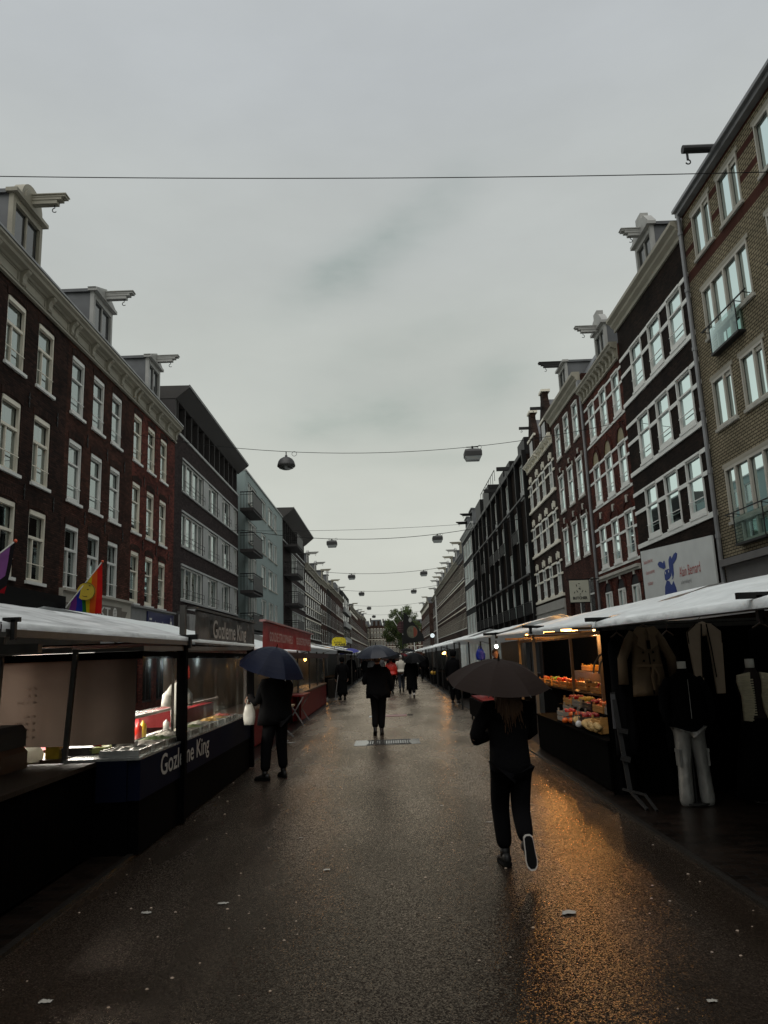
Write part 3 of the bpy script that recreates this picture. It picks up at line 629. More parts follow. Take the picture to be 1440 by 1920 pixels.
# ---- generic terrace house
def terrace(s, y0, y1, zt, nwin, label, wm, rows=((10.2, 12.3), (7.2, 9.3), (4.3, 6.3)), fm=None, cor=M_cornice, dm='tri', beam=True, bands=None, kind='simple', ww=None, chim=False, dset=.1, cur=False, big=1.0, dz=1.7):
    root = empty('house', (s * FX, y0, 0), label, 'house'); fm = fm or M_whiteB
    pitch = (y1 - y0) / nwin; w = ww or pitch * .56
    cols = [y0 + pitch * (k + .5) - w / 2 for k in range(nwin)]
    hol = [(y, y + w, a, c) for y in cols for a, c in rows] + [(y0 + .5, y1 - .5, .2, 3.1)]
    wall(root, s, y0, y1, zt, hol, wm, depth=10)
    for y in cols:
        for a, c in rows: put_window(root, s, y, a, w, c - a, kind, fm, sill=True, sillm=M_whiteB)
    if bands:
        b = MB()
        for (z, h) in bands: fbox(b, s, y0 + .003, y1 - .003, z, z + h, .002, .05)
        b.build('stone_band', M_white, root)
    if cor: cornice(root, s, y0, y1, zt - .25, zt + .55, cor, plain=True, out=.45)
    b = MB(); fbox(b, s, y0 + .1, y1 - .1, 3.2, 4.0, .003, .12); b.build('shop_fascia', rnd.choice([M_purp, M_fasc, MC['taupe sign']]), root)
    roof(root, s, y0, y1, zt + .2, zt + 1.9)
    if dm:
        ym = (y0 + y1) / 2; dormer(root, s, ym - .9, ym + .9, zt + .55, zt + .55 + dz, M_dorm if dm != 'dark' else M_cornice, 'tri' if dm == 'tri' else ('block' if dm == 'block' else None), beam, 1.35, dset)
    if chim:
        b = MB(); b.box(s * (FX + 2), s * (FX + 2.8), y1 - 1.3, y1 - .3, zt + 1, zt + 3.6); b.box(s * (FX + 1.9), s * (FX + 2.9), y1 - 1.4, y1 - .2, zt + 3.3, zt + 3.5); b.build('chimney', B_far, root)
    return root
ORN_B = [(12.75, .18), (11.3, .14), (9.75, .18), (8.3, .14), (6.75, .18), (5.5, .12)]
terrace(-1, 90.95, 101.0, 13.0, 4, 'dark brick house with white stone bands beyond the farther aubergine block, left side', B_orn, rows=((10.2, 12.45), (7.4, 9.6), (4.5, 6.7)), bands=ORN_B, ww=1.6, chim=True)
terrace(-1, 101.0, 111.3, 12.95, 4, 'dark banded brick house with two hoist beams above the market, left side', B_orn, rows=((10.2, 12.45), (7.4, 9.6), (4.5, 6.7)), bands=ORN_B, ww=1.6)
terrace(-1, 111.3, 122.4, 13.2, 3, 'plain brown brick house left of the yellow cheese sign', B_dk2, ww=2.0, dm='dark')
terrace(-1, 122.4, 131.2, 13.6, 3, 'narrow dark brick house with stepped top, behind the yellow cheese sign', B_blk, ww=1.2, dm='block', beam=False, chim=True)
terrace(-1, 131.2, 144.5, 13.7, 4, 'tall brown brick house with a blind side bay, left side beyond the cheese sign', B_brR, ww=1.3, dm='dark')
terrace(-1, 144.5, 165.0, 13.9, 5, 'wide brick red house with white string courses, left side far off', B_far2, bands=[(10.0, .2), (6.9, .2), (13.9, .4)], ww=2.2, fm=M_whiteB, dm='tri')
h11 = terrace(-1, 165.0, 190.5, 16.6, 4, 'grey modern building with white balcony fronts, left side far off', B_grey, rows=((13.0, 15.6), (9.8, 12.2), (6.4, 8.9), (3.6, 5.6)), cor=None, dm=None, ww=4.4)
b = MB()
for z in (12.0, 8.8, 5.4): fbox(b, -1, 166, 190, z, z + 1.1, .02, .5)
b.build('balcony_front', M_panel, h11)
h12 = terrace(-1, 194.0, 238.0, 14.9, 9, 'corner house with white bay windows far down the left side', B_dk2, bands=[(10.0, .35), (6.9, .35), (13.6, .6)], ww=2.0, dm='dark')
# its end wall bays facing the camera
b = MB()
for z in (4.3, 7.3, 10.5):
    b.box(-12.6, -10.3, 193.3, 193.98, z - .5, z - .1); b.box(-12.6, -10.3, 193.3, 193.98, z + 2.2, z + 2.6)
    for x in (-12.5, -11.8, -11.1, -10.4): b.box(x - .08, x + .08, 193.4, 193.98, z - .1, z + 2.2)
b.build('bay_window', M_whiteB, h12)
ys = [238, 262, 288, 316, 345]
for i in range(4):
    terrace(-1, ys[i] + .01, ys[i + 1], 15.2 + .9 * (i % 3), 5, ['far left house directly beyond the corner house with bay windows', 'far left red house third from the end of the street', 'far left brown house second from the end of the street', 'far left house at the very end of the street'][i],
            [B_far2, B_far, B_far2, B_far][i], bands=[(10, .25), (6.9, .25)], ww=2.4, dm=['tri', 'dark', 'tri', 'tri'][i])

# ================================================================== RIGHT SIDE
# yellow brick block nearest on the right
r1 = empty('apartment_building', (FX, 3, 0), 'yellow grey brick block with glass balcony fronts at the right edge of the photo', 'apartment block')
items = []
for y in (18.55, 20.4, 14.4, 16.25, 10.3, 12.1): items.append((y, 1.27, 13.72, 15.22, 'cas2')); items.append((y, 1.3, 8.15, 9.68, 'cas2'))
for y in (18.65, 14.6, 10.4):
    for z_ in (11.02, 5.3): items.append((y, 2.95, z_, z_ + 1.6, 'cas4')); items.append((y + .8, 1.5, z_ - .68, z_ - .004, 'cas2'))
wall(r1, 1, 3, 22.4, 15.76, [(a, a + w, z0, z1) for a, w, z0, z1, k in items] + [(4, 21.5, .3, 3.3)], B_yel)
M_alu = mat('aluminium frame', (.42, .40, .34), .4, .08)
M_bglass = glassmat('balcony glass', (.62, .74, .71), .0, .03, gcol=(.7, .85, .85), ior=1.09)
for i, (a, w, z0, z1, k) in enumerate(items):
    f = put_window(r1, 1, a, z0, w, z1 - z0, k, M_alu, curtain=(2, 3, 0, 1)[i % 4], sillm=M_stone)
    if z1 - z0 > 1: b = MB(); fbox(b, 1, a - .1, a + w + .1, z1, z1 + .13, .002, .03); b.build('lintel', M_cornice, f)
    if k == 'cas4':
        b = MB(); X = FX - .20; ya, yb = a + .72, a + 2.4; z0 = z0 - .68
        b.quad((X, ya, z0 - .03), (X, yb, z0 - .03), (X, yb, z0 + .72), (X, ya, z0 + .72)); b.quad((X, ya, z0 - .03), (FX, ya, z0 - .03), (FX, ya, z0 + .72), (X, ya, z0 + .72)); g = b.build('balcony_glass', M_bglass, f)
        b = MB(); b.bar((X, a + .05, z0 + .86), (X, a + w - .05, z0 + .86), .035, .03)
        for y in (a + .2, ya, yb, a + w - .15): b.bar((X, y, z0 + .83), (FX, y, z0 + .80), .02)
        for y in (ya, yb): b.bar((X, y, z0 - .05), (X, y, z0 + .85), .025)
        fbox(b, 1, ya - .05, yb + .05, z0 - .10, z0 - .035, -.0, .22); b.build('balcony_rail', M_iron, g)
b = MB(); fbox(b, 1, 3, 22.42, 15.78, 15.88, -.3, .30); fbox(b, 1, 3, 22.42, 15.64, 15.775, .003, .20); b.build('roof_edge', M_zinc, r1)
b = MB(); b.tube([(FX - .14, 22.3, z) for z in (15.7, 10, 3.5)] , .065, 8); 
for z in (15, 13, 11, 9, 7, 5): b.tube([(FX - .14, 22.3, z - .06), (FX - .14, 22.3, z + .06)], .085, 8)
b.build('drainpipe', M_zinc, r1)
b = MB(); fbox(b, 1, 3, 22.2, 4.05, 4.25, .003, .25); fbox(b, 1, 3, 22.2, 3.3, 4.05, .003, .08); b.build('shop_fascia', mat('grey block fascia', (.12, .115, .11), .7), r1)
q = MB(); q.tube([(9.05, 19.4, 15.97), (FX + .5, 19.4, 15.97)], .12, 12); hb = q.build('hoist_beam', M_iron, r1)
q = MB(); q.bar((9.17, 19.4, 15.87), (9.17, 19.4, 15.62), .05); q.tube([(9.17 + .07 * math.sin(t_), 19.4, 15.56 + .07 * math.cos(t_)) for t_ in [i * .55 for i in range(9)]], .02, 6); q.build('hook', M_iron, hb)

def bands_r(root, s, y0, y1, cols, cw, zs, m=M_whiteB, out=.03, h=.13):
    b = MB()
    segs = []; p = y0
    for c in sorted(cols): segs.append((p, c)); p = c + cw
    segs.append((p, y1))
    for z in zs:
        for a, c in segs: 
            if c - a > .05: fbox(b, s, a + .003, c - .003, z, z + h, .002, out)
    b.build('stone_band', m, root)
# black-brown brick house with white bands
r2 = empty('house', (FX, 22.4, 0), 'dark brick house with white bands and a pale dormer above the cow billboard', 'house')
c2 = [27.15, 25.1, 23.1]; RW2 = ((11.78, 13.68), (8.83, 10.75), (5.9, 7.88))
wall(r2, 1, 22.4, 29.75, 15.3, [(c, c + 1.25, a, d) for c in c2 for a, d in RW2] + [(22.8, 29, .3, 3.2)], B_blk)
for i, c in enumerate(c2):
    for j, (a, d) in enumerate(RW2): put_window(r2, 1, c, a, 1.25, d - a, 'sash', M_whiteB, curtain=(1, 0, 2, 3)[(i * 2 + j) % 4], sillm=M_whiteB)
bands_r(r2, 1, 22.4, 29.75, c2, 1.25, [z for a, d in RW2 for z in (d - .12, d - .86)], h=.14, out=.035)
bands_r(r2, 1, 22.4, 29.75, [], 1.25, [a - .24 for a, d in RW2], h=.17, out=.05)
cornice(r2, 1, 22.42, 29.9, 14.98, 15.56, M_cornice, plain=True, out=.38)
roof(r2, 1, 22.4, 29.75, 15.5, 18.0, mat('dark tiles', (.03, .027, .025), .5, .3, 8, .3, 20), .5)
dormer(r2, 1, 25.45, 27.2, 15.6, 17.3, M_dorm, 'block', True, .8, .17, bz=17.35)
bb = empty('billboard', (FX - .1, 22.7, 0), 'white billboard with a blue cow head and red lettering on the dark brick house', 'billboard')
b = MB(); b.prism([(22.72, 3.2), (29.2, 3.2), (29.25, 5.5), (22.72, 5.1)][::-1], (FX - .15, 0, 0), (0, 1, 0), (0, 0, 1), .05); fixn(b.build('board', mat('white tarpaulin', (.56, .58, .56), .5, .08, 1.2, .15, 3), bb))
M_cow = mat('printed blue', (.012, .035, .19), .6, .05); M_redl = mat('printed red', (.42, .10, .09), .6, .05)
XB = FX - .154; UV = ((0, -1, 0), (0, 0, 1))
def flat(name, pts, m, par, x=XB, th=.003):
    b = MB(); b.prism([(-y, z) for y, z in pts], (x, 0, 0), UV[0], UV[1], th); o = b.build(name, m, par); fixn(o); return o
def cowp(u, v):   # billboard photo coordinates -> wall (y, z)
    return (27.15 - u * 2.0, 3.55 + v * 1.0 + 0.03 * u)
cow = [[(.02, 0), (.62, 0), (.58, .35), (.52, .62), (.49, .75), (.40, .56), (.36, .60), (.30, .80), (.18, .88), (.06, .55)],
       [(.10, .95), (.16, .86), (.33, .93), (.42, 1.05), (.42, 1.35), (.36, 1.42), (.32, 1.48), (.14, 1.46), (.10, 1.30)],
       [(.36, 1.42), (.42, 1.30), (.47, .95), (.42, .82), (.50, .88), (.55, 1.1), (.56, 1.6), (.52, 1.75), (.36, 1.72)],
       [(.36, 1.62), (.37, 1.95), (.44, 2.12), (.50, 2.10), (.52, 1.95), (.64, 2.15), (.74, 2.2), (.80, 2.1), (.74, 1.85), (.62, 1.68), (.52, 1.6)],
       [(.10, 1.55), (.20, 1.6), (.18, 1.98), (.13, 2.0), (.10, 1.88), (.0, 2.02), (-.10, 2.05), (-.18, 1.95), (-.12, 1.75), (.02, 1.62)]]
b = MB()
for i, p in enumerate(cow): b.prism([(-cowp(u, v)[0], cowp(u, v)[1] * 1.0) for u, v in [(a, c_ * .64) for a, c_ in p]], (XB - .0015 * i, 0, 0), UV[0], UV[1], .0012)
o_ = b.build('printed_cow', M_cow, bb); fixn(o_)
b = MB()
for (u, v) in ((.17, 1.30), (.33, 1.33)): 
    y, z = cowp(u, v * .64); b.prism([(-y + .035 * math.cos(a), z + .05 * math.sin(a)) for a in [i * math.pi / 5 for i in range(10)]], (XB - .012, 0, 0), UV[0], UV[1], .001)
o_ = b.build('printed_eyes', M_letw, bb); fixn(o_)
text('lettering', 'Alain Bernard', M_redl, bb, (XB - .002, 25.55, 4.10), UV[0], UV[1], .34, 1.75)
text('small_lettering', 'scharrelslagerij', mat('printed grey', (.2, .2, .2), .6), bb, (XB - .002, 25.5, 3.82), UV[0], UV[1], .16, .9)
for i, s_ in enumerate(('boucherie', 'charcuterie', 'traiteur')): text('small_lettering', s_, M_redl, bb, (XB - .002, 28.95 - .1 * i, 4.95 - .42 * i), UV[0], UV[1], .15, .95 if i < 2 else .6)
# warm red house with bands and arched heads
r3 = empty('house', (FX, 29.75, 0), 'red brick house with white bands and three round arched tympana, second from the cow billboard', 'house')
c3 = [34.0, 32.05, 30.1]; RW3 = ((11.63, 13.5), (8.5, 10.4), (5.5, 7.45))
gd = [(33.95, 34.9, 3.3, 4.35), (32.0, 32.95, 3.3, 4.35), (30.1, 31.05, 3.3, 4.35)]
wall(r3, 1, 29.75, 35.75, 14.5, [(c, c + .98, a, d) for c in c3 for a, d in RW3] + gd + [(30.2, 35.2, .3, 2.9)], B_redR)
for i, c in enumerate(c3):
    for j, (a, d) in enumerate(RW3): put_window(r3, 1, c, a, .98, d - a, 'sash', M_whiteB, curtain=(0, 1, 0, 2)[(i + j) % 4], sillm=M_whiteB)
for g in gd[:]: put_window(r3, 1, g[0], g[2], g[1] - g[0], g[3] - g[2], 'cas2', M_whiteB, sill=True)
bands_r(r3, 1, 29.75, 35.75, c3, .98, [z for a, d in RW3 for z in (d - .13, a + 1.1)], h=.11); bands_r(r3, 1, 29.75, 35.75, [], .98, [a - .2 for a, d in RW3], h=.11)
M_tymp = mat('tympanum tiles', (.20, .16, .07), .5, .5, 14); M_archb = brick('arch bricks', (0.0500, 0.0135, 0.0100), (0.0600, 0.0160, 0.0120), (0.0200, 0.0125, 0.0100), .07, .2)
def arches(root, cols, cw, z, fill=None, key=M_whiteB, rise=None, ring=.2):
    rr = cw / 2; ri = (rise or rr) / rr
    for c in cols:
        a1, a2, k1 = MB(), MB(), MB(); n = 12; A = [math.pi * k / n for k in range(n + 1)]
        inn = [(math.cos(t) * rr, math.sin(t) * rr * ri) for t in A]; ou = [(math.cos(t) * (rr + ring), math.sin(t) * (rr * ri + ring)) for t in A]
        for k in range(n): a1.prism([inn[k], ou[k], ou[k + 1], inn[k + 1]], (FX - .001, c + rr, z), (0, 1, 0), (0, 0, 1), -.05)
        if fill: a2.prism(inn, (FX - .001, c + rr, z), (0, 1, 0), (0, 0, 1), -.012)
        k1.prism([(-.09, rr * ri - .04), (.09, rr * ri - .04), (.13, rr * ri + ring + .06), (-.13, rr * ri + ring + .06)], (FX - .003, c + rr, z), (0, 1, 0), (0, 0, 1), -.07)
        o1 = a1.build('brick_arch', M_archb, root); fixn(o1)
        if fill: o1 = a2.build('tympanum', fill, root); fixn(o1)
        o1 = k1.build('keystone', key, root); fixn(o1)
arches(r3, c3, .98, 10.42, M_tymp, B_redR, .62); arches(r3, c3, .98, 7.47, B_redR, M_stone, .35); arches(r3, [g[0] for g in gd], .95, 4.37, M_dark, M_stone, .42)
b = MB(); fbox(b, 1, 29.8, 35.7, 5.0, 5.12, .002, .16); fbox(b, 1, 29.8, 35.7, 4.9, 5.0, .002, .08); b.build('string_course', M_stone, r3)
cornice(r3, 1, 29.9, 35.9, 13.85, 14.62, M_cornice, brackets=[30.1 + .55 * k for k in range(11)], out=.38)
roof(r3, 1, 29.75, 35.75, 14.6, 16.5)
dormer(r3, 1, 32.0, 33.6, 14.65, 16.45, M_dorm, 'block', True, 1.08, .17, bz=16.35, bm=M_dorm)
r4 = empty('house', (FX, 35.75, 0), 'red brown brick house behind the white butcher sign, with a long black hoist beam', 'house')
c4 = [41.05, 38.95, 36.95]; RW4 = ((12.6, 14.55), (9.52, 11.6), (6.5, 8.55))
wall(r4, 1, 35.75, 43.0, 15.5, [(c, c + 1.05, a, d) for c in c4 for a, d in RW4] + [(41.0, 42.0, .3, 4.4), (38.9, 39.9, 2.9, 5.2), (36.9, 37.9, 3.2, 5.3)], B_brR)
for i, c in enumerate(c4):
    for j, (a, d) in enumerate(RW4): put_window(r4, 1, c, a, 1.05, d - a, 'sash', M_whiteB, curtain=(0, 2, 1)[(i + j) % 3], sillm=M_stone)
put_window(r4, 1, 38.9, 2.9, 1.0, 2.3, 'simple', M_whiteB); put_window(r4, 1, 36.9, 3.2, 1.0, 2.1, 'simple', M_whiteB)
arches(r4, c4, 1.05, 11.62, None, M_stone, .22, .16); arches(r4, c4, 1.05, 8.57, B_brR, M_stone, .3, .2)
b = MB()
for a, d in RW4[1:]:
    for c in c4:
        for dy in (-.17, 1.05): fbox(b, 1, c + dy, c + dy + .12, d - .1, d + .15, .002, .06)
b.build('impost_blocks', M_stone, r4)
cornice(r4, 1, 35.95, 43.1, 14.95, 15.66, M_cornice, plain=True, out=.42); roof(r4, 1, 35.75, 43.0, 15.6, 17.4)
dormer(r4, 1, 39.3, 41.0, 15.7, 17.55, M_dorm, None, True, 1.25, .17, bz=17.6, bm=M_iron)
b = MB(); b.tube([(FX - .12, 35.8, z) for z in (15.0, 9, 2.6)], .06, 8); b.box(FX - .24, FX - .02, 35.66, 35.95, 14.75, 15.1); b.build('drainpipe', M_zinc, r4)
# butcher sign hanging out from the wall, faces the camera
bs = empty('hanging_sign', (FX - .9, 34.9, 4.2), 'white rectangular sign with a bearded figure and black letters hanging above the market roofs', 'sign')
M_sgw = mat('ivory sign board', (.42, .42, .34), .5, .05)
b = MB(); b.box(8.55, 9.45, 35.3, 35.38, 4.0, 5.0 + .02); bd = b.build('board', M_sgw, bs)
b = MB(); b.bar((8.5, 35.34, 5.06), (FX, 35.34, 5.06), .05); b.bar((8.52, 35.34, 3.97), (9.5, 35.34, 3.97), .04); b.bar((9.47, 35.34, 4.0), (9.47, 35.34, 5.1), .03); b.build('bracket', M_black, bs)
M_ink = mat('black print', (.01, .01, .01), .5); y_ = 35.297
text('lettering', 'BUTCHER', M_ink, bd, (8.66, y_, 4.12), (1, 0, 0), (0, 0, 1), .14, .68, bold=.04)
text('lettering', 'THE', M_ink, bd, (8.95, y_, 4.29), (1, 0, 0), (0, 0, 1), .05, .09)
b = MB()
def ep(cx, cz, a, c_, tl=0): b.prism([(cx + a * math.cos(t) * math.cos(tl) - c_ * math.sin(t) * math.sin(tl), cz + a * math.cos(t) * math.sin(tl) + c_ * math.sin(t) * math.cos(tl)) for t in [i * math.pi / 7 for i in range(14)]], (0, y_, 0), (1, 0, 0), (0, 0, 1), .003)
ep(8.87, 4.78, .02, .07, .2); ep(9.0, 4.86, .06, .015, -.3); ep(9.01, 4.62, .06, .035, -.4); ep(9.03, 4.70, .03, .015, .2)
ep(8.89, 4.50, .02, .07, .5); ep(9.13, 4.50, .02, .07, -.5); ep(8.75, 4.45, .02, .05, -.4); ep(9.28, 4.48, .02, .05, .4); ep(9.02, 4.38, .03, .02)
b.build('printed_figure', M_ink, bd)
# ornate double house with two steep dormer gables
def ornate(y0, y1, label):
    root = empty('house', (FX, y0, 0), label, 'house'); w = .8; p = (y1 - y0)
    cs = [y0 + .55, y0 + p - .6 - w]; RW = ((11.35, 13.0), (8.25, 10.0), (5.15, 6.95))
    wall(root, 1, y0, y1, 14.3, [(c, c + w, a, d) for c in cs for a, d in RW] + [(y0 + .4, y1 - .4, .3, 3.0)], B_orn)
    for c in cs:
        for a, d in RW: put_window(root, 1, c, a, w, d - a, 'sashm', M_whiteB, curtain=1, sillm=M_white)
    bands_r(root, 1, y0, y1, cs, w, [z for a, d in RW for z in (d - .05, a + 1.0)], M_white, .06, .12); bands_r(root, 1, y0, y1, [], w, [a - .25 for a, d in RW], M_white, .10, .16)
    b = MB()
    for a, d in RW:
        for c in cs:
            for k in range(-1, 2): 
                yy = c + w / 2 + k * .3; b.prism([(-.06, 0), (.06, 0), (.09, .36), (-.09, .36)], (FX - .002, yy, d + .18 + (.08 if k == 0 else 0)), (0, 1, 0), (0, 0, 1), -.06)
    o = b.build('stone_voussoirs', M_white, root); fixn(o)
    b = MB(); fbox(b, 1, y0, y1, 3.4, 4.75, .003, .1); fbox(b, 1, y0, y1, 4.2, 4.26, .1, .16); b.build('shop_fascia', mat('light shop front', (.30, .29, .26), .6), root)
    cornice(root, 1, y0 + .1, y1 - .1, 14.0, 14.5, M_white, brackets=[y0 + .4 + k * (p - .8) / 3 for k in range(4)], out=.35)
    g = MB(); ym = y0 + p * .5; gw = 1.05
    g.prism([(-gw, 0), (gw, 0), (gw, 1.7), (.35, 3.0), (.35, 3.4), (-.35, 3.4), (-.35, 3.0), (-gw, 1.7)], (FX + .02, ym, 14.4), (0, 1, 0), (0, 0, 1), .35)
    gb = g.build('gable', B_orn, root); fixn(gb)
    g = MB(); g.box(FX - .06, FX + .5, ym - .45, ym + .45, 17.8, 17.95); g.box(FX - .04, FX + .1, ym - 1.15, ym + 1.15, 16.0, 16.15); g.box(FX - .08, FX + .1, ym - 1.2, ym - .9, 14.4, 14.9); g.box(FX - .08, FX + .1, ym + .9, ym + 1.2, 14.4, 14.9); g.build('gable_coping', M_white, gb)
    wm_, gm_, _ = window_mesh('cas2', .9, 1.1, 1, M_white); 
    g = MB(); g.box(FX - .03, FX + .015, ym - .5, ym + .5, 14.7, 15.8); g.build('gable_window', M_fglass, gb)
    g = MB(); g.quad((FX + .35, ym - gw, 14.3), (FX + 4, ym - gw, 14.3), (FX + 4, ym - gw, 16.1), (FX + .35, ym - gw, 16.1)); g.quad((FX + .35, ym - gw, 16.1), (FX + 4, ym - gw, 16.1), (FX + 4, ym, 17.4), (FX + .35, ym, 17.4)); g.quad((FX + .35, ym + gw, 16.1), (FX + 4, ym + gw, 16.1), (FX + 4, ym, 17.4), (FX + .35, ym, 17.4)); g.quad((FX + .35, ym + gw, 14.3), (FX + 4, ym + gw, 14.3), (FX + 4, ym + gw, 16.1), (FX + .35, ym + gw, 16.1)); g.build('gable_roof', M_lead, gb)
    g = MB(); g.box(FX - .75, FX + .1, ym - .07, ym + .07, 16.75, 16.92); hb = g.build('hoist_beam', M_iron, gb)
    g = MB(); g.tube([(FX - .6 + .06 * math.sin(t_), ym, 16.62 + .06 * math.cos(t_)) for t_ in [i * .55 for i in range(9)]], .018, 6); g.build('hook', M_iron, hb)
    roof(root, 1, y0, y1, 14.4, 16.2)
    return root
ornate(43.0, 47.15, 'narrow dark house with steep gable, the nearer of the white trimmed twins')
ornate(47.15, 51.3, 'narrow dark house with steep gable, the farther of the white trimmed twins')
# dark modern block with checkerboard bays
r6 = empty('apartment_building', (FX, 51.3, 0), 'black modern block with white checkered window bays and dark posts on the right side', 'apartment block')
bay = 3.38; zr = ((12.7, 15.35), (10.0, 12.35), (7.2, 9.55), (4.45, 6.85)); items = []
for i in range(10):
    for j, (z0, z1) in enumerate(zr):
        if (i + (j // 1)) % 2 == 0 or j == 3 or (j == 1 and i % 3 == 1) or (j == 2 and i % 4 == 2): items.append((51.5 + i * bay + .25, bay - .7, z0, z1, j))
wall(r6, 1, 51.3, 85.1, 15.6, [(a, a + w, z0, z1) for a, w, z0, z1, j in items] + [(52, 84, .3, 3.2)], B_blk)
for n_, (a, w, z0, z1, j) in enumerate(items): put_window(r6, 1, a, z0, w, z1 - z0, 'pan3', M_whiteB, sill=False, curtain=(3, 1, 2, 1)[n_ % 4])
b = MB()
for i in range(11): fbox(b, 1, 51.4 + i * bay - .1, 51.4 + i * bay + .1, 3.5, 15.9, .002, .3)
b.build('facade_posts', M_black, r6)
b = MB()
for z in (12.5, 7.0): fbox(b, 1, 51.35, 85.0, z, z + .12, .31, .42)
fbox(b, 1, 51.35, 85.05, 15.62, 15.9, -.2, .3); b.build('facade_rails', M_iron, r6)
p = MB()
for n_, (a, w, z0, z1, j) in enumerate(items):
    if j in (0, 2): p.box(FX + .02, FX - .03, a + .05, a + w - .05, z0 + .05, z0 + .7)
p.build('white_infill_panels', M_panel, r6)
for n_, (a, w, z0, z1, j) in enumerate(items):
    if j in (1, 3): 
        p = MB()
        for k in range(12): p.box(FX - .3, FX - .28, a + .1 + k * (w - .2) / 11, a + .13 + k * (w - .2) / 11, z0 - .1, z0 + .75)
        p.box(FX - .31, FX - .26, a + .05, a + w, z0 + .75, z0 + .8); p.box(FX - .29, FX - .281, a + .1, a + w, z0 - .1, z0 + .7)
        p.build('balustrade', M_black, r6)
b = MB()
for i in (0, 2, 3): b.box(FX + .1, FX + 3, 52.2 + i * bay, 52.2 + (i + .8) * bay, 15.9, 17.1); 
for i in (5, 7): b.box(FX - .3, FX + 3, 52.2 + i * bay, 52.2 + (i + 1.2) * bay, 15.9, 17.5)
b.build('roof_boxes', M_black, r6)
for y in (58.0, 66.0): b = MB(); b.box(9.0, FX, y - .1, y + .1, 16.05, 16.35); b.build('hoist_beam', M_iron, r6)
b = MB()
for k in range(9): b.bar((FX - .1, 66 + k * 1.3, 17.1 - .0), (FX - .1, 66 + k * 1.3, 18.1), .04)
b.bar((FX - .1, 66, 18.1), (FX - .1, 76.5, 18.1), .05); b.build('roof_railing', M_iron, r6)
# dark grey block
def greyblock(y0, y1, label):
    root = empty('apartment_building', (FX, y0, 0), label, 'apartment block'); cs = [y0 + .8 + k * (y1 - y0 - 1.2) / 4 for k in range(4)]; RW = ((13.6, 15.7), (10.6, 12.9), (7.4, 9.8), (4.3, 6.6))
    w = (y1 - y0) / 5; wall(root, 1, y0, y1, 16.6, [(c, c + w, a, d) for c in cs for a, d in RW] + [(y0 + .5, y1 - .5, .3, 3.2)], B_grey)
    for c in cs:
        for a, d in RW: put_window(root, 1, c, a, w, d - a, 'cas2f', M_whiteB, sill=True, sillm=M_whiteB, curtain=1)
    cornice(root, 1, y0, y1, 16.3, 16.9, M_panel, plain=True, out=.35); roof(root, 1, y0, y1, 16.8, 18.2)
    dormer(root, 1, y0 + 1.4, y0 + 4, 16.9, 18.6, M_lead, None, True, 1.3, .1, bz=18.0, bm=M_black); dormer(root, 1, y0 + 7, y0 + 9.5, 16.9, 18.6, M_lead, None, True, 1.3, .1, bz=18.0, bm=M_black)
    return root
greyblock(85.1, 98.8, 'dark grey block with four rows of white framed windows and two black hoist beams')
# long uniform terrace with many dormers
lab = ['first', 'second', 'third', 'fourth', 'fifth', 'sixth', 'seventh', 'eighth']
for i in range(8):
    y0 = 98.8 + i * 7.5
    terrace(1, y0 + .003, y0 + 7.497, 14.45, 4, '%s house of the long brown terrace on the right, past the dark grey block' % lab[i], [B_far, B_orn][i % 2 if i < 2 else 0], rows=((11.8, 13.8), (8.6, 10.7), (5.2, 7.3)),
            bands=[(11.3, .15), (7.8, .15)], ww=1.0, dm='tri' if i % 2 else 'dark', dset=.0, cor=M_cornice if i else M_lead, dz=1.8, fm=M_white)
terrace(1, 158.9, 174.0, 14.0, 5, 'white edged corner house at the end of the long terrace, right side', B_far, bands=[(10.2, .2), (7, .2)], ww=1.4, dm='tri')
b_ = MB(); b_.box(FX - .05, FX - .3, 158.95, 159.6, 3, 14.5); b_.build('white_pier', M_whiteB, bpy.data.objects['house.%03d' % (len([o for o in bpy.data.objects if o.name.startswith('house')]) - 1)])
b = MB()
for i in range(2):
    terrace(1, 192 + i * 23, 214.9 + i * 23, 15.0, 7, ['corner house past the side street on the right, with white cornice', 'last house on the right before the tree'][i], [B_far, B_far2][i], bands=[(14.0, .8), (7, .2)], ww=1.6, dm='tri' if i else 'dark')
# plain houses behind the photographer close the street
for s, y1 in ((-1, 11.0), (1, 3.0)):
    rr = empty('house', (s * FX, -25, 0), 'brown house outside the frame, behind the photographer on the %s' % ('left' if s < 0 else 'right'), 'house')
    wall(rr, s, -25, y1 - .01, 13.5 if s < 0 else 15.5, [], B_dk)
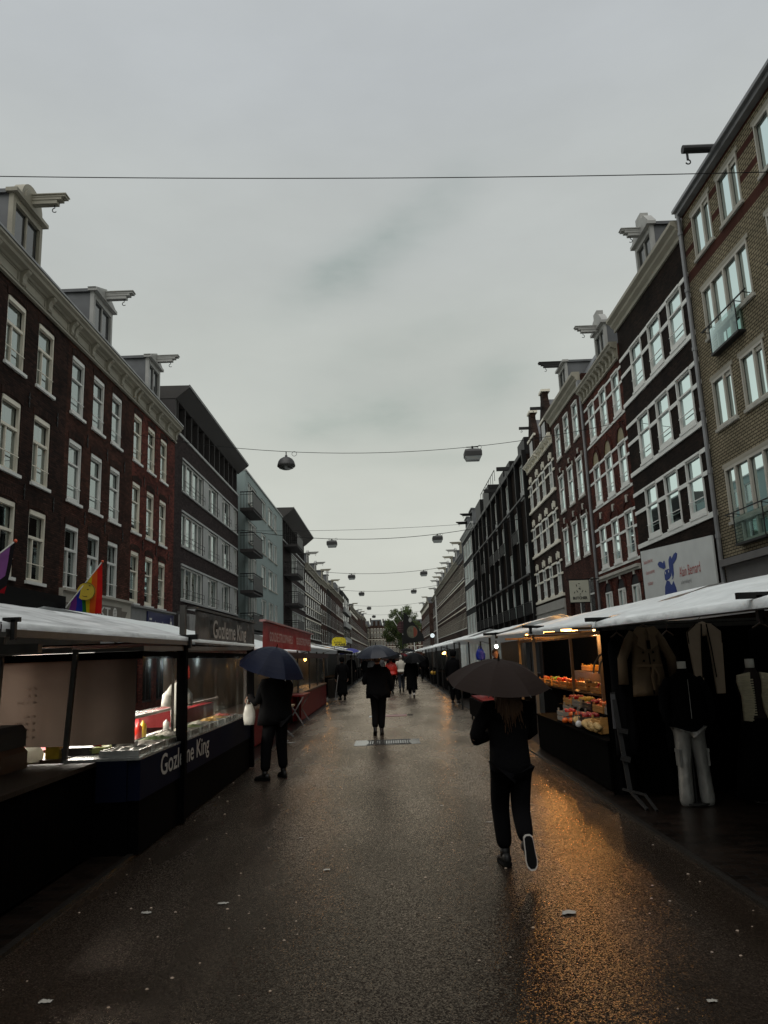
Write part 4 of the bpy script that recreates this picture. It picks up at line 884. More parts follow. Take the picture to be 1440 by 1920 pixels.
# end of the street: cross terrace and tree
xs = [-16, -8.8, -3.2, 2.4, 8.2, 16]
for i in range(5):
    rt = empty('house', (xs[i], 338, 0), ['gabled brown house closing the street at its left end', 'brick house closing the street, next to the gabled one', 'pale roofed house in the middle of the street end', 'house closing the street partly behind the tree', 'house closing the street right of the tree'][i], 'house')
    m = [B_far, B_far, B_far2, B_far, B_far2][i]; b = MB(); x0, x1 = xs[i], xs[i + 1]; zt = 15.4 + (i % 2) * .5
    b.box(x0, x1 - .02, 338, 346, 0, zt); wl = b.build('wall', m, rt)
    b = MB(); fr = MB(); nw = 4
    for k in range(nw):
        for z in (3.6, 7.0, 10.4, 12.9):
            xx = x0 + (k + .5) * (x1 - x0) / nw; h_ = 2.3 if z < 12 else 1.7
            fr.box(xx - .5, xx + .5, 337.9, 338, z, z + h_); b.box(xx - .38, xx - .06, 337.86, 337.9, z + .15, z + h_ - .15); b.box(xx + .06, xx + .38, 337.86, 337.9, z + .15, z + h_ - .15)
    for z in (9.6, 6.2): fr.box(x0, x1, 337.93, 338, z, z + .3)
    w_ = fr.build('window_frames', M_white, rt); b.build('window_panes', M_fglass, w_)
    b = MB(); b.prism([(0, 0), (x1 - x0, 0), (x1 - x0 - .6, 2.6), (.6, 2.6)], (x0, 338.2, zt), (1, 0, 0), (0, 0, 1), -7); rf = b.build('roof', M_lead, rt); fixn(rf)
    b = MB(); xm = (x0 + x1) / 2
    b.box(xm - 1.4, xm - .4, 337.95, 340, zt, zt + 2.0); b.box(xm + .5, xm + 1.5, 337.95, 340, zt, zt + 2.0); b.box(x0, x0 + .6, 339, 340.5, zt + 1.5, zt + 3.4); b.build('roof_dormers', M_far if False else B_far, rt)

# ================================================================== TREE
def tree():
    t = empty('tree', (5.2, 300, 0), 'big green broadleaf tree at the far end of the street', 'tree')
    r = random.Random(3); b = MB(); b.tube([(5.2, 300, 0), (5.1, 300, 3), (5.3, 300, 6.5), (5.0, 300, 10)], [.55, .42, .34, .2], 9)
    tips = []
    for i in range(16):
        a = r.uniform(0, 6.28); l = r.uniform(3.5, 7.5); z = r.uniform(5, 9.5); e = (5.2 + l * math.cos(a), 300 + l * .8 * math.sin(a), z + r.uniform(2, 7.5)); b.tube([(5.2, 300, z), ((5.2 + e[0]) / 2, (300 + e[1]) / 2, (z + e[2]) / 2 + .6), e], [.2, .13, .04], 6); tips.append(e)
    b.build('trunk', mat('bark', (.05, .04, .03), .9), t)
    cl = [Vector(e) for e in tips]
    for i in range(190):
        a = r.uniform(0, 6.28); q = r.random() ** .4; z = r.uniform(-1, 1)
        cx = 5.0 + (8.0 * math.sqrt(max(0, 1 - z * z)) * q) * math.cos(a); cz = 13.3 + 7.2 * z
        if cx < -.5 and cz > 18: continue
        cl.append(Vector((cx, 300 + 6 * q * math.sin(a), cz + 1.0 * math.sin(cx * 1.1))))
    m = MB()
    for c in cl:
        rad = r.uniform(.8, 1.7)
        for k in range(60):
            d = Vector((r.gauss(0, 1), r.gauss(0, 1), r.gauss(0, .8))); d = d.normalized() * rad * r.uniform(.5, 1.05); p = c + d; s_ = r.uniform(.16, .34)
            u = Vector((r.gauss(0, 1), r.gauss(0, 1), r.gauss(0, 1))).normalized() * s_; v = u.orthogonal().normalized() * s_ * .7
            m.quad(p - u, p - v, p + u, p + v, mi=r.choice((0, 0, 1, 2)))
    m.build('crown', [cloth('leaf mid', (.045, .075, .014), .3, .6, 0), cloth('leaf dark', (.025, .045, .010), .3, .6, 0), cloth('leaf light', (.085, .105, .022), .3, .6, 0)], t)
tree()

# ================================================================== OVERHEAD WIRES AND LAMPS
def wire(a, c, sag, label, r_=.016, n=24):
    a, c = Vector(a), Vector(c); b = MB()
    b.tube([a.lerp(c, i / n) - Vector((0, 0, sag * 4 * (i / n) * (1 - i / n))) for i in range(n + 1)], r_, 5)
    return tag(b.build('street_wire', M_black, at=tuple(a)), label, 'wire', 'wires strung across the street')
def wz(a, c, sag, x): k = (x - a[0]) / (c[0] - a[0]); return a[2] + (c[2] - a[2]) * k - sag * 4 * k * (1 - k)
wire((-FX - .3, 17.2, 14.42), (FX + .0, 17.2, 13.62), .12, 'topmost bare wire crossing the whole sky in front of the hoist beams', .012)
LAMPG = 'suspended street lamps'
def dome_lamp(x, y, z, label):
    t = empty('street_lamp', (x, y, z), label, 'street lamp', LAMPG); k = 16
    b = MB(); prof = [(.02, 0.0), (.05, -.02), (.06, -.09), (.15, -.12), (.26, -.19), (.33, -.29), (.365, -.41), (.375, -.44), (.375, -.50), (.35, -.52)]
    b.loft([[(x + r_ * math.cos(2 * math.pi * i / k), y + r_ * math.sin(2 * math.pi * i / k), z + h) for i in range(k)] for r_, h in prof], True); b.build('housing', mat('lamp grey', (.028, .028, .027), .5, .1), t, smooth=True)
    b = MB(); b.loft([[(x + r_ * math.cos(2 * math.pi * i / k), y + r_ * math.sin(2 * math.pi * i / k), z + h) for i in range(k)] for r_, h in ((.34, -.50), (.30, -.57), (.18, -.62), (.02, -.635))], True); b.build('diffuser', mat('lamp bowl', (.05, .055, .05), .2, .1), t, smooth=True)
    b = MB(); b.tube([(x, y, z), (x, y, z + .14)], .022, 6); b.tube([(x + .34 + .1 * math.cos(a), y, z + .03 + .1 * math.sin(a)) for a in [i * .5 for i in range(14)]], .01, 4); b.build('hanger', M_black, t)
def box_lamp(x, y, z, label, sc_=1.0):
    t = empty('street_lamp', (x, y, z), label, 'street lamp', LAMPG)
    def ring(w, d, h): return [(x + w * sc_ * i, y + d * sc_ * j, z + h * sc_) for i, j in ((-1, -1), (1, -1), (1, 1), (-1, 1))]
    b = MB(); b.loft([ring(.10, .1, -.10), ring(.33, .22, -.16), ring(.36, .25, -.24), ring(.36, .25, -.42), ring(.34, .23, -.44)], True); b.build('housing', mat('lamp grey', (.028, .028, .027), .5, .1), t)
    b = MB(); b.loft([ring(.34, .23, -.445), ring(.27, .17, -.60)], True); b.build('diffuser', mat('lamp glass', (.30, .32, .31), .2, .1), t)
    b = MB(); b.tube([(x, y, z + .02), (x, y, z - .10)], .04, 6); b.box(x - .25 * sc_, x + .25 * sc_, y - .02, y + .02, z - .03, z + .0); b.tube([(x + .3 + .08 * math.cos(a), y, z - .03 + .08 * math.sin(a)) for a in [i * .5 for i in range(14)]], .01, 4); b.build('hanger', M_black, t)
rowsW = [(30.0, (-FX, 30, 11.3), (FX, 30, 11.1), 1.05, [(-4.03, 'd', 'round dome lamp hanging on the nearest lamp wire, left of the middle'), (3.72, 'b', 'boxy lamp hanging on the nearest lamp wire, right of the middle')]),
         (51.3, (-FX, 51.3, 10.9), (FX, 51.3, 11.1), 1.1, [(-3.79, 'b', 'left boxy lamp of the second lamp wire'), (3.55, 'b', 'right boxy lamp of the second lamp wire')]),
         (73.2, (-FX, 73.2, 10.9), (FX, 73.2, 11.1), 1.1, [(-3.55, 'b', 'left boxy lamp of the third lamp wire'), (3.54, 'b', 'right boxy lamp of the third lamp wire')]),
         (93.2, (-FX, 93.2, 10.9), (FX, 93.2, 11.1), 1.1, [(-3.35, 'b', 'left boxy lamp of the fourth lamp wire'), (3.16, 'b', 'right boxy lamp of the fourth lamp wire')]),
         (121., (-FX, 121, 10.9), (FX, 121, 11.1), 1.1, [(-3.21, 'b', 'small far lamp of the fifth lamp wire')]),
         (146., (-FX, 146, 10.9), (FX, 146, 11.1), 1.1, [(-3.0, 'b', 'smallest and farthest lamp hanging over the street')])]
nm = ['first lamp wire from the camera, carrying the round dome lamp', 'second lamp wire, carrying two boxy lamps', 'third lamp wire, with two small lamps', 'fourth lamp wire, far down the street', 'fifth lamp wire with one small lamp', 'farthest lamp wire before the tree']
for (y, a, c, sg, ls), n_ in zip(rowsW, nm):
    wire(a, c, sg, n_, .02 if y > 40 else .012)
    for x, k, lb in ls: (dome_lamp if k == 'd' else box_lamp)(x, y, wz(a, c, sg, x) - (.14 if k == 'd' else .0), lb)
wire((-FX, 48.0, 10.3), (FX, 50, 10.7), .3, 'bare wire just above the second lamp wire', .012)

# ================================================================== MARKET STALLS
def tarp(name, col, tr=.3, var=.1): return cloth(name, col, tr, .3, .9, .5, 3.4, (1, .55, 1), var)
T_clear = tarp('grey plastic tarp', (.74, .77, .77), .15, .34); T_pale = tarp('pale blue tarp', (.88, .94, .93), .10, .05); T_white = tarp('white tarp', (.86, .90, .89), .12, .05)
T_wR = tarp('wet white tarp', (.88, .93, .93), .10, .12)
def canopy(root, s, y0, y1, front, ridge, back, m, seed=0, hem=.06, ny=26, nx=16, name='canopy', slump=.05, frz=None):
    """ridged tarpaulin from the street edge over the ridge to the back edge, sagging between its hoops"""
    rows_ = []
    for j in range(ny + 1):
        v = j / ny; y = y0 + (y1 - y0) * v; row = []
        fz = (frz[0] + (frz[1] - frz[0]) * v) if frz else front[1]
        prof = [(front[0], fz - hem), (front[0] - .0, fz - .01)]
        for i in range(1, nx + 1):
            u = i / nx
            if u < .55: k = u / .55; x = front[0] + (ridge[0] - front[0]) * k; z = fz + (ridge[1] - fz) * k; sg = math.sin(math.pi * k)
            else: k = (u - .55) / .45; x = ridge[0] + (back[0] - ridge[0]) * k; z = ridge[1] + (back[1] - ridge[1]) * k; sg = math.sin(math.pi * k)
            nz_ = mnoise.noise(Vector((x * 1.6 + seed, y * .8, seed * 3.1))) + .5 * mnoise.noise(Vector((x * 4 + seed, y * 2.2, seed)))
            z += -slump * sg * (.4 + .6 * math.sin(math.pi * min(1, max(0, v)))) + .035 * nz_ * (sg + .15)
            prof.append((x, z))
        for x, z in prof: row.append((s * x, y, z))
        rows_.append(row)
    b = MB(); b.loft(rows_, False, None, False); o = b.build(name, m, root, smooth=True); return o
def clampbar(name, pts, root, m=M_black, w=.04):
    b = MB()
    for p, q in pts: b.bar(p, q, w)
    return b.build(name, m, root)
def point(name, loc, power, col, r_=.04):
    l = bpy.data.lights.new(name, 'POINT'); l.energy = power; l.color = col; l.shadow_soft_size = r_
    o = bpy.data.objects.new(name, l); C.objects.link(o); o.location = loc; return o
def bulb(loc, label, power, col, em, r_=.05, kind='bulb', hang=.12):
    t = empty('stall_lamp', loc, label, 'lamp'); b = MB()
    if kind == 'tube': b.box(loc[0] - .33, loc[0] + .33, loc[1] - 1.05, loc[1] + 1.05, loc[2] - .015, loc[2] + .015)
    elif kind == 'bulb': b.ball((loc[0], loc[1], loc[2]), r_, 10, 8, sq=(1, 1, 1.15))
    else: b.box(loc[0] - r_ * 2.2, loc[0] + r_ * 2.2, loc[1] - r_, loc[1] + r_, loc[2] - .02, loc[2] + .02)
    b.build('bulb', mat('lit bulb %s' % str(col), (.8, .8, .8), .5, 0, emit=col, es=em), t, smooth=kind == 'bulb')
    b = MB(); b.tube([(loc[0], loc[1], loc[2] + r_ * .9), (loc[0], loc[1], loc[2] + r_ + hang)], .018, 6); b.build('socket', M_black, t)
    if kind == 'tube':
        l = bpy.data.lights.new('lamp_light', 'AREA'); l.shape = 'RECTANGLE'; l.size = .7; l.size_y = 2.2; l.energy = power; l.color = col
        p = bpy.data.objects.new('lamp_light', l); C.objects.link(p); p.parent = t; p.location = (0, 0, -.04); return t
    p = point('lamp_light', (loc[0], loc[1], loc[2] - r_ - .03), power, col, r_); p.parent = t; p.location = (0, 0, -r_ - .06); return t
WARM = (1, .47, .12); WHITE = (1, .93, .82)
M_skirt = mat('black table skirt', (.002, .0019, .0018), .95, .4, 3, .5, 6, stretch=(4, 4, .4), spec=.02); M_wood = mat('worn wood', (.09, .05, .025), .45, .4, 6, .3, 30, stretch=(1, 6, 1)); M_navy = mat('navy board', (.004, .006, .018), .7, .1, spec=.04)
M_steel = mat('steel trays', (.42, .43, .42), .25, .2, 6, .2, 20, metal=.6); M_clear = glassmat('clear plastic sheet', (.92, .92, .90), .0, .12, dirt=.03, ior=1.10)
M_milky = cloth('milky plastic sheet', (.036, .028, .023), .5, .4, .25, .3, 1.5, var=.22)
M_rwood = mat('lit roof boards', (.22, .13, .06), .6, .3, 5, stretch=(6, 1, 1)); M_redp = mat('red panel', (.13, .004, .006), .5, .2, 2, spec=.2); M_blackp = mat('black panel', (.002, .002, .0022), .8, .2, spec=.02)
# ---- left stall A: bare table under the grey tarp
A = empty('market_stall', (-3.2, 6.5, 0), 'bare wooden stall table under a crumpled grey tarpaulin, nearest on the left', 'market stall', 'market stalls on the left')
canopy(A, -1, 4.75, 9.35, (2.45, 2.12), (3.95, 2.50), (5.7, 2.15), T_clear, 1.3, .07, frz=(2.12, 2.14), slump=.02)
b = MB()
for x, y, z in ((-2.47, 4.9, 2.05), (-2.47, 9.2, 2.05)): b.bar((x, y, z), (-5.6, y, z), .05)
b.bar((-2.47, 4.8, 2.045), (-2.47, 9.3, 2.06), .05); b.bar((-3.35, 7.75, 0.02), (-3.22, 7.75, 2.0), .045); b.bar((-4.02, 7.7, .02), (-3.95, 7.7, 2.28), .045); b.box(-5.5, -3.03, 6.5, 6.58, 1.95, 2.03); b.bar((-3.2, 7.6, 1.99), (-5.6, 7.6, 1.96), .05)
b.bar((-5.5, 4.9, 0), (-5.5, 4.9, 2.1), .05); b.bar((-3.5, 7.75, .03), (-3.1, 7.75, .03), .05); b.build('frame', M_pole, A)
clampbar('clamp', [((-2.43, 4.86, 2.0), (-2.43, 4.86, 2.13)), ((-2.39, 4.86, 2.13), (-2.50, 4.86, 2.13))], A, w=.03)
clampbar('clamp', [((-2.45, 9.2, 2.0), (-2.45, 9.2, 2.13)), ((-2.34, 9.2, 2.13), (-2.6, 9.2, 2.13))], A, w=.06)
b = MB(); b.box(-4.5, -2.92, 4.6, 7.62, .86, .9); tt = b.build('table_top', mat('dark wet wood', (.022, .013, .007), .6, .4, 6, .3, 30, stretch=(1, 6, 1), spec=.15), A)
b = MB(); b.box(-4.45, -2.95, 4.65, 7.6, .05, .86); b.build('table_skirt', M_skirt, A)
for nm_, c_, z0, z1, x0, x1, lb in (('box', (.07, .026, .006), .90, 1.10, -3.95, -3.5, 'orange brown box on the bare table at the left edge'), ('box', (.006, .004, .0035), 1.101, 1.30, -4.0, -3.52, 'black box on top of the orange brown box, left edge')):
    bb_ = MB(); k = .02
    bb_.loft([[(x0 + a, 6.9 + c, z) for a, c in ((g, g), (x1 - x0 - g, g), (x1 - x0 - g, .5 - g), (g, .5 - g))] for z, g in ((z0, 0), (z1 - .05, -.0), (z1, .03))], True)
    tag(bb_.build('box', mat('box ' + lb[:6], c_, .6, .3, 8), at=(x0, 6.9, z0)), lb, 'box')
# ---- left stall B: glazed flatbread stall
B = empty('market_stall', (-2.8, 10.6, 0), 'glazed flatbread stall with clear plastic sheets and white lettering on its black counter', 'market stall', 'market stalls on the left')
b = MB(); b.box(-2.62, -2.5, 7.65, 13.6, .52, .90); b.box(-2.92, -2.622, 7.61, 7.655, .52, .9); b.build('counter_board', M_navy, B)
b = MB(); b.box(-2.64, -2.52, 7.7, 13.58, .018, .517); b.box(-5.3, -2.62, 7.66, 7.699, .018, .85); b.box(-5.3, -5.25, 7.7, 13.6, .018, .9); b.build('counter_skirt', M_blackp, B)
b = MB(); b.box(-3.25, -2.5, 7.62, 13.4, .903, .925); ct = b.build('counter_top', M_steel, B)
M_let = mat('ivory lettering', (.48, .48, .45), .5, .05)
text('lettering', 'Gozleme King', M_let, B, (-2.497, 8.3, .58), (0, 1, 0), (0, 0, 1), .29, 2.15, bold=.01)
for y in (9.13, 13.55):
    b = MB(); b.box(-2.56, -2.45, y - .05, y + .05, 0.02, 2.03); b.build('post', M_blackp, B)
b = MB(); b.box(-5.3, -2.52, 7.86, 7.9, 1.965, 2.0); b.bar((-2.5, 7.6, 1.98), (-2.5, 13.6, 2.04), .05); b.bar((-2.55, 13.6, 2.0), (-5.2, 13.6, 2.0), .05)
for y in (8.0, 13.5): b.bar((-5.25, y, 0), (-5.25, y, 2.4), .06)
b.bar((-2.75, 9.6, .93), (-2.75, 9.6, 1.98), .03); b.bar((-2.55, 11.5, 1.9), (-2.55, 11.5, 1.98), .03); b.build('frame', M_pole, B)
b = MB(); b.box(-5.3, -2.53, 7.905, 7.93, 1.885, 1.963); b.box(-5.3, -2.5, 7.94, 13.5, 2.04, 2.055); b.box(-2.535, -2.505, 7.65, 13.5, 1.88, 1.955); b.build('valance', M_blackp, B)
canopy(B, -1, 9.42, 14.0, (2.5, 2.13), (4.3, 2.60), (5.9, 2.3), T_pale, 4.1, .05, name='canopy', slump=.03)
# milky end sheet with prices showing through from behind
n = 40; b = MB()
b.loft([[(-5.2 + (5.2 - 2.62) * i / n, 7.82 + .015 * math.sin(i * .9) + .02 * math.sin(i * .37), z) for i in range(n + 1)] for z in (1.04, 1.3, 1.6, 1.885)], False, None, False); ms_ = b.build('end_sheet', M_milky, B, smooth=True)
for i, s_ in enumerate(('€ 5,-', '€ 5,-', '€ 5,50', '', '€ 6,-', '€ 6,50', '€ 7,-', '€ 8,-')):
    if s_: text('price', s_, mat('faded print', (.10, .06, .035), .8), ms_, (-3.62, 7.80, 1.60 - .068 * i), (-1, 0, 0), (0, 0, 1), .032, .13 if len(s_) < 6 else .2, th=-.0)
for k, (xa, w_) in enumerate(((-3.2, .5), (-3.35, .36), (-2.95, .25))):
    pass
n = 30; b = MB(); b.loft([[(-2.505 + .012 * math.sin(i * 1.7) + .01 * math.sin(i * .6), 7.66 + (13.5 - 7.66) * i / n, z) for i in range(n + 1)] for z in (.93, 1.25, 1.6, 1.9)], False, None, False); b.build('front_sheet', M_clear, B, smooth=True)
n = 30; b = MB(); b.loft([[(-5.2 + .02 * math.sin(i * 1.3), 7.9 + (13.5 - 7.9) * i / n, z) for i in range(n + 1)] for z in (.1, 1.0, 2.45)], False, None, False); b.build('back_sheet', cloth('grey back sheet', (.20, .17, .14), .3, .5, .4), B, smooth=True)
b = MB(); b.box(-4.6, -3.9, 8.6, 13.3, .0, .93); b.box(-3.7, -3.1, 11.2, 13.3, .925, 1.15); b.build('back_counter', M_redp, B)
b = MB(); b.quad((-2.99, 8.6, .95), (-2.99, 13.2, .95), (-3.05, 13.2, 1.22), (-3.05, 8.6, 1.22)); b.quad((-3.05, 8.6, 1.22), (-3.05, 13.2, 1.22), (-3.3, 13.2, 1.24), (-3.3, 8.6, 1.24)); b.build('sneeze_guard', M_clear, B)
b = MB(); b.bar((-3.0, 8.6, 1.225), (-3.0, 13.2, 1.225), .025, .035); b.build('guard_rail', mat('pale tape', (.4, .38, .36), .5), B)
r_ = random.Random(5)
TG = 'food trays on the flatbread counter'
cols_ = [((.45, .44, .38), 'tray of pale dough'), ((.10, .16, .05), 'tray of green filling'), ((.50, .30, .06), 'tray of yellow filling'), ((.35, .05, .03), 'tray of red filling'), ((.42, .40, .36), 'tray of white cheese'), ((.10, .14, .05), 'tray of spinach')]
ordn = ['nearest the end sheet', 'second from the end sheet', 'just before the black corner post', 'just behind the black corner post', 'under the hanging white coat', 'next to the yellow filling', 'past the white coat', 'last but two on the counter', 'last but one on the counter', 'farthest on the counter']
for i in range(10):
    y = 7.75 + i * .5; x = -2.75; ci = (0, 4, 1, 4, 0, 5, 4, 2, 2, 3)[i]
    t = empty('food_tray', (x, y, .925), '%s on the glazed counter, %s' % (cols_[ci][1], ordn[i]), 'tray', TG)
    b = MB(); b.box(x - .2, x + .2, y, y + .4, .926, .935); 
    for q in ((x - .2, x - .19, y, y + .4), (x + .19, x + .2, y, y + .4), (x - .19, x + .19, y, y + .01), (x - .19, x + .19, y + .39, y + .4)): b.box(*q, .935, .985)
    b.build('pan', M_steel, t)
    b = MB(); g = 9; P_ = [[(x - .18 + .36 * a / g, y + .02 + .36 * c / g, .94 + .055 * math.sin(math.pi * a / g) * math.sin(math.pi * c / g) + r_.uniform(0, .03)) for a in range(g + 1)] for c in range(g + 1)]
    b.loft(P_, False, None, False); b.build('filling', mat('food %d' % ci, cols_[ci][0], .5, .4, 30, .5, 60), t)
for i, (x, y) in enumerate(((-3.35, 8.75), (-3.75, 9.1))):
    b = MB(); k = 20
    b.loft([[(x + q * math.cos(2 * math.pi * j / k), y + q * math.sin(2 * math.pi * j / k), z) for j in range(k)] for q, z in ((.24, .94), (.25, 1.0), (.26, 1.0), (.245, .985), (.02, .985))], True)
    tag(b.build('griddle', M_iron, at=(x, y, .94)), ['round black griddle near the corner of the glazed stall', 'round black griddle behind the nearer one in the glazed stall'][i], 'griddle')
def bag(name, label, cat, c, w, h, d, m, handles=True, seed=1):
    t = empty(name, c, label, cat); b = MB(); k = 14; rings = []
    for i in range(9):
        v = i / 8; ww = w * (.85 + .2 * math.sin(v * 2.6) - .45 * v ** 3); dd = d * (1 - .7 * v ** 2)
        rings.append([(c[0] + ww / 2 * math.copysign(abs(math.cos(a)) ** .7, math.cos(a)) * (1 + .1 * mnoise.noise(Vector((a * 2, v * 4, seed)))), c[1] + dd / 2 * math.sin(a) * (1 + .3 * mnoise.noise(Vector((a * 3, v * 5, seed + 4)))), c[2] + h * v) for a in [2 * math.pi * j / k for j in range(k)]])
    b.loft(rings, True); b.build('sack', m, t, smooth=True)
    if handles:
        b = MB(); z = c[2] + h
        for o_ in (-.02, .02): b.tube([(c[0] - w * .22, c[1] + o_, z - .01), (c[0] - w * .1, c[1] + o_, z + h * .25), (c[0] + w * .1, c[1] + o_, z + h * .25), (c[0] + w * .22, c[1] + o_, z - .01)], .008, 5)
        b.build('handles', m, t)
    return t
M_bagw = cloth('white plastic bag', (.60, .60, .56), .4, .3, .5, .5, 9); M_bagp = cloth('pink plastic bag', (.50, .12, .08), .4, .3, .5, .5, 9); M_bagb = cloth('blue plastic bag', (.01, .03, .35), .3, .3, .5, .5, 9)
bag('plastic_bag', 'white paper bag slumped under the milky sheet of the glazed stall', 'bag', (-3.72, 7.98, .88), .22, .17, .14, M_bagw, False)
bag('plastic_bag', 'salmon pink plastic bag hanging inside the glazed stall', 'bag', (-3.35, 12.3, 1.58), .20, .26, .10, M_bagp)
for i, (x0, x1, z0, z1, c_, lb) in enumerate(((-3.60, -3.46, .90, 1.06, (.45, .33, .02), 'yellow carton under the milky sheet of the glazed stall'), (-3.43, -3.12, .92, 1.0, (.04, .035, .03), 'black flat crate under the milky sheet'), (-3.14, -3.0, .94, .995, (.30, .33, .10), 'small yellow green packet beside the black flat crate'), (-2.86, -2.72, .93, 1.03, (.32, .31, .30), 'grey carton at the corner of the milky sheet'))):
    bb_ = MB(); bb_.box(x0, x1, 8.0, 8.22, z0, z1); bb_.box(x0 - .004, x1 + .004, 7.996, 8.224, z1 - .025, z1 + .002); tag(bb_.build('carton', mat('carton %d' % i, c_, .5, .25, 14), at=(x0, 8, z0)), lb, 'carton')
jl = ['red sauce bottle near the corner of the glazed counter', 'white lidded tub beside the red sauce bottle', 'second red sauce bottle behind the corner post', 'yellow mustard bottle in the glazed stall', 'steel napkin box in the glazed stall', 'tall white cup stack in the glazed stall']
for i, (x, y, h_, c_) in enumerate(((-3.12, 8.15, .22, (.45, .01, .01)), (-3.16, 8.4, .18, (.6, .58, .5)), (-3.14, 9.5, .20, (.5, .02, .01)), (-3.18, 9.8, .2, (.6, .4, .02)), (-3.15, 10.7, .14, (.45, .45, .44)), (-3.16, 11.1, .26, (.6, .6, .56)))):
    jb = MB(); k = 14; jb.loft([[(x + q * math.cos(2 * math.pi * j / k), y + q * math.sin(2 * math.pi * j / k), .926 + h_ * v) for j in range(k)] for v, q in ((0, .042), (.7, .045), (.82, .03), (.9, .016), (1, .012))], True)
    tag(jb.build('bottle', mat('bottle %d' % i, c_, .3, .05), at=(x, y, .926), smooth=True), jl[i], 'bottle')
yc = empty('price_card', (-4.2, 9.0, 1.3), 'glowing pale yellow card hanging inside the glazed stall beside the end sheet', 'card'); jb = MB(); jb.box(-3.62, -3.46, 9.9, 9.91, 1.38, 1.52); jb.build('card', mat('yellow card', (.75, .62, .22), .5, .05), yc)
# shelf carrying those things
b = MB(); b.box(-4.9, -2.66, 7.95, 8.6, .86, .90); b.build('end_shelf', M_wood, B)
# white coat hanging inside, built like the garments on the right
bulb((-4.2, 9.3, 1.99), 'white panel lamp under the roof of the glazed stall', 210, WHITE, 2.2, .02, 'tube', .05)
bulb((-4.2, 12.0, 1.99), 'second white panel lamp, farther along the roof of the glazed stall', 210, WHITE, 2.2, .02, 'tube', .05)
bulb((-3.9, 8.5, 1.86), 'warm bulb behind the milky sheet of the glazed stall', 7, (1, .50, .24), 8, .045)
# banner over stall B
def banner(root, x, y0, y1, z0, z1, m, seed, za=None):
    b = MB(); n = 46; zz = [k / 10 for k in range(11)]
    b.loft([[(x + .010 * math.sin(i * .8 + seed + v * 1.5) * (1 - v * .6) + .014 * mnoise.noise(Vector((i * .35, v * 3, seed))), y0 + (y1 - y0) * i / n, z0 + (z1 - z0) * v) for i in range(n + 1)] for v in zz], False, None, False)
    return b.build('banner', m, root, smooth=True)
M_ban = mat('black glossy banner', (.004, .004, .004), .38, .2, 3, .5, 5, spec=.3, stretch=(1, 1.2, .5)); M_banr = mat('red glossy banner', (.36, .008, .010), .45, .2, 3, .4, 5, spec=.25, stretch=(1, 1, .5))
bn = empty('banner_board', (-2.55, 9.8, 2.0), 'glossy black banner with white lettering above the glazed flatbread stall', 'banner'); banner(bn, -2.55, 9.85, 14.0, 2.03, 2.5, M_ban, 1)
b = MB(); b.box(-2.6, -2.48, 9.6, 14.1, 2.5, 2.53); b.bar((-2.62, 9.55, 1.98), (-2.62, 9.55, 2.55), .07); b.bar((-2.62, 14.35, 1.98), (-2.62, 14.35, 2.6), .07); b.build('board_frame', M_pole, bn)
text('lettering', 'Gozleme King', M_let, bn, (-2.52, 10.75, 2.08), (0, 1, 0), (0, 0, 1), .34, 2.45, bold=.012)
br = empty('banner_board', (-2.55, 15.1, 2.0), 'red banner with white lettering above the red waffle stall', 'banner'); banner(br, -2.55, 15.15, 24.3, 2.08, 2.6, M_banr, 5)
b = MB(); b.box(-2.6, -2.47, 15.05, 24.4, 2.6, 2.64); b.build('board_frame', mat('pink strip', (.45, .25, .24), .5), br)
M_letr = mat('pink white lettering', (.55, .42, .40), .6, .1)
text('lettering', 'GOUDSE STROOPWAFELS', M_letr, br, (-2.52, 15.8, 2.22), (0, 1, 0), (0, 0, 1), .20, 3.7, bold=.015); text('lettering', 'GOUDSE STROOPWAFELS', M_letr, br, (-2.52, 20.3, 2.22), (0, 1, 0), (0, 0, 1), .20, 3.5, bold=.015)
# ---- left stall C: red waffle stall
Cc = empty('market_stall', (-3, 20, 0), 'red waffle stall with steamed sheets and a warm lamp, beyond the flatbread stall', 'market stall', 'market stalls on the left')
canopy(Cc, -1, 14.5, 24.5, (2.9, 2.1), (4.6, 2.6), (6.2, 2.3), T_pale, 7, .05); canopy(Cc, -1, 24.7, 38.0, (2.7, 2.25), (4.6, 2.75), (6.2, 2.3), T_white, 9, .05)
b = MB(); b.box(-3.3, -2.72, 22.8, 31.6, .05, .80); b.box(-3.6, -2.95, 14.6, 22.8, .05, .80); b.build('counter', M_redp, Cc)
b = MB(); b.box(-3.5, -2.7, 22.7, 31.7, .805, .86); b.box(-3.6, -2.9, 14.6, 22.7, .805, .84); b.build('counter_top', M_wood, Cc)
b = MB(); b.box(-2.85, -2.72, 14.6, 33.0, 1.86, 2.02); b.build('valance', mat('dark red valance', (.035, .006, .006), .6), Cc)
for y in (14.6, 19, 22.8, 26, 28.7, 31.6):
    b = MB(); b.bar((-2.8, y, 0), (-2.8, y, 2.1), .05); b.build('post', M_pole, Cc); b = MB(); b.bar((-5.3, y, 0), (-5.3, y, 2.3), .05); b.build('post', M_pole, Cc)
n = 40; b = MB(); b.loft([[(-4.4 + .05 * math.sin(i * 1.1), 14.7 + 17 * i / n, z) for i in range(n + 1)] for z in (.1, 1.0, 2.2)], False, None, False); b.build('back_sheet', cloth('steamed sheet', (.30, .27, .22), .4, .5, .3), Cc, smooth=True)
b = MB(); b.quad((-2.79, 23, .9), (-2.79, 31.5, .9), (-2.79, 31.5, 1.86), (-2.79, 23, 1.86)); b.build('front_sheet', M_clear, Cc)
bulb((-3.5, 31.0, 1.84), 'warm glowing bulb in the red waffle stall', 14, WARM, 9, .06)
sg = empty('menu_board', (-3.1, 20.6, .85), 'beige menu board with red writing standing on the waffle stall counter', 'menu board')
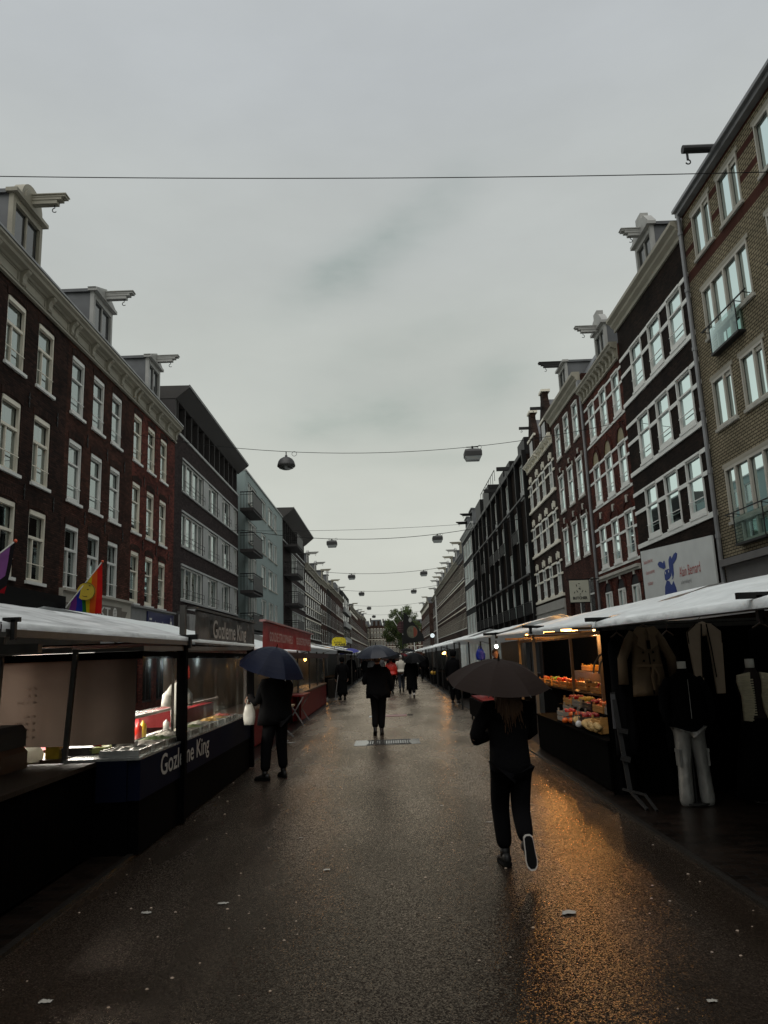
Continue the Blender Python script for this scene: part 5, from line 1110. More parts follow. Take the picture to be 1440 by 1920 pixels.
b = MB(); b.box(-3.3, -2.75, 21.0, 21.05, .85, 1.62); bo = b.build('board', mat('beige board', (.30, .26, .18), .6), sg)
text('lettering', 'Stroopwafels', M_redl, bo, (-3.22, 20.997, 1.42), (1, 0, 0), (0, 0, 1), .09, .4); text('lettering', 'vers 2,50', M_redl, bo, (-3.22, 20.997, 1.28), (1, 0, 0), (0, 0, 1), .08, .35)
def trestle(x0, x1, y0, y1, z, label, topm, legm=M_zinc, skirt=None):
    t = empty('trestle_table', ((x0 + x1) / 2, (y0 + y1) / 2, 0), label, 'table'); b = MB(); b.box(x0, x1, y0, y1, z - .04, z); b.build('table_top', topm, t)
    for y in (y0 + .1, y1 - .1):
        for a, c in ((x0 + .03, x1 - .03), (x1 - .03, x0 + .03)):
            b = MB(); b.bar((a, y, .03), (c, y, z - .045), .03); b.build('leg', legm, t)
    return t
trestle(-3.2, -2.35, 17.3, 18.5, .78, 'folding table with thin crossed legs and a pale top, in front of the waffle stall', mat('pale table top', (.30, .22, .12), .5))
trestle(-3.0, -2.45, 21.3, 23.0, .86, 'second folding table with a red cloth top, beside the waffle counter', M_redp)
# ---- left stall D and beyond
Dd = empty('market_stall', (-3, 42, 0), 'cheese stall under white tarpaulins below the yellow cheese sign', 'market stall', 'market stalls on the left')
canopy(Dd, -1, 38.5, 52.0, (2.6, 2.3), (4.4, 2.72), (6.2, 2.3), T_white, 12, .05)
b = MB(); b.box(-3.6, -3.0, 38.7, 51.8, .05, .9); b.build('counter', M_blackp, Dd); b = MB(); b.box(-2.7, -2.6, 38.6, 52, 2.1, 2.24); b.build('valance', M_blackp, Dd)
b = MB(); b.box(-5.0, -4.9, 38.7, 51.8, .1, 2.2); b.build('back_sheet', cloth('cream back sheet', (.34, .30, .21), .3), Dd)
for y in (38.7, 45, 51.8):
    b = MB(); b.bar((-2.7, y, 0), (-2.7, y, 2.2), .06); b.build('post', M_pole, Dd)
bulb((-3.8, 44.5, 1.95), 'warm bulb inside the cheese stall', 9, WARM, 7, .06)
ks = empty('cheese_sign', (-2.3, 40, 2.38), 'yellow cheese-shaped sign with black lettering above the market roofs', 'sign'); M_yel = mat('sign yellow', (.62, .50, .01), .5, .08); b = MB()
pts = [(-.74, .0), (.74, .0), (.74, .52), (.66, .72), (.4, .86), (-.34, .9), (-.62, .78), (-.74, .52)]
b.prism(pts, (-2.4, 40, 2.36), (1, 0, 0), (0, 0, 1), .08); bo = b.build('board', M_yel, ks); fixn(bo)
text('lettering', 'Johan', M_ink, bo, (-2.95, 39.91, 2.62), (1, 0, 0), (0, 0, 1), .2, .85, bold=.02); text('lettering', 'KAAS', M_ink, bo, (-2.78, 39.91, 2.40), (1, 0, 0), (0, 0, 1), .2, 1.05, bold=.04)
b = MB()
for x, z, q in ((-2.75, 3.05, .05), (-2.5, 3.1, .035), (-2.1, 3.08, .05), (-2.95, 2.9, .04), (-1.9, 2.95, .035)): b.prism([(q * math.cos(a), q * math.sin(a)) for a in [i * math.pi / 5 for i in range(10)]], (x, 39.918, z), (1, 0, 0), (0, 0, 1), .002)
o_ = b.build('cheese_holes', mat('ochre', (.28, .17, .01), .6), bo); b = MB(); b.tube([(-1.66 + .12 * math.cos(a), 40, 2.7 + .17 * math.sin(a)) for a in [-1.6 + i * .35 for i in range(10)]], .03, 6); b.build('handle', M_whiteB, bo)
b = MB(); b.bar((-2.9, 40, 2.0), (-2.9, 40, 2.4), .05); b.bar((-1.9, 40, 2.0), (-1.9, 40, 2.4), .05); b.build('sign_post', M_black, ks); ks.scale = (.5, .5, .5); ks.location = (-2.66, 40, 2.50)
Lfar = [(53, 66, 'next stall beyond the cheese stall, left side'), (67, 82, 'second stall beyond the cheese stall, left side'), (84, 104, 'third stall beyond the cheese stall, left side'), (106, 132, 'farthest white roofed stall on the left side')]
def farstall(s, y0, y1, label, grp, xf=2.7, lit=False, m=None):
    t = empty('market_stall', (s * 3.2, y0, 0), label, 'market stall', grp); canopy(t, s, y0, y1, (xf, 2.3), (xf + 1.7, 2.85), (xf + 3.4, 2.3), m or T_white, y0, .06, ny=10, nx=8)
    b = MB(); b.box(s * (xf + .2), s * (xf + .9), y0 + .2, y1 - .2, .05, .85); b.build('counter', M_skirt, t)
    b = MB(); b.box(s * (xf + 2.9), s * (xf + 3.0), y0, y1, .05, 2.3); b.build('back_sheet', cloth('dull back sheet', (.10, .095, .085), .2), t)
    for k in range(4):
        y = y0 + .1 + (y1 - y0 - .2) * k / 3
        for x_ in (.05, 3.2): b = MB(); b.bar((s * (xf + x_), y, 0), (s * (xf + x_), y, 2.3), .05); b.build('post', M_iron, t)
    return t
for y0, y1, lb in Lfar: farstall(-1, y0, y1, lb, 'market stalls on the left')

# ================================================================== RIGHT STALLS
GR = 'market stalls on the right'
Rr = empty('market_stall', (2.8, 7, 0), 'clothes stall with black curtains and hanging garments, nearest on the right', 'market stall', GR)
canopy(Rr, 1, 4.0, 9.55, (2.55, 2.12), (4.2, 2.56), (6.0, 2.15), T_wR, 21, .075, frz=(2.10, 2.14), slump=.03)
b = MB(); b.bar((2.58, 4.0, 2.04), (2.58, 9.6, 2.08), .05)
for y in (5.2, 9.5): b.bar((2.58, y, 2.05), (5.9, y, 2.05), .05)
b.bar((2.62, 9.0, 2.04), (2.9, 9.35, 2.04), .04); b.bar((5.8, 4.2, 0), (5.8, 4.2, 2.1), .05); b.bar((5.8, 9.5, 0), (5.8, 9.5, 2.1), .05); b.bar((2.72, 9.22, 2.09), (5.6, 9.22, 2.09), .03); b.build('frame', M_pole, Rr)
clampbar('clamp', [((2.6, 5.3, 1.95), (2.6, 5.3, 2.13)), ((2.45, 5.3, 2.13), (2.9, 5.3, 2.13)), ((2.6, 5.3, 1.95), (2.75, 5.3, 1.95))], Rr, w=.045)
clampbar('clamp', [((2.58, 9.35, 2.02), (2.58, 9.35, 2.16)), ((2.42, 9.35, 2.16), (2.78, 9.35, 2.16))], Rr, w=.05)
n = 70; b = MB(); b.loft([[(2.66 + 3.2 * i / n, 9.62 + .035 * math.sin(i * 1.9) + .02 * math.sin(i * .7), z) for i in range(n + 1)] for z in (.04, 1, 2.1)], False, None, False); b.build('end_curtain', M_skirt, Rr, smooth=True)
n = 50; b = MB(); b.loft([[(5.85 + .03 * math.sin(i * 1.7), 4.0 + 5.6 * i / n, z) for i in range(n + 1)] for z in (.04, 1, 2.1)], False, None, False); b.build('back_curtain', M_skirt, Rr, smooth=True)
fr = empty('folding_rack', (2.7, 9.0, 0), 'thin grey folding rack leg leaning at the corner of the clothes stall', 'rack')
b = MB(); b.bar((2.66, 9.3, 1.28), (2.70, 9.1, .18), .03, .05); b.bar((2.70, 9.1, .18), (2.78, 8.8, .03), .03); b.build('upright', M_iron, fr)
b = MB(); b.bar((2.62, 9.12, .20), (2.82, 8.95, .16), .025); b.bar((2.82, 8.95, .16), (2.86, 8.72, .03), .025); b.bar((2.64, 9.14, .55), (2.74, 9.1, .52), .05, .06); b.bar((2.66, 9.2, .85), (2.76, 9.15, .83), .05, .05); b.build('foot', M_iron, fr)
b = MB(); b.box(2.625, 2.675, 9.27, 9.285, .86, 1.26); b.build('price_plate', mat('grey plate', (.07, .07, .075), .5), fr)
# garments
def garment(name, label, cat, cx, y, ztop, w, h, m, sleeves=None, collar=None, vneck=None, flare=1.05, depth=.16, hanger=True, extra=None, group=None, open_=None, spread=.07):
    t = empty(name, (cx, y, ztop), label, cat, group); b = MB(); k = 28; rings = []; nz_ = 16
    for i in range(nz_ + 1):
        v = i / nz_; z = ztop - h * v
        sh = .35 + .65 * min(1, v / .08) ** .6; ww = w / 2 * sh * (1 - .10 * math.sin(min(1, v * 1.6) * math.pi) * (1 if flare > 1 else .3)) * (1 + (flare - 1) * v)
        dd = depth / 2 * (.5 + .5 * min(1, v / .1)) * (1 + .2 * v)
        rings.append([(cx + ww * math.cos(a) * (1 + .03 * math.sin(5 * a + v * 3)), y + dd * math.sin(a) * (1 + .12 * math.sin(7 * a + 2 * v) + .15 * mnoise.noise(Vector((a * 2, v * 5, cx)))), z - .01 * math.cos(a * 2)) for a in [2 * math.pi * j / k for j in range(k)]])
    b.loft(rings, True); b.build('body', m, t, smooth=True)
    if sleeves:
        for s_ in (-1, 1):
            b = MB(); L_ = sleeves; x0 = cx + s_ * w * .44; out_ = spread
            b.tube([(x0 - s_ * .03, y, ztop - .05), (x0 + s_ * .03, y, ztop - .15), (x0 + s_ * out_ * .9, y - .01, ztop - L_ * .55), (x0 + s_ * out_, y - .03, ztop - L_)], [.055, .065, .06, .062], 10); b.build('sleeve', m, t, smooth=True)
    if hanger:
        b = MB(); b.tube([(cx - w * .3, y, ztop - .02), (cx, y, ztop + .04), (cx + w * .3, y, ztop - .02)], .012, 6); b.tube([(cx, y, ztop + .04), (cx, y, ztop + .09), (cx + .02, y, ztop + .11), (cx, y, ztop + .13)], .005, 5); b.build('hanger', M_wood, t)
    return t
M_trench = mat('khaki cloth', (.12, .08, .042), .8, .2, 4, .5, 9); M_knit = mat('cream knit', (.78, .72, .52), .95, .15, 20, .8, 60, stretch=(.3, .3, 3)); M_suede = mat('beige sherpa', (.42, .33, .24), .9, .12, 5, .3, 60)
M_blk = mat('black cloth', (.0035, .0035, .004), .9, .2, spec=.06); M_silver = mat('silver coated fabric', (.25, .25, .235), .42, .3, 7, .7, 16, metal=.25, stretch=(1, 1, .5)); M_brown = mat('dark brown knit', (.018, .011, .009), .9, .2); M_mann = mat('mannequin plastic', (.62, .62, .56), .4, .05)
g = garment('trench_coat', 'khaki trench coat with a tied belt hanging on the black curtain', 'coat', 3.09, 9.25, 2.03, .36, .80, M_trench, sleeves=.66, flare=1.12, spread=.15)
M_trl = mat('khaki cloth painted lighter', (.18, .12, .065), .8, .15, 5, .3, 12)  # the coat's own khaki, lightened in colour in place of relief shading
b = MB()
for s_ in (-1, 1):
    b.prism([(0, 0), (s_ * .10, .02), (s_ * .15, -.04), (s_ * .10, -.11), (s_ * .03, -.08)], (3.09, 9.165 - .005 * s_, 2.03), (1, 0, 0), (0, 0, 1), .012 * 1)
    b.prism([(s_ * .02, -.08), (s_ * .10, -.11), (s_ * .13, -.20), (s_ * .03, -.27)], (3.09, 9.163, 2.03), (1, 0, 0), (0, 0, 1), .010)
o_ = b.build('lapels', M_trl, g); fixn(o_)
b = MB(); b.tube([(3.09 + .165 * math.cos(a), 9.25 + .095 * math.sin(a), 1.58) for a in [i * .3 for i in range(22)]], .02, 5); b.tube([(3.13, 9.14, 1.58), (3.10, 9.12, 1.45), (3.12, 9.13, 1.30)], .018, 5); b.tube([(3.13, 9.14, 1.58), (3.17, 9.12, 1.47), (3.17, 9.13, 1.36)], .018, 5); b.build('belt', M_trl, g)
b = MB()
for s_ in (-1, 1):
    for z in (1.74, 1.64): b.ball((3.09 + s_ * .06, 9.155, z), .014, 8, 5)
b.prism([(.0, -.30), (.012, -.30), (.03, -.78), (.015, -.78)], (3.09, 9.158, 2.03), (1, 0, 0), (0, 0, 1), .006)
b.build('buttons', M_blk, g)
b = MB(); b.box(3.08, 3.12, 9.14, 9.145, 1.78, 1.88); b.build('price_tag', M_blk, g)
g = garment('sherpa_vest', 'sand coloured open vest with dark stitched edges hanging right of the trench coat', 'vest', 3.78, 9.25, 2.03, .30, .62, M_blk, None)
for s_ in (-1, 1):
    b = MB(); b.prism([(s_ * .02, .03), (s_ * .10, .02), (s_ * .205, -.07), (s_ * .20, -.22), (s_ * .17, -.62 if s_ < 0 else -.80), (s_ * .07, -.64 if s_ < 0 else -.80), (s_ * .05, -.3)], (3.78, 9.16, 2.03), (1, 0, 0), (0, 0, 1), .03 * 1)
    o_ = b.build('front_panel', M_suede, g); fixn(o_)
    b = MB(); b.tube([(3.78 + s_ * .03, 9.12, 2.05), (3.78 + s_ * .06, 9.12, 1.75), (3.78 + s_ * .08, 9.12, 1.42)], .008, 5); b.tube([(3.78 + s_ * .10, 9.13, 2.05), (3.78 + s_ * .205, 9.13, 1.96), (3.78 + s_ * .20, 9.13, 1.82)], .007, 5); b.build('stitched_edge', M_blk, g)
b = MB(); b.ball((3.78, 9.17, 1.99), .07, 10, 6, sq=(1.1, .8, 1.3)); b.build('collar', M_suede, g)
def mannequin(cx, y, label, top, jacket=True, pants=None):
    t = empty('mannequin', (cx, y, 0), label, 'mannequin'); b = MB(); k = 20
    prof = [(1.60, .045, .045), (1.52, .05, .048), (1.47, .075, .06), (1.43, .165, .075), (1.38, .19, .09), (1.25, .17, .11), (1.08, .14, .09), (.98, .165, .10), (.86, .18, .11), (.80, .15, .1)]
    b.loft([[(cx + a * math.cos(q), y + c * math.sin(q), z) for q in [2 * math.pi * j / k for j in range(k)]] for z, a, c in prof], True); b.build('torso', M_mann if jacket else top, t, smooth=True)
    b = MB(); b.tube([(cx, y, 1.46), (cx, y, 1.62)], [.052, .05], 16); b.build('neck_stub', M_mann, t, smooth=True)
    b = MB(); b.tube([(cx, y, .82), (cx, y, .05)], .015, 6); b.tube([(cx, y, .03), (cx, y, .05)], .14, 16); b.build('stand', M_iron, t)
    return t
g = mannequin(3.41, 9.0, 'mannequin in a black zip jacket and silver cargo trousers', M_blk, False)
b = MB(); k = 22
b.loft([[(3.41 + a * math.cos(q) * (1 + .02 * math.sin(6 * q)), 9.0 + c * math.sin(q), z) for q in [2 * math.pi * j / k for j in range(k)]] for z, a, c in ((.89, .17, .125), (.98, .187, .133), (1.2, .19, .135), (1.38, .20, .11), (1.44, .17, .085), (1.50, .065, .07), (1.54, .06, .06))], True); 
j1 = b.build('jacket', M_blk, g, smooth=True)
for s_ in (-1, 1):
    b = MB(); b.tube([(3.41 + s_ * .16, 9.0, 1.42), (3.41 + s_ * .235, 9.0, 1.3), (3.41 + s_ * .27, 8.98, 1.1), (3.41 + s_ * .25, 8.93, .93)], [.06, .065, .055, .04], 10); b.build('sleeve', M_blk, j1, smooth=True)
b = MB(); b.box(3.407, 3.413, 8.858, 8.864, .98, 1.42); b.build('zip', M_steel, j1)
b = MB(); v_, f_ = skin([(3.41, 9, .94), (3.335, 9, .84), (3.315, 8.99, .45), (3.30, 8.99, -.02), (3.485, 9, .84), (3.52, 8.99, .45), (3.545, 8.99, -.02)], [(0, 1), (1, 2), (2, 3), (0, 4), (4, 5), (5, 6)], [(.165, .10), .108, .078, .088, .108, .078, .088], 2)
b.add(v_, f_); p1 = b.build('cargo_trousers', M_silver, g, smooth=True)
for s_, x in ((-1, 3.258), (1, 3.575)):
    b = MB(); b.box(x - .012, x + .012, 8.92, 9.05, .45, .62); b.box(x - .016, x + .016, 8.915, 9.055, .60, .64); b.build('pocket', M_silver, p1)
g = mannequin(4.21, 9.0, 'mannequin in a cream ribbed vest over a dark brown top, at the right edge', M_brown, False)
b = MB(); b.tube([(4.21, 9, 1.44), (4.21, 9, 1.52)], [.062, .056], 14); b.build('turtleneck', M_brown, g, smooth=True)
for s_ in (-1, 1):
    b = MB(); ou = [(s_ * .06, 1.47), (s_ * .21, 1.44), (s_ * .215, 1.36), (s_ * .18, 1.2), (s_ * .185, .93), (s_ * .10, .92), (s_ * .06, 1.02), (s_ * .045, 1.2), (s_ * .07, 1.36)]
    b.prism(ou, (4.21, 8.885, 0), (1, 0, 0), (0, 0, 1), -.035); o_ = b.build('vest_panel', M_knit, g); fixn(o_)
    bb_ = MB()
    for q in range(18): z = .94 + q * .028; x1 = .18; x0 = .055 if .98 < z < 1.4 else .10; bb_.tube([(4.21 + s_ * x0, 8.848, z), (4.21 + s_ * x1, 8.850, z)], .008, 5)
    bb_.build('ribbing', M_knit, o_)
b = MB(); k = 22; b.loft([[(4.21 + a * math.cos(q), 9.0 + c * math.sin(q), z) for q in [2 * math.pi * j / k for j in range(k)]] for z, a, c in ((.08, .32, .26), (.5, .26, .2), (.85, .19, .13), (.95, .16, .11))], True); b.build('skirt', M_blk, g, smooth=True)
garment('black_top', 'black lace top on a wooden hanger above the cream vest, right edge', 'top', 4.52, 9.25, 2.0, .34, .55, M_blk, None)
for i in range(3): garment('dark_dress', ['black dress hanging left of the trench coat', 'black coat hanging between trench coat and sand vest', 'black trousers hanging under the black lace top'][i], 'garment', [2.80, 3.42, 4.62][i], 9.38, 1.95, .26, 1.4, M_blk, None)
garment('white_coat', 'white cotton coat hanging inside the glazed flatbread stall', 'coat', -2.80, 10.0, 1.58, .17, .42, mat('white cotton', (.62, .64, .60), .8, .05, 3, .3, 10), sleeves=.30, depth=.11)
# ---- fruit stall
Fr = empty('market_stall', (3.2, 12, 0), 'fruit stall lit by warm lamps on the right, between clothes stall and white tent', 'market stall', GR)
canopy(Fr, 1, 9.75, 18.9, (2.62, 2.17), (4.3, 2.60), (6.1, 2.25), T_wR, 31, .05, frz=(2.16, 2.26), slump=.03)
b = MB(); b.box(2.72, 4.4, 9.95, 14.6, .04, .62); b.box(3.6, 5.2, 9.95, 18.3, .04, 1.0); b.build('table_skirt', M_skirt, Fr)
b = MB(); b.box(2.7, 4.4, 9.9, 14.65, .622, .65); b.build('front_table', M_skirt, Fr); b = MB(); b.box(3.55, 5.2, 9.9, 18.3, 1.003, 1.03); b.build('back_table', M_wood, Fr)
b = MB(); b.box(5.4, 5.45, 9.8, 27.0, .05, 2.25); b.build('back_sheet', M_skirt, Fr)
for x, y in ((2.75, 14.6), (3.4, 12.4), (3.6, 15.2), (3.5, 10.3), (3.15, 18.6), (4.6, 12), (4.6, 16)):
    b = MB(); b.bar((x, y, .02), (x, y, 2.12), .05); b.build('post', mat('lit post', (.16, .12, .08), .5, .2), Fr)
b = MB()
for x in (3.1, 3.25, 3.5): b.box(x, x + .04, 10.0, 18.6, 2.02, 2.07)
for y in (11, 13, 15, 17.5): b.box(2.65, 5.3, y, y + .04, 2.085, 2.12)
b.build('roof_laths', M_rwood, Fr)
clampbar('clamp', [((2.6, 14.0, 2.12), (2.6, 14.0, 2.26)), ((2.45, 14.0, 2.26), (2.85, 14.0, 2.24))], Fr, w=.05); clampbar('clamp', [((2.62, 18.7, 2.15), (2.62, 18.7, 2.3)), ((2.3, 18.7, 2.26), (3.1, 18.7, 2.28))], Fr, w=.06)
bulb((3.88, 16.4, 2.23), 'bright warm lamp under the roof of the fruit stall, nearer of the pair', 80, WARM, 45, .075, 'strip', .08); bulb((4.09, 19.5, 2.27), 'warm lamp under the roof of the fruit stall, farther of the pair', 60, WARM, 30, .06, 'strip', .08)
bulb((3.3, 12.2, 2.10), 'small warm bulb added to brighten the tomato crates of the fruit stall', 12, (1, .58, .26), 8, .035, 'bulb', .1)  # extra bulb, added near the crates to brighten the goods
bulb((2.72, 15.1, 2.12), 'small bare bulb hanging from the front edge of the fruit stall roof', 5, WARM, 18, .03, 'bulb', .06)
def crate(x, y, z, w, d, h, label, m, fruit=None, fr_=.04, fm=None, n=0, rz=0, tilt=0, seed=0, group='crates of fruit and vegetables', fname='fruit'):
    t = empty('crate', (x, y, z), label, 'crate', group); b = MB(); th = .012
    for zz in (0.015, h * .55): 
        hh = h * .36
        b.box(x - w / 2, x + w / 2, y - d / 2, y - d / 2 + th, z + zz, z + zz + hh); b.box(x - w / 2, x + w / 2, y + d / 2 - th, y + d / 2, z + zz, z + zz + hh)
        b.box(x - w / 2, x - w / 2 + th, y - d / 2 + th, y + d / 2 - th, z + zz, z + zz + hh); b.box(x + w / 2 - th, x + w / 2, y - d / 2 + th, y + d / 2 - th, z + zz, z + zz + hh)
    b.box(x - w / 2 + th, x + w / 2 - th, y - d / 2 + th, y + d / 2 - th, z + .003, z + .015); b.build('slats', m, t)
    b = MB()
    for sx in (-1, 1):
        for sy in (-1, 1):
            b = MB(); b.box(x + sx * (w / 2 - th) - .0, x + sx * (w / 2 - th - .025), y + sy * (d / 2 - th), y + sy * (d / 2 - th - .025), z + .015, z + h + .03); b.build('corner_post', m, t)
    if n:
        r = random.Random(seed); me = MB().ball((0, 0, 0), fr_, 10, 7).mesh(fname, fm, smooth=True)
        nx_ = max(1, int((w - .05) / (2 * fr_))); ny_ = max(1, int((d - .05) / (2 * fr_))); c_ = 0
        for lay in range(2):
            for i in range(nx_ - lay):
                for j in range(ny_ - lay):
                    if c_ >= n or r.random() < .12: continue
                    inst(fname, me, t, (x - (nx_ - lay - 1) * fr_ + i * 2 * fr_ + r.uniform(-.008, .008), y - (ny_ - lay - 1) * fr_ + j * 2 * fr_ + r.uniform(-.008, .008), z + h * .62 + lay * fr_ * 1.5 + r.uniform(-.006, .006))); c_ += 1
        for o in t.children:
            if o.name.startswith(fname): o.rotation_euler = (r.uniform(0, 3), r.uniform(0, 3), 0)
    return t
M_or = mat('orange peel', (.55, .10, .008), .4, .15, 9, .2, 80); M_tom = mat('tomato skin', (.42, .012, .008), .22, .2, 6); M_app = mat('dark red apple', (.30, .01, .015), .25, .4, 9); M_car = mat('carrot orange', (.50, .09, .01), .5, .2); M_yelf = mat('yellow fruit', (.45, .28, .03), .45, .2)
M_crw = mat('pale crate wood', (.42, .22, .06), .6, .2, 8, stretch=(1, 1, 6)); M_crd = mat('black plastic crate', (.02, .022, .025), .4, .1); M_crg = mat('grey card box', (.22, .21, .18), .7, .1)
crate(3.0, 10.75, .66, .40, .5, .20, 'light wooden crate with printed side at the corner of the fruit table', M_crw)
crate(2.98, 11.75, .66, .42, .5, .17, 'black crate of red apples behind the heap of ginger', M_crd, 1, .04, M_app, 26, seed=1)
crate(2.95, 12.75, .66, .40, .45, .17, 'grey crate of dark red tomatoes in the front row of the fruit stall', M_crg, 1, .036, M_tom, 26, seed=2)
crate(3.25, 13.6, .66, .4, .5, .2, 'grey crate of red onions at the far end of the front row', M_crg, 1, .035, M_app, 24, seed=3)
crate(3.75, 11.6, 1.04, .45, .6, .12, 'crate of bright tomatoes in the second row under the lamp', M_crd, 1, .042, M_tom, 34, seed=4)
crate(3.75, 12.5, 1.04, .45, .6, .12, 'crate of orange tomatoes next to the bright red ones, second row', M_crw, 1, .042, M_car, 34, seed=5)
crate(3.75, 13.4, 1.04, .45, .6, .12, 'crate of red peppers in the second row, third from the curtain', M_crw, 1, .042, M_tom, 30, seed=6)
crate(3.85, 14.6, 1.04, .5, .7, .16, 'crate of brown roots in the second row', M_crw, 1, .04, M_wood, 34, seed=7)
crate(3.85, 10.8, 1.04, .5, .6, .16, 'dark crate of grapes beside the curtain, second row', M_crd, 1, .03, M_app, 36, seed=8)
b = MB(); b.box(3.12, 3.56, 10.1, 14.5, .80, .83); b.box(3.14, 3.55, 10.1, 14.45, .651, .80); b.build('step_shelf', M_skirt, Fr)
M_grn = mat('green produce', (.10, .20, .03), .5, .4, 9)
for i in range(6): crate(3.34, 10.55 + i * .68, .835, .38, .58, .12, ['crate of green apples on the middle step nearest the curtain', 'crate of shiny red tomatoes on the middle step, second from the curtain', 'crate of mandarins on the middle step, third from the curtain', 'crate of red plums on the middle step, fourth from the curtain', 'crate of yellow lemons on the middle step, fifth from the curtain', 'crate of tomatoes at the far end of the middle step'][i], (M_crd, M_crg, M_crw)[i % 3], 1, .036, [M_grn, M_tom, M_or, M_app, M_yelf, M_tom][i], 40, seed=40 + i)
for i in range(4): crate(3.75, 15.7 + i * .75, 1.04, .5, .6, .14, ['crate of mandarins past the brown roots, second row', 'crate of tomatoes past the mandarins, second row', 'crate of green peppers, second row, last but one', 'crate of oranges at the far end of the second row'][i], M_crw, 1, .042, [M_or, M_tom, M_grn, M_car][i], 34, seed=60 + i)
b = MB(); b.box(4.3, 5.2, 10.2, 18.2, 1.28, 1.32); b.box(4.3, 4.33, 10.2, 18.2, 1.04, 1.28); b.build('top_shelf', M_wood, Fr)
for i in range(5): crate(4.6, 11.3 + i * 1.45, 1.33, .5, .8, .13, ['topmost crate of yellow fruit nearest the curtain', 'top shelf crate of pears', 'top shelf crate of lemons in the middle', 'top shelf crate of mangoes', 'top shelf crate of melons farthest from the curtain'][i], M_crd if i % 2 else M_crw, 1, .045, [M_yelf, M_or, M_yelf, M_car, M_yelf][i], 24, seed=10 + i)
for i, (x, y) in enumerate(((4.7, 12.1), (4.65, 13.6))):
    t = tag(MB().box(x - .2, x + .15, y, y + .3, 1.48, 1.80).build('carton', M_crg, at=(x, y, 1.48)), ['grey cardboard carton on the top fruit shelf, right one', 'grey cardboard carton on the top fruit shelf, left one'][i], 'carton')
me_o = MB().ball((0, 0, 0), .052, 12, 8, sq=(1, 1, .86)).mesh('orange', M_or, smooth=True)
for i, (dx, dy, dz) in enumerate(((0, 0, 0), (.11, .03, 0), (.22, -.01, 0), (-.10, .02, 0), (.05, .12, 0), (.16, .13, 0), (.05, .05, .08), (.17, .06, .08), (-.04, .13, 0))):
    o = inst('orange', me_o, None, (2.84 + dx * .9, 12.35 + dy * 3, .70 + dz)); tag(o, 'orange in the small heap at the front edge of the fruit table', 'orange', 'oranges heaped at the table edge')
b = MB(); r_ = random.Random(8)
for i in range(15):
    x = 2.82 + r_.uniform(-.08, .10); y = 10.55 + i * .10; z = .70 + r_.uniform(0, .05)
    b.tube([(x, y - .12, z), (x + r_.uniform(-.03, .03), y, z + .03), (x + r_.uniform(-.04, .04), y + .13, z)], [.03, .05, .028], 8)
tag(b.build('ginger_heap', mat('ginger', (.42, .28, .11), .6, .35, 14, .6, 30), at=(2.8, 10.5, .66), smooth=True), 'long pale heap of ginger roots in wrap along the front of the fruit table', 'vegetables')
sc_ = empty('kitchen_scoop', (2.72, 11.35, .7), 'white ladle hanging by the black apple crate', 'ladle'); b = MB(); b.bar((2.70, 11.3, 1.0), (2.70, 11.3, .78), .012); b.build('handle', M_steel, sc_); b = MB(); b.ball((2.70, 11.3, .74), .05, 12, 8, sq=(1, .5, 1)); b.build('bowl', mat('white enamel', (.6, .6, .6), .2), sc_, smooth=True)
for i, (y, z) in enumerate(((10.9, 1.1), (11.2, 1.55))):
    b = MB(); b.tube([(3.3 + .35 * math.cos(a), y, 1.45 + .35 * math.sin(a)) if 0 < a < 3.14 else (3.3 + .35 * math.copysign(1, math.cos(a)), y, .66) for a in (4.0, .01, .4, .8, 1.2, 1.57, 1.95, 2.35, 2.75, 3.13)][1:] , .014, 6)
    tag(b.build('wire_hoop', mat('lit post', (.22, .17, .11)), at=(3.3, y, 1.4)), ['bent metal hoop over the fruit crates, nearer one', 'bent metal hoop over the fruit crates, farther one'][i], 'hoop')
# ---- white lit tent
Tn = empty('market_stall', (2.6, 21, 0), 'white plastic tent stall lit white inside, beyond the fruit stall', 'market stall', GR)
canopy(Tn, 1, 19.1, 31.0, (2.55, 2.30), (4.3, 2.72), (6.1, 2.3), T_white, 41, .05, frz=(2.27, 2.36))
M_tent = cloth('tent sheet', (.50, .56, .56), .4, .3, .5, .5, 4)
n = 30; b = MB(); b.loft([[(2.35 + 1.35 * i / n, 25.5 + .02 * math.sin(i * 1.4), z) for i in range(n + 1)] for z in (.8, 1.5, 2.12)], False, None, False); b.build('side_sheet', M_tent, Tn, smooth=True)
b = MB()
for x, y in ((2.3, 25.4), (2.62, 20), (3.0, 25.3), (2.6, 25.3)): b.bar((x, y, .02), (x, y, 2.2), .05)
b.build('frame', M_black, Tn); b = MB(); b.box(2.75, 3.6, 19.4, 25.0, .04, .85); b.build('counter', M_blackp, Tn)
b = MB(); b.box(2.3, 3.2, 21.5, 24.0, .35, .85); b.build('trolley_body', M_blackp, Tn) if False else None
bulb((3.2, 23.0, 2.0), 'white lamp inside the plastic tent stall', 28, (.88, 1, 1), 10, .05); bag('plastic_bag', 'dark blue plastic bag hanging in the white plastic tent', 'bag', (2.65, 22.5, 1.62), .28, .32, .14, M_bagb)
tr = empty('trolley', (2.5, 20.5, 0), 'black trolley on small wheels beside the brown umbrella, with red goods on top', 'trolley'); b = MB(); b.box(2.15, 2.75, 18.3, 21.6, .16, .62); b.build('body', M_blackp, tr)
b = MB(); b.box(2.2, 2.7, 18.4, 21.4, .622, .67); b.build('goods', mat('dull red goods', (.10, .008, .008), .7, .5, 20, spec=.1), tr)
for x, y in ((2.2, 18.4), (2.7, 18.4), (2.2, 21.5), (2.7, 21.5)): b = MB(); b.tube([(x - .02, y, .075), (x + .02, y, .075)], .07, 12); b.build('wheel', M_iron, tr)
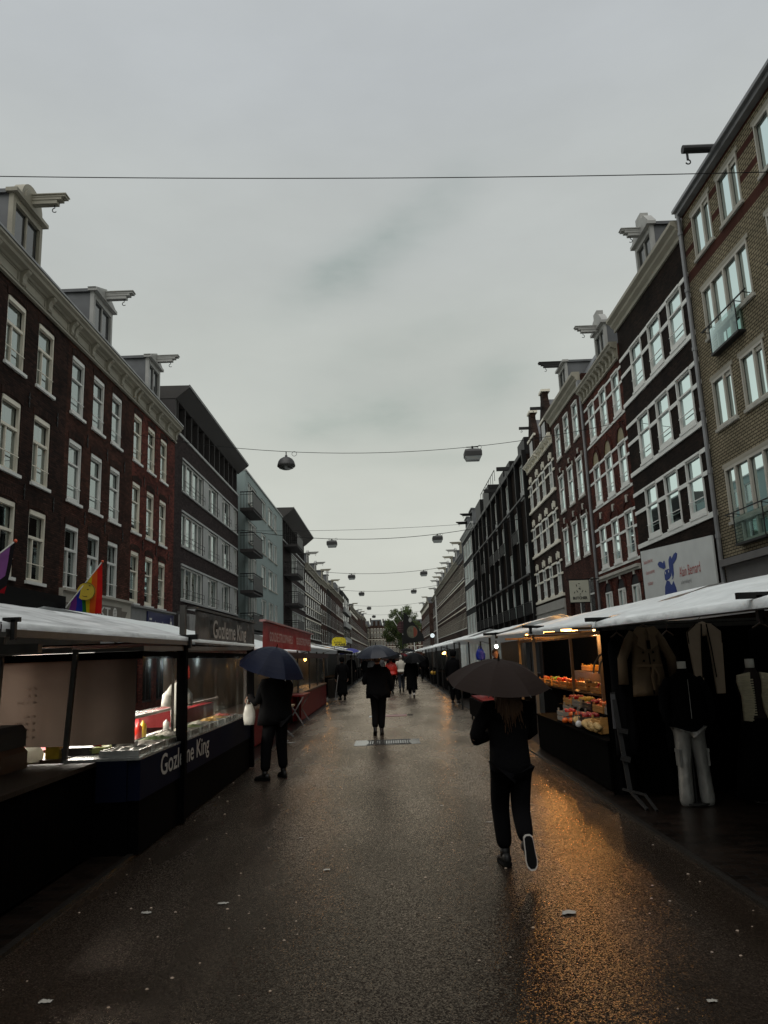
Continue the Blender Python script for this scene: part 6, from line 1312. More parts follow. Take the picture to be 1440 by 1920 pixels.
for y0, y1, lb, xf in ((31.5, 44, 'first white roofed stall beyond the plastic tent, right side', 2.6), (44.5, 57, 'second white roofed stall beyond the plastic tent, right side', 2.6), (58, 74, 'third white roofed stall beyond the tent, right side', 2.6), (75, 95, 'fourth stall beyond the tent, right side, low grey roof', 2.5), (97, 130, 'farthest stall on the right side', 2.5)): farstall(1, y0, y1, lb, GR, xf)
bulb((2.55, 36.0, 1.9), 'warm bulb on the post of the first stall beyond the plastic tent', 5, WARM, 12, .06)
bulb((3.3, 48, 1.9), 'warm lamp deep in the second stall beyond the tent', 10, WARM, 9, .06)
bk = empty('produce_basket', (2.75, 49, 0), 'black bucket of pale vegetables standing by the right stalls', 'bucket'); b = MB(); b.loft([[(2.8 + q * math.cos(2 * math.pi * j / 14), 49 + q * math.sin(2 * math.pi * j / 14), z) for j in range(14)] for q, z in ((.28, 0.02), (.34, .6))], True); b.build('bucket', M_black, bk); b = MB()
for i in range(7): b.ball((2.8 + .18 * math.cos(i), 49 + .18 * math.sin(i), .66 + .05 * (i % 2)), .13, 8, 6)
b.build('vegetables', M_yelf, bk, smooth=True)

# ================================================================== PEOPLE
M_skin = mat('skin', (.30, .17, .12), .55, .05); M_hairb = mat('brown hair', (.045, .022, .010), .45, .3, 30); M_hair2 = mat('light brown hair', (.085, .038, .013), .5, .35, 40, stretch=(8, 8, .5))
M_coat = mat('black wool', (.0040, .0040, .0045), .9, .2, 6, .3, 40, spec=.06); M_trs = mat('black trousers', (.0034, .0034, .004), .9, .2, spec=.06); M_shoe = mat('black shoe leather', (.006, .006, .006), .5, .1, spec=.25); M_solew = mat('white rubber sole', (.40, .38, .35), .5, .1); M_soleb = mat('black rubber sole', (.004, .004, .004), .8, spec=.08)
M_jean = mat('dark jeans', (.018, .022, .032), .8, .2); M_redj = mat('red puffer', (.50, .022, .012), .5, .1); M_wj = mat('cream jacket', (.50, .47, .40), .8, .08); M_greyh = mat('grey hair', (.30, .29, .27), .7, .2)
def hand(b, wr, d, pal, curl=.9, s=1.0, side=1):
    """palm, four unequal fingers with knuckle bends and a thumb off the side; d = hand direction, pal = palm normal"""
    wr = Vector(wr); d = Vector(d).normalized(); pal = Vector(pal); pal = (pal - d * pal.dot(d)).normalized(); ac = d.cross(pal).normalized() * side
    c0 = wr + d * .045 * s
    v, f = skin([tuple(wr - d * .01), tuple(wr + d * .03 * s), tuple(wr + d * .075 * s)], [(0, 1), (1, 2)], [(.024 * s, .02 * s), (.036 * s, .016 * s), (.038 * s, .014 * s)], 1); 
    # palm as a flattened loft so that it is broad across the knuckles
    rings = []
    for t_, w_, h_ in ((-.015, .022, .018), (.01, .028, .018), (.04, .040, .016), (.075, .042, .014), (.09, .036, .010)):
        rings.append([tuple(wr + d * t_ * s + ac * (w_ * s * math.cos(a)) + pal * (h_ * s * math.sin(a))) for a in [2 * math.pi * k / 12 for k in range(12)]])
    b.loft(rings, True)
    for i, (o, L_) in enumerate(((.030, .068), (.010, .078), (-.011, .072), (-.030, .056))):
        p = wr + d * .078 * s + ac * o * s; pts = [p - d * .012]; dd = d.copy(); q = p
        for k, fr_ in enumerate((.42, .32, .26)):
            a = curl * (.55 + .35 * k); dd = (dd * math.cos(a) + pal * math.sin(a)).normalized(); q = q + dd * (L_ * fr_ * s); pts.append(q)
        b.tube(pts, [.0098 * s, .0095 * s, .0085 * s, .0072 * s], 8)
    p = wr + d * .02 * s + ac * .034 * s; e1 = p + (ac * .8 + d * .6 + pal * .35).normalized() * .035 * s; e2 = e1 + (d * .6 + pal * .8 * curl + ac * .05).normalized() * .032 * s
    b.tube([p - ac * .012, e1, e2], [.0125 * s, .011 * s, .0088 * s], 8)
def shoe(par, ank, dr, up=(0, 0, 1), L_=.27, sole=None, m=None, trim=False):
    ank = Vector(ank); d = Vector(dr).normalized(); up = Vector(up); up = (up - d * up.dot(d)).normalized(); a_ = d.cross(up)
    o = ank - up * .085 - d * .06
    def ring(t_, w, h, z0=0.0): return [tuple(o + d * t_ + a_ * (w * math.cos(q)) + up * (z0 + (h / 2 + h / 2 * math.sin(q)))) for q in [2 * math.pi * k / 12 for k in range(12)]]
    b = MB(); b.loft([ring(-.025, .018, .05, .012), ring(-.01, .034, .085, .012), ring(.05, .038, .09, .012), ring(.11, .040, .075, .012), ring(.17, .044, .055, .012), ring(.215, .036, .04, .012), ring(.235, .016, .028, .014)], True)
    b.tube([tuple(ank - up * .02), tuple(ank + up * .05)], [.042, .046], 10); sh = b.build('shoe', m or M_shoe, par, smooth=True)
    out_ = [(-.03, .016), (-.012, .036), (.04, .040), (.10, .041), (.17, .047), (.215, .040), (.242, .018)]
    L1 = [o + d * t_ + a_ * w for t_, w in out_]; R1 = [o + d * t_ - a_ * w for t_, w in out_][::-1]; P_ = L1 + R1; n = len(P_)
    b = MB(); b.add([tuple(p - up * .004) for p in P_] + [tuple(p + up * .022) for p in P_], [tuple(range(n))[::-1], tuple(range(n, 2 * n))] + [(i, (i + 1) % n, (i + 1) % n + n, i + n) for i in range(n)])
    so = b.build('sole', sole or M_soleb, sh); fixn(so)
    if trim:
        c_ = sum(P_, Vector()) / n; b = MB(); Q = [c_ + (p - c_) * .9 for p in P_]; b.add([tuple(p - up * .007) for p in Q] + [tuple(p - up * .0035) for p in Q], [tuple(range(n))[::-1], tuple(range(n, 2 * n))] + [(i, (i + 1) % n, (i + 1) % n + n, i + n) for i in range(n)]); fixn(b.build('tread', M_soleb, so))
    return sh
def person(label, loc, rz=0, H=1.75, L=None, Rr_=None, armL=None, armR=None, coat=M_coat, hem=.82, cw=1.0, flare=1.0, trs=M_trs, hair='short', hairm=None, solem=None, look=0, lean=0, shoed=None, trim=False, group=None, hat=None, smat=None, hoodm=None, bust=1.0, curl=.9):
    """everything in body coordinates facing +Y, scaled to H"""
    k = H / 1.75; root = empty('person', (0, 0, 0), label, 'person', group)
    L = L or dict(knee=(-.10, .03, .50), ank=(-.10, 0, .09), dir=(-.1, 1, 0)); Rr_ = Rr_ or dict(knee=(.10, .03, .50), ank=(.10, 0, .09), dir=(.1, 1, 0))
    armL = armL or dict(elb=(-.27, -.02, 1.13), wr=(-.27, .06, .88), d=(0, .1, -1), pal=(1, 0, 0)); armR = armR or dict(elb=(.27, -.02, 1.13), wr=(.27, .06, .88), d=(0, .1, -1), pal=(-1, 0, 0))
    V = lambda p: (p[0] * k, (p[1] + lean * max(0, p[2] - .95)) * k, p[2] * k)
    sp = {'pel': (0, 0, .95), 'wa': (0, 0, 1.10), 'ch': (0, .0, 1.32), 'nb': (0, -.01, 1.46), 'nk': (0, 0, 1.54), 'hd': (0, .015, 1.60)}
    pts = [V(sp['pel']), V(sp['wa']), V(sp['ch']), V(sp['nb']), V(sp['nk']), V(sp['hd'])]; rad = [(.15, .11), (.125, .095), (.15, .105), (.075, .07), (.052, .052), (.05, .05)]; ed = [(0, 1), (1, 2), (2, 3), (3, 4), (4, 5)]
    for s_, A_ in ((-1, armL), (1, armR)):
        i = len(pts); pts += [V((s_ * .175, 0, 1.42)), V(A_['elb']), V(tuple((Vector(A_['elb']) + Vector(A_['wr'])) / 2)), V(A_['wr'])]; rad += [.058, .042, .038, .026]; ed += [(2, i), (i, i + 1), (i + 1, i + 2), (i + 2, i + 3)]
    for s_, G in ((-1, L), (1, Rr_)):
        i = len(pts); pts += [V((s_ * .095, 0, .88)), V(G['knee']), V(G['ank'])]; rad += [.088, .058, .036]; ed += [(0, i), (i, i + 1), (i + 1, i + 2)]
    rad = [tuple(q * k for q in r) if isinstance(r, tuple) else r * k for r in rad]
    b = MB(); v, f = skin(pts, ed, rad, 1); b.add(v, f)
    hc = Vector(V((0, .02, 1.655))); ca, sa = math.cos(look), math.sin(look)
    def hp(x, y, z): return tuple(hc + Vector((x * ca - y * sa, x * sa + y * ca, z)) * k)
    rings = []
    for z, a, c, oy in ((-.115, .030, .035, .035), (-.10, .045, .055, .03), (-.07, .058, .075, .018), (-.03, .066, .088, .006), (.02, .072, .094, 0), (.06, .071, .092, -.004), (.09, .058, .075, -.006), (.112, .035, .045, -.008), (.12, .01, .012, -.008)):
        rings.append([hp(a * math.cos(t), c * math.sin(t) + oy, z) for t in [2 * math.pi * j / 16 for j in range(16)]])
    b.loft(rings, True); b.loft([[hp(x, y, z) for x, y in ((-w, .085), (0, .085 + o), (w, .085), (0, .075))] for z, w, o in ((.03, .008, .008), (.0, .011, .02), (-.022, .017, .03), (-.03, .014, .012))], True)
    for s_ in (-1, 1):
        c_ = hp(s_ * .075, .0, -.005); b.ball(c_, .028 * k, 8, 6, sq=(.35, .7, 1.15)); c_ = hp(s_ * .03, .083, .022); b.ball(c_, .012 * k, 8, 6, sq=(1.2, .5, .7))
    c_ = hp(0, .088, -.058); b.ball(c_, .022 * k, 8, 5, sq=(1.1, .3, .35))
    for s_, A_ in ((-1, armL), (1, armR)): hand(b, V(A_['wr']), A_['d'], A_['pal'], A_.get('curl', curl), k, A_.get('side', s_))
    body = b.build('body', smat or M_skin, root, smooth=True)
    for i_, (z_, sx) in enumerate(((.024, -1), (.024, 1))):
        e = MB(); e.ball(hp(sx * .03, .0905, z_), .006 * k, 6, 5); e.build('eye', M_black, body)
    # trousers
    b = MB(); P = [V((0, 0, .96)), V((-.09, 0, .86)), V(L['knee']), V(tuple(Vector(L['ank']) + Vector((0, 0, .03)))), V((.09, 0, .86)), V(Rr_['knee']), V(tuple(Vector(Rr_['ank']) + Vector((0, 0, .03))))]
    v, f = skin(P, [(0, 1), (1, 2), (2, 3), (0, 4), (4, 5), (5, 6)], [(.17 * k, .13 * k), .115 * k, .092 * k, .075 * k, .115 * k, .092 * k, .075 * k], 2); b.add(v, f); b.build('trousers', trs, root, smooth=True)
    # coat: lofted body with soft folds and two sleeves
    b = MB(); n = 28; rings = []; se = hash(label) % 97 if False else len(label)
    prof = [(hem, .20 * flare * cw, .15 * flare), (hem + .12, .195 * (flare * .5 + .5) * cw, .145), (1.0, .185 * cw, .135), (1.12, .175 * cw, .13 * bust), (1.28, .20 * cw, .14 * bust), (1.38, .205 * cw, .125), (1.44, .175 * cw, .10), (1.485, .10, .08), (1.53, .068, .07), (1.55, .062, .064)]
    prof = [p for i, p in enumerate(prof) if i == 0 or p[0] > prof[0][0] + .05 * i * 0 + .04]
    for z, a, c in prof:
        r_i = []
        for j in range(n):
            t = 2 * math.pi * j / n; am = 1 + .05 * mnoise.noise(Vector((math.cos(t) * 1.6 + se, math.sin(t) * 1.6, z * 2.2))) * 2 + .018 * math.sin(5 * t + z * 6)
            r_i.append(V((a * am * math.cos(t), c * am * math.sin(t), z)))
        rings.append(r_i)
    b.loft(rings, True); ct_ = b.build('coat', coat, root, smooth=True)
    for s_, A_ in ((-1, armL), (1, armR)):
        sh, el, wr = Vector((s_ * .165, 0, 1.42)), Vector(A_['elb']), Vector(A_['wr']); m1 = (sh + el) / 2 + Vector((s_ * .012, 0, 0)); m2 = (el + wr) / 2
        pts_ = [V(tuple(sh - Vector((s_ * .07, 0, .0)))), V(tuple(sh)), V(tuple(m1)), V(tuple(el + (sh - el).normalized() * .04)), V(tuple(el + (wr - el).normalized() * .04)), V(tuple(m2)), V(tuple(wr - (wr - el).normalized() * .01))]
        b = MB(); b.tube(pts_, [q * k for q in (.07, .082, .072, .062, .060, .052, .044)], 14); b.build('sleeve', coat, ct_, smooth=True)
    # shoes
    for G in (L, Rr_): shoe(root, V(G['ank']), G['dir'], G.get('up', (0, 0, 1)), sole=G.get('sole', solem), m=shoed, trim=G.get('trim', False))
    hm = hairm or M_hairb
    if hair in ('short', 'hood'):
        b = MB(); g = 1.12 if hair == 'short' else 1.45; rings = []
        for z, a, c, oy in ((-.06, .055, .05, -.045), (-.02, .070, .075, -.028), (.03, .076, .088, -.012), (.07, .074, .088, -.008), (.10, .060, .072, -.008), (.125, .032, .04, -.008), (.132, .01, .01, -.008)):
            rings.append([hp(a * g * math.cos(t) * .97, c * g * math.sin(t) * .97 + oy, z * (1 if hair == 'short' else 1.15)) for t in [2 * math.pi * j / 16 for j in range(16)]])
        b.loft(rings, True); b.build('hair' if hair == 'short' else 'hood', hm if hair == 'short' else coat, root, smooth=True)
    if hair == 'long':
        b = MB(); r = random.Random(4); rings = []
        for z, a, c, oy in ((-.02, .076, .085, -.02), (.03, .082, .095, -.012), (.07, .080, .094, -.008), (.10, .064, .076, -.008), (.125, .034, .042, -.008), (.132, .01, .01, -.008)): rings.append([hp(a * math.cos(t), c * math.sin(t) + oy, z) for t in [2 * math.pi * j / 16 for j in range(16)]])
        b.loft(rings, True)
        for i in range(230):
            t = r.uniform(-math.pi * 1.02, .02); x, y = .082 * math.cos(t), -.01 + .095 * math.sin(t); l_ = r.uniform(.30, .42); sx = x * 1.25 + r.uniform(-.015, .03)
            p = [hp(x, y, .05), hp(x * 1.05, y * 1.05 - .004, -.06), hp(sx * 1.15, y * 1.15 - .035 + r.uniform(-.012, .012), -.06 - l_ * .5), hp(sx * 1.25 + r.uniform(-.02, .02), y * 1.1 - .045 + r.uniform(-.015, .015), -.06 - l_)]
            b.tube(p, [.008, .0085, .007, .0015], 4, False)
        b.build('hair', hm, root, smooth=True)
    if hat:
        b = MB(); b.loft([[hp(a * math.cos(t), a * 1.2 * math.sin(t) - .005, z) for t in [2 * math.pi * j / 16 for j in range(16)]] for z, a in ((.035, .082), (.09, .078), (.13, .06), (.155, .03), (.16, .005))], True); b.build('cap', hat, root, smooth=True)
    root.location = loc; root.rotation_euler = (0, 0, rz); return root, k
def umbrella(label, apex, tilt, Rad, m, depth=.30, shaft=.8, tw=0.0, group=None, grip=None, ribn=8):
    """tilt = (lean towards +x, lean towards +y) in degrees of the crown"""
    t = empty('umbrella', (0, 0, 0), label, 'umbrella', group); b = MB(); nr = 9; per = 6; n = ribn * per; rings = []
    for i in range(nr + 1):
        u = i / nr; row = []
        for j in range(n):
            a = 2 * math.pi * j / n + tw; w = (j % per) / per; sagk = math.sin(math.pi * w)
            ed = 1 - .075 * sagk * u; r = Rad * u * ed; z = -depth * (u ** 2.1) - .018 * sagk * u * (1 - .3 * u)
            row.append((r * math.cos(a), r * math.sin(a), z))
        rings.append(row)
    b.loft(rings[1:], False); top = rings[1]; c_ = len(b.v); b.v.append((0, 0, 0)); 
    for j in range(n): b.f.append((c_, j, (j + 1) % n)); b.mi.append(0)
    b.build('canopy', m, t)
    b = MB()
    for q in range(ribn):
        a = 2 * math.pi * q / ribn + tw
        b.tube([(Rad * u * math.cos(a), Rad * u * math.sin(a), -depth * u ** 2.1 - .006) for u in [.02 + .98 * i / 8 for i in range(9)]], .0022, 4); b.tube([(Rad * .5 * math.cos(a), Rad * .5 * math.sin(a), -depth * .5 ** 2.1 - .01), (.012 * math.cos(a), .012 * math.sin(a), -.30)], .002, 4)
        b.tube([(Rad * .985 * math.cos(a), Rad * .985 * math.sin(a), -depth * .97 - .004), (Rad * 1.03 * math.cos(a), Rad * 1.03 * math.sin(a), -depth * 1.05)], .004, 5)
    b.build('ribs', M_iron, t)
    b = MB(); b.tube([(0, 0, .05), (0, 0, -shaft)], [.005, .006], 8); b.build('shaft', M_zinc, t)
    b = MB(); b.tube([(0, 0, -shaft + .01), (0, 0, -shaft - .11)], [.014, .016], 10); b.build('handle', M_black, t)
    b = MB(); b.tube([(0, 0, .0), (0, 0, .06)], [.011, .004], 8); b.build('ferrule', M_black, t)
    ax = Vector((math.tan(R(tilt[0])), math.tan(R(tilt[1])), 1)).normalized(); t.rotation_euler = ax.to_track_quat('Z', 'Y').to_euler(); t.location = apex; return t
def fabric(name, c, tr=.05, sp=.12, ro=.55): return cloth(name, c, tr, ro, .12, sp, 2, var=.06)
# -- the woman in front
holdR = dict(elb=(.24, .06, 1.14), wr=(.10, .24, 1.27), d=(-.3, .3, .9), pal=(-.9, .3, 0), curl=1.25)
holdL = dict(elb=(-.33, -.02, 1.14), wr=(-.10, .20, 1.16), d=(.7, .5, .5), pal=(.2, .9, 0), curl=1.2)
person('person with long brown hair walking away under the big brown umbrella, one sole lifted', (1.0, 6.78, 0), R(4), 1.64,
       L=dict(knee=(-.09, .17, .54), ank=(-.07, .16, .10), dir=(-.05, 1, -.05)),
       Rr_=dict(knee=(.07, .03, .50), ank=(.055, -.20, .24), dir=(.04, -.22, -1), up=(0, 1, -.15), sole=M_solew, trim=True),
       armL=holdL, armR=holdR, hem=.80, cw=.98, flare=1.0, hair='long', hairm=M_hair2, look=0, coat=M_coat, lean=.03)
umbrella('large dark brown umbrella held by the long haired person in front', (.955, 6.78, 1.735), (4, -13), .46, fabric('brown umbrella cloth', (.020, .014, .012), .02, .06, .7), .20, .62, R(11))
# -- standing man left, umbrella tilted over him
person('person standing in black at the glazed stall under the navy umbrella', (-1.86, 12.2, 0), R(38), 1.82,
       L=dict(knee=(-.15, .02, .50), ank=(-.20, -.02, .09), dir=(-.6, 1, 0)), Rr_=dict(knee=(.13, .06, .50), ank=(.16, .06, .09), dir=(.1, 1, 0)),
       armL=dict(elb=(-.30, .02, 1.12), wr=(-.34, .20, 1.23), d=(-.1, .5, -.5), pal=(.2, -.6, -.6), curl=1.3), armR=dict(elb=(.24, .12, 1.10), wr=(-.02, .24, 1.20), d=(-.5, .2, .8), pal=(-.6, .5, 0), curl=1.25), hem=.80, cw=1.5, hair='short')
umbrella('navy umbrella tilted to the right, held by the person standing at the glazed stall', (-1.83, 12.2, 2.02), (16, -10), .56, fabric('navy umbrella cloth', (.0045, .007, .019), .02, .12, .5), .36, .78, R(20))
bag('plastic_bag', 'thin white plastic bag dangling from the hand of the person under the navy umbrella', 'bag', (-2.27, 12.16, .84), .19, .31, .13, M_bagw)
# -- man in the middle
person('person in a wide black jacket walking away in the middle of the street', (-.34, 18.4, 0), 0, 1.86,
       L=dict(knee=(-.08, .06, .51), ank=(-.09, -.10, .13), dir=(-.1, .9, -.35)), Rr_=dict(knee=(.07, .08, .50), ank=(.05, .02, .09), dir=(.1, 1, 0)), armL=dict(elb=(-.33, -.02, 1.15), wr=(-.14, .18, 1.18), d=(.6, .5, .4), pal=(.3, .8, 0), curl=1.2), armR=dict(elb=(.31, .0, 1.15), wr=(.27, .10, .94), d=(-.1, .3, -1), pal=(-1, 0, 0)), hem=.80, cw=1.38, flare=.96, hair='short', lean=.02)
umbrella('dark slate umbrella of the person walking in the middle of the street', (-.36, 18.35, 2.10), (-3, -8), .52, fabric('slate umbrella cloth', (.010, .013, .022), .03, .25, .4), .24, .8, R(5))
# -- group behind him
walkA = dict(L=dict(knee=(-.09, .12, .52), ank=(-.08, .10, .09), dir=(-.05, 1, 0)), Rr_=dict(knee=(.08, -.03, .50), ank=(.08, -.22, .15), dir=(.05, .8, -.6)))
walkB = dict(L=dict(knee=(-.08, -.02, .50), ank=(-.08, -.20, .14), dir=(-.05, .8, -.6)), Rr_=dict(knee=(.09, .12, .52), ank=(.08, .12, .09), dir=(.05, 1, 0)))
person('person in a bright red jacket walking behind the person in the middle', (-.02, 38.5, 0), R(-8), 1.78, coat=M_redj, hem=.88, cw=1.35, bust=1.2, **walkA)
umbrella('black umbrella over the person in the red jacket', (-.05, 38.6, 2.05), (0, -6), .55, fabric('black umbrella cloth', (.004, .004, .0045), .02, .06), .26)
person('person with grey hair in a cream jacket and dark jeans walking away', (.50, 40.0, 0), 0, 1.86, coat=M_wj, trs=M_jean, hem=.92, cw=.95, hairm=M_greyh, **walkB)
person('person in a long black coat with white soled shoes under a low black umbrella', (.88, 34.2, 0), 0, 1.80, hem=.32, cw=1.2, flare=1.05, solem=M_solew, shoed=M_solew, **walkA)
umbrella('low black umbrella hiding the head of the person in the long coat', (1.02, 34.0, 1.93), (-5, -16), .53, MC['black umbrella cloth'], .30)
umbrella('small black umbrella held high behind the long coat', (1.05, 46, 2.28), (5, -4), .5, MC['black umbrella cloth'], .16); person('person half hidden behind the long coat, under the small high black umbrella', (1.05, 46.2, 0), 0, 1.82, cw=1.1, **walkB)
umbrella('black umbrella far off between the red jacket and the cream jacket', (.25, 52, 2.12), (-4, -10), .62, MC['black umbrella cloth'], .34); person('person under the black umbrella between red and cream jackets', (.25, 52.2, 0), 0, 1.8, cw=1.15, **walkA)
person('dark figure striding away with hands in pockets near the right stalls', (2.38, 55.0, 0), R(-5), 2.02, hem=.82, cw=1.15, hat=M_greyh, L=dict(knee=(-.12, .03, .5), ank=(-.16, -.02, .09), dir=(-.2, 1, 0)), Rr_=dict(knee=(.14, .12, .52), ank=(.24, .1, .1), dir=(.3, 1, 0)))
person('tall person in black standing at the right kerb, left of the brown umbrella', (2.32, 28.4, 0), R(-25), 1.92, hem=.62, cw=1.25, solem=M_solew, hair='hood')
person('person in black with a big hood and a shopping trolley at the red waffle stall', (-2.22, 34.3, 0), R(20), 1.84, hem=.22, cw=1.05, flare=1.1, hair='hood')
tr = empty('shopping_trolley', (-2.65, 33.6, 0), 'dark wheeled shopping trolley standing beside the hooded person', 'trolley'); b = MB(); b.box(-2.8, -2.5, 33.4, 33.7, .15, .95); b.build('bag', M_black, tr); b = MB(); b.bar((-2.5, 33.5, .1), (-2.35, 33.55, 1.1), .025); b.tube([(-2.45, 33.4, .08), (-2.45, 33.7, .08)], .05, 8); b.tube([(-2.85, 33.4, .08), (-2.85, 33.7, .08)], .08, 10); b.build('frame_and_wheels', M_zinc, tr)
person('person in black under a bright blue umbrella far down the left stalls', (-2.86, 54.5, 0), 0, 2.0, cw=1.15, hem=.75)
umbrella('bright blue umbrella at the far left stalls', (-3.0, 54.5, 2.52), (-6, -6), .75, fabric('blue umbrella cloth', (.02, .025, .22), .1, .5), .3)
person('bearded person in a black jacket behind the counter of the white plastic tent', (2.88, 21.0, 0), R(178), 1.88, hair='short', cw=1.1, look=.2, smat=mat('fair skin', (.34, .20, .16), .5))
b = MB(); b.ball((2.88, 20.893, 1.655), .062, 10, 7, sq=(1, .7, .9)); 
r = random.Random(11); farp = [(-1.6, 62), (-.9, 70), (-2.3, 66), (1.6, 64), (.2, 66), (.8, 74), (2.1, 72), (-.2, 82), (1.4, 86), (-1.5, 88), (2.0, 94), (-2.3, 80)]
farl = ['far walker in the gap left of the dark umbrella', 'far walker behind the dark umbrella', 'far walker by the left stalls beyond the blue umbrella', 'far walker right of the long black coat', 'far walker between red jacket and cream jacket', 'far walker behind the cream jacket', 'far walker close to the right stalls', 'very far walker in mid street', 'very far walker right of mid street', 'very far walker left of mid street', 'very far walker by the right stalls', 'very far walker by the left stalls']
for i, ((x, y), lb) in enumerate(zip(farp, farl)):
    person(lb, (x, y, 0), 0 if i % 3 else math.pi, 1.78 + r.uniform(-.06, .08), cw=1.15, hem=r.choice((.6, .8)), coat=r.choice((M_coat, M_coat, M_jean, mat('grey coat', (.06, .06, .06), .8))), **(walkA if i % 2 else walkB))
    if i % 2 == 0: umbrella('umbrella of the ' + lb, (x, y, 2.15), (r.uniform(-8, 8), -6), .55, [MC['black umbrella cloth'], MC['slate umbrella cloth'], fabric('red umbrella cloth', (.10, .01, .012))][i % 3 if i % 3 < 3 else 0], .24)

# ================================================================== FLAGS AND SIGNS
# rainbow flag with a smiling disc, hung from a slanted pole on the second house
fl = empty('rainbow_flag', (-FX + .2, 23.0, 3.4), 'rainbow flag with a yellow smiling disc on a slanted pole, left facade', 'flag')
pb, pt = Vector((-9.9, 22.35, 3.30)), Vector((-8.75, 22.75, 5.02))
b = MB(); b.tube([pb, pt], .018, 8); b.build('flag_pole', M_whiteB, fl); b = MB(); b.ball(pt, .045, 8, 6); b.build('finial', mat('orange knob', (.6, .09, .03), .4), fl)
STR = [('red', (.55, .010, .008)), ('orange', (.62, .10, .01)), ('yellow', (.55, .40, .01)), ('green', (.012, .12, .02)), ('blue', (.01, .02, .25)), ('violet', (.12, .02, .17))]
n = 12; P0, P1 = pt + Vector((0, 0, -.04)), pb.lerp(pt, .30)
def fp(u, v):   # u across stripes 0 = pole tip, v down
    top = P0.lerp(P1, u); x = top.x; y = top.y; zb = 3.42 + .05 * u; z = top.z + (zb - top.z) * v
    return (x + .05 * math.sin(u * 9 + v * 2) * v + (.10 * v * (1 - u)) * 0, y + .05 * math.cos(u * 7 + v * 3) * v, z)
b = MB()
for s_ in range(6):
    for i in range(4):
        u0, u1 = (s_ + i / 4) / 6, (s_ + (i + 1) / 4) / 6
        for j in range(n): b.quad(fp(u0, j / n), fp(u1, j / n), fp(u1, (j + 1) / n), fp(u0, (j + 1) / n), mi=s_)
fc = b.build('flag_cloth', [cloth('flag ' + nme, c, .35, .7, .1, .2) for nme, c in STR], fl)
dc = Vector(fp(.47, .34)) + Vector((0, -.035, 0)); b = MB(); b.prism([(.27 * math.cos(a), .27 * math.sin(a)) for a in [i * math.pi / 14 for i in range(28)]], dc, (1, .1, 0), (0, 0, 1), .004); dk = b.build('printed_disc', mat('disc yellow', (.55, .40, .03), .6), fl)
b = MB(); dq = dc + Vector((0, -.008, 0)); b.tube([dq + Vector((.265 * math.cos(a), 0, .265 * math.sin(a))) for a in [i * math.pi / 12 for i in range(25)]], .008, 4)
b.tube([dq + Vector((-.02 + .15 * math.cos(a), 0, .02 + .17 * math.sin(a))) for a in [3.5 + i * .2 for i in range(9)]], .009, 4); b.ball(dq + Vector((.05, 0, .06)), .03, 8, 5, sq=(1, .3, .5)); b.ball(dq + Vector((.10, 0, .17)), .03, 8, 5, sq=(1, .3, .4)); b.build('printed_face', M_ink, dk)
# pale striped flag cut by the left edge
fl = empty('striped_flag', (-9.9, 17.9, 3.9), 'pale pink and blue flag cut off by the left edge of the photo', 'flag'); pt = Vector((-8.62, 17.1, 4.78)); pb = Vector((-10.0, 16.5, 3.35))
b = MB(); b.tube([pb, pt], .018, 8); b.build('flag_pole', M_whiteB, fl); b = MB(); b.ball(pt, .045, 8, 6); b.build('finial', MC['orange knob'], fl)
C5 = [('black', (.010, .008, .010)), ('lilac', (.25, .09, .30)), ('pale', (.35, .36, .50)), ('sky', (.10, .25, .36)), ('crimson', (.28, .005, .012))]
b = MB(); P0, P1 = pt, pb.lerp(pt, .2)
def fq(u, v):
    t_ = P0.lerp(P1, u); z = t_.z - (1.25 - .2 * u) * v; return (t_.x - .18 * v * (1 - u) + .03 * math.sin(6 * u + 3 * v) * v, t_.y + .04 * math.sin(5 * v + u * 4) * v, z)
for i in range(12):
    for j in range(12):
        u, v = (i + .5) / 12, (j + .5) / 12; mi = 0 if i == 0 else (1 if i < 3 else 2)
        if v > .62: mi = 3 if v < .74 and i > 1 else (0 if v < .86 else 4)
        b.quad(fq(i / 12, j / 12), fq((i + 1) / 12, j / 12), fq((i + 1) / 12, (j + 1) / 12), fq(i / 12, (j + 1) / 12), mi=mi)
b.build('flag_cloth', [cloth('flag2 ' + nme, c, .35, .7, .1, .2) for nme, c in C5], fl)
# teardrop flag and round sign far down the street
tf = empty('feather_flag', (2.3, 68, 0), 'black triangular banner flag with a round orange and white emblem, in front of the tree', 'flag')
b = MB(); o = b.prism([(-.65, 2.9), (1.35, 3.1), (1.2, 3.7), (.3, 4.9), (-.25, 5.6), (-.45, 5.7)], (1.75, 68, 0), (1, 0, 0), (0, 0, 1), .03); fo = b.build('flag_cloth', M_ban, tf); fixn(fo)
b = MB(); b.prism([(.48 * math.cos(a), .55 * math.sin(a)) for a in [i * math.pi / 12 for i in range(24)]], (2.0, 67.965, 3.95), (1, 0, 0), (0, 0, 1), .01); em = b.build('emblem_disc', mat('emblem grey green', (.08, .08, .05), .6, .6, 5), tf); fixn(em)
b = MB(); b.prism([(.40 * math.cos(a), .46 * math.sin(a)) for a in [-1.4 + i * .28 for i in range(11)]], (2.05, 67.95, 3.93), (1, 0, 0), (0, 0, 1), .01); fixn(b.build('emblem_print', mat('emblem orange', (.16, .03, .012), .6), em)); 
b = MB(); b.ball((1.85, 67.95, 5.0), .14, 10, 6, sq=(1, .1, 1.4)); b.build('small_emblem', mat('emblem pale', (.3, .3, .28), .6), tf); b = MB(); b.tube([(1.1, 68, .0), (1.1, 68, 6.1)], .03, 6); b.build('flag_mast', M_iron, tf)
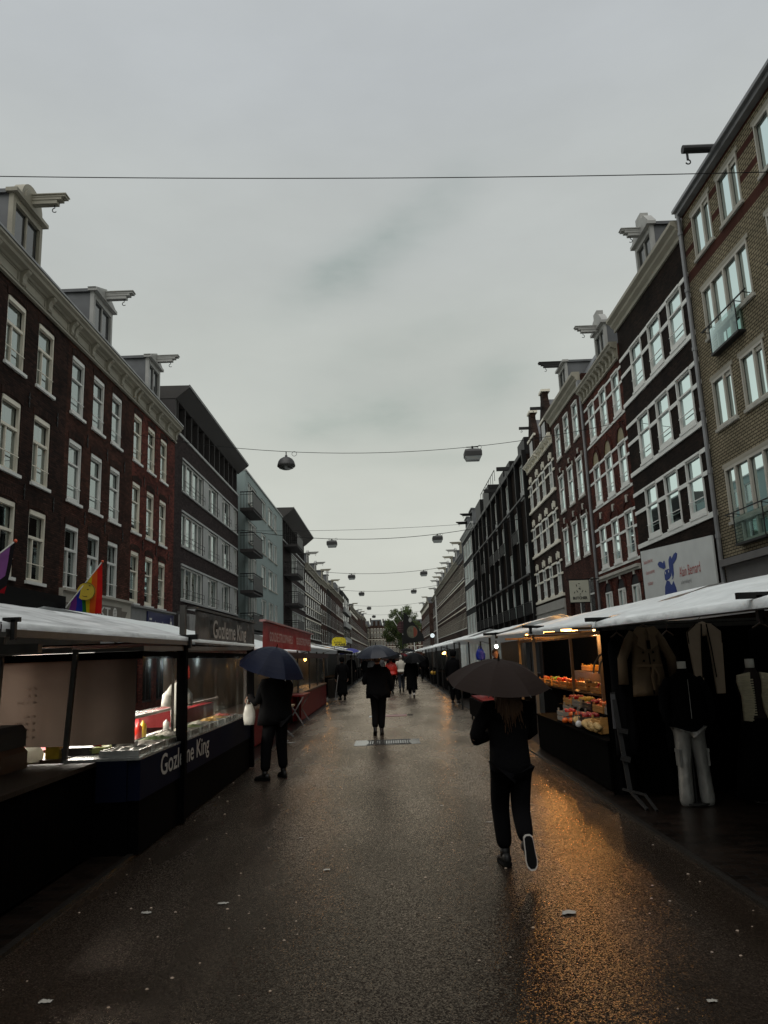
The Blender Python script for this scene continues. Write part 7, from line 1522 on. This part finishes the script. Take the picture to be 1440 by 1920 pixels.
rs = empty('round_sign', (1.1, 69, 0), 'dark round sign with pale lines beside the triangular banner flag', 'sign'); b = MB(); b.prism([(.44 * math.cos(a), .55 * math.sin(a)) for a in [i * math.pi / 12 for i in range(24)]], (1.1, 69, 4.45), (1, 0, 0), (0, 0, 1), .04); rd = b.build('disc', mat('maroon', (.05, .012, .016), .5), rs); fixn(rd)
b = MB()
for k_, w_ in ((-.22, .3), (-.02, .38), (.18, .32)): b.box(1.1 - w_, 1.1 + w_, 68.93, 68.955, 4.44 + k_, 4.48 + k_)
b.build('printed_lines', mat('dull rose', (.16, .08, .08), .6), rd); b = MB(); b.tube([(1.1, 69.02, 0), (1.1, 69.02, 3.95)], .035, 6); b.build('sign_post', M_iron, rs)
b = MB(); b.bar((.75, 73, 6.0), (2.3, 73, 3.4), .09, .05); b.bar((.35, 73, 5.3), (1.7, 73, 3.2), .06, .05); b.bar((2.3, 73, 3.4), (2.3, 73, 0), .08); tag(b.build('slanted_pole', M_whiteB, at=(2.3, 73, 0)), 'white slanted poles standing left of the triangular banner flag', 'pole')
gl_ = empty('round_lamp', (3.25, 60, 3.0), 'round white disc lamp above the right market roofs', 'lamp'); b = MB(); b.prism([(.17 * math.cos(a), .17 * math.sin(a)) for a in [i * math.pi / 10 for i in range(20)]], (3.35, 60, 3.35), (1, 0, 0), (0, 0, 1), .08); o = b.build('disc', mat('white lit disc', (.8, .85, .85), .4, 0, emit=(.8, .95, 1), es=.5), gl_); fixn(o); b = MB(); b.bar((3.35, 60, 3.2), (3.35, 60, 2.5), .04); b.build('stem', M_iron, gl_)

# ================================================================== STREET SURFACE DETAILS
dr = empty('drain_grate', (-.25, 16.6, 0), 'rectangular iron drain grate set in wet concrete in mid street', 'drain'); b = MB(); b.box(-.85, .55, 16.25, 17.25, .001, .006); b.build('surround', mat('wet concrete surround', (.07, .06, .05), .12, .3, 5), dr)
b = MB()
for k_ in range(18): b.box(-.55 + k_ * .05, -.525 + k_ * .05, 16.4, 17.1, .0065, .013)
b.box(-.58, .36, 16.34, 16.395, .0065, .014); b.box(-.58, .36, 17.105, 17.16, .0065, .014); b.build('grate', M_iron, dr)
mh = empty('manhole_cover', (.05, 24.1, 0), 'reddish square inspection cover behind the middle walker', 'manhole'); b = MB(); b.box(-.75, -.45, 23.7, 24.4, .002, .006); b.box(.45, .62, 23.9, 24.4, .002, .006); b.build('concrete_frame', MC['wet concrete surround'], mh); b = MB(); b.box(-.25, .42, 23.8, 24.5, .002, .010); b.build('cover', mat('red cover', (.16, .02, .014), .3, .3, 8), mh)
r = random.Random(21)
lit = [((-1.35, 6.15), .035, 'white crumpled scrap on the wet road, left of the middle foreground'), ((-1.89, 6.0), .035, 'small white scrap near the left gutter'), ((-.63, 6.97), .03, 'tiny white scrap in mid road'), ((1.17, 5.66), .055, 'largest torn white paper on the road, in the orange glow'), ((-1.98, 4.55), .03, 'pale leaf at the lower left corner'), ((1.58, 4.26), .025, 'tiny pale crumb at the lower right'), ((-3.2, 6.8), .03, 'white crumb beyond the left gutter'), ((1.0, 8.6), .03, 'crumb right of the brown umbrella shoes'), ((-1.0, 8.2), .02, 'crumb near the road centre left'), ((3.3, 13.5), .09, 'white plastic scrap lying under the fruit table'), ((.55, 9.6), .02, 'crumb behind the front walker'), ((1.7, 29.5), .08, 'white scrap far off near the right kerb'), ((2.0, 28.0), .06, 'second white scrap near the right kerb'), ((-2.3, 17.3), .1, 'white crumpled bag under the folding table')]
for (x, y), q, lb in lit:
    b = MB(); g = 6
    P_ = [[(x + q * (a / g - .5) * 2 * (1 + .3 * r.uniform(-1, 1)), y + q * 1.1 * (c / g - .5) * (1.2 + .5 * r.uniform(-1, 1)), .005 + q * .14 * r.random()) for a in range(g + 1)] for c in range(g + 1)]
    b.loft(P_, False, None, False); tag(b.build('litter', mat('scrap paper', (.26, .25, .22), .6), at=(x, y, .004)), lb, 'litter', 'litter on the wet street')
me_c = [MB().ball((0, 0, 0), .006, 6, 4, sq=(1.3, .9, .4)).mesh('crumbs', M_solew) for _ in range(1)]
b = MB()
for i in range(420):
    x, y = r.uniform(-2.5, 2.45), 2.6 + 22 * r.random() ** 1.5; q = r.uniform(.0025, .008) * (1 + y / 14); a = r.uniform(0, 3.14)
    b.loft([[(x + q * c * math.cos(a + t_) * 1.2, y + q * c * math.sin(a + t_), z) for t_ in (0, 1.3, 2.4, 3.7, 5.1)] for z, c in ((.0015, 1), (.0015 + q * .5, .6))], True)
tag(b.build('grit', mat('grit', (.26, .20, .15), .5, .5, 30)), 'pale grit and crumbs scattered over the wet road', 'grit', kind='stuff')
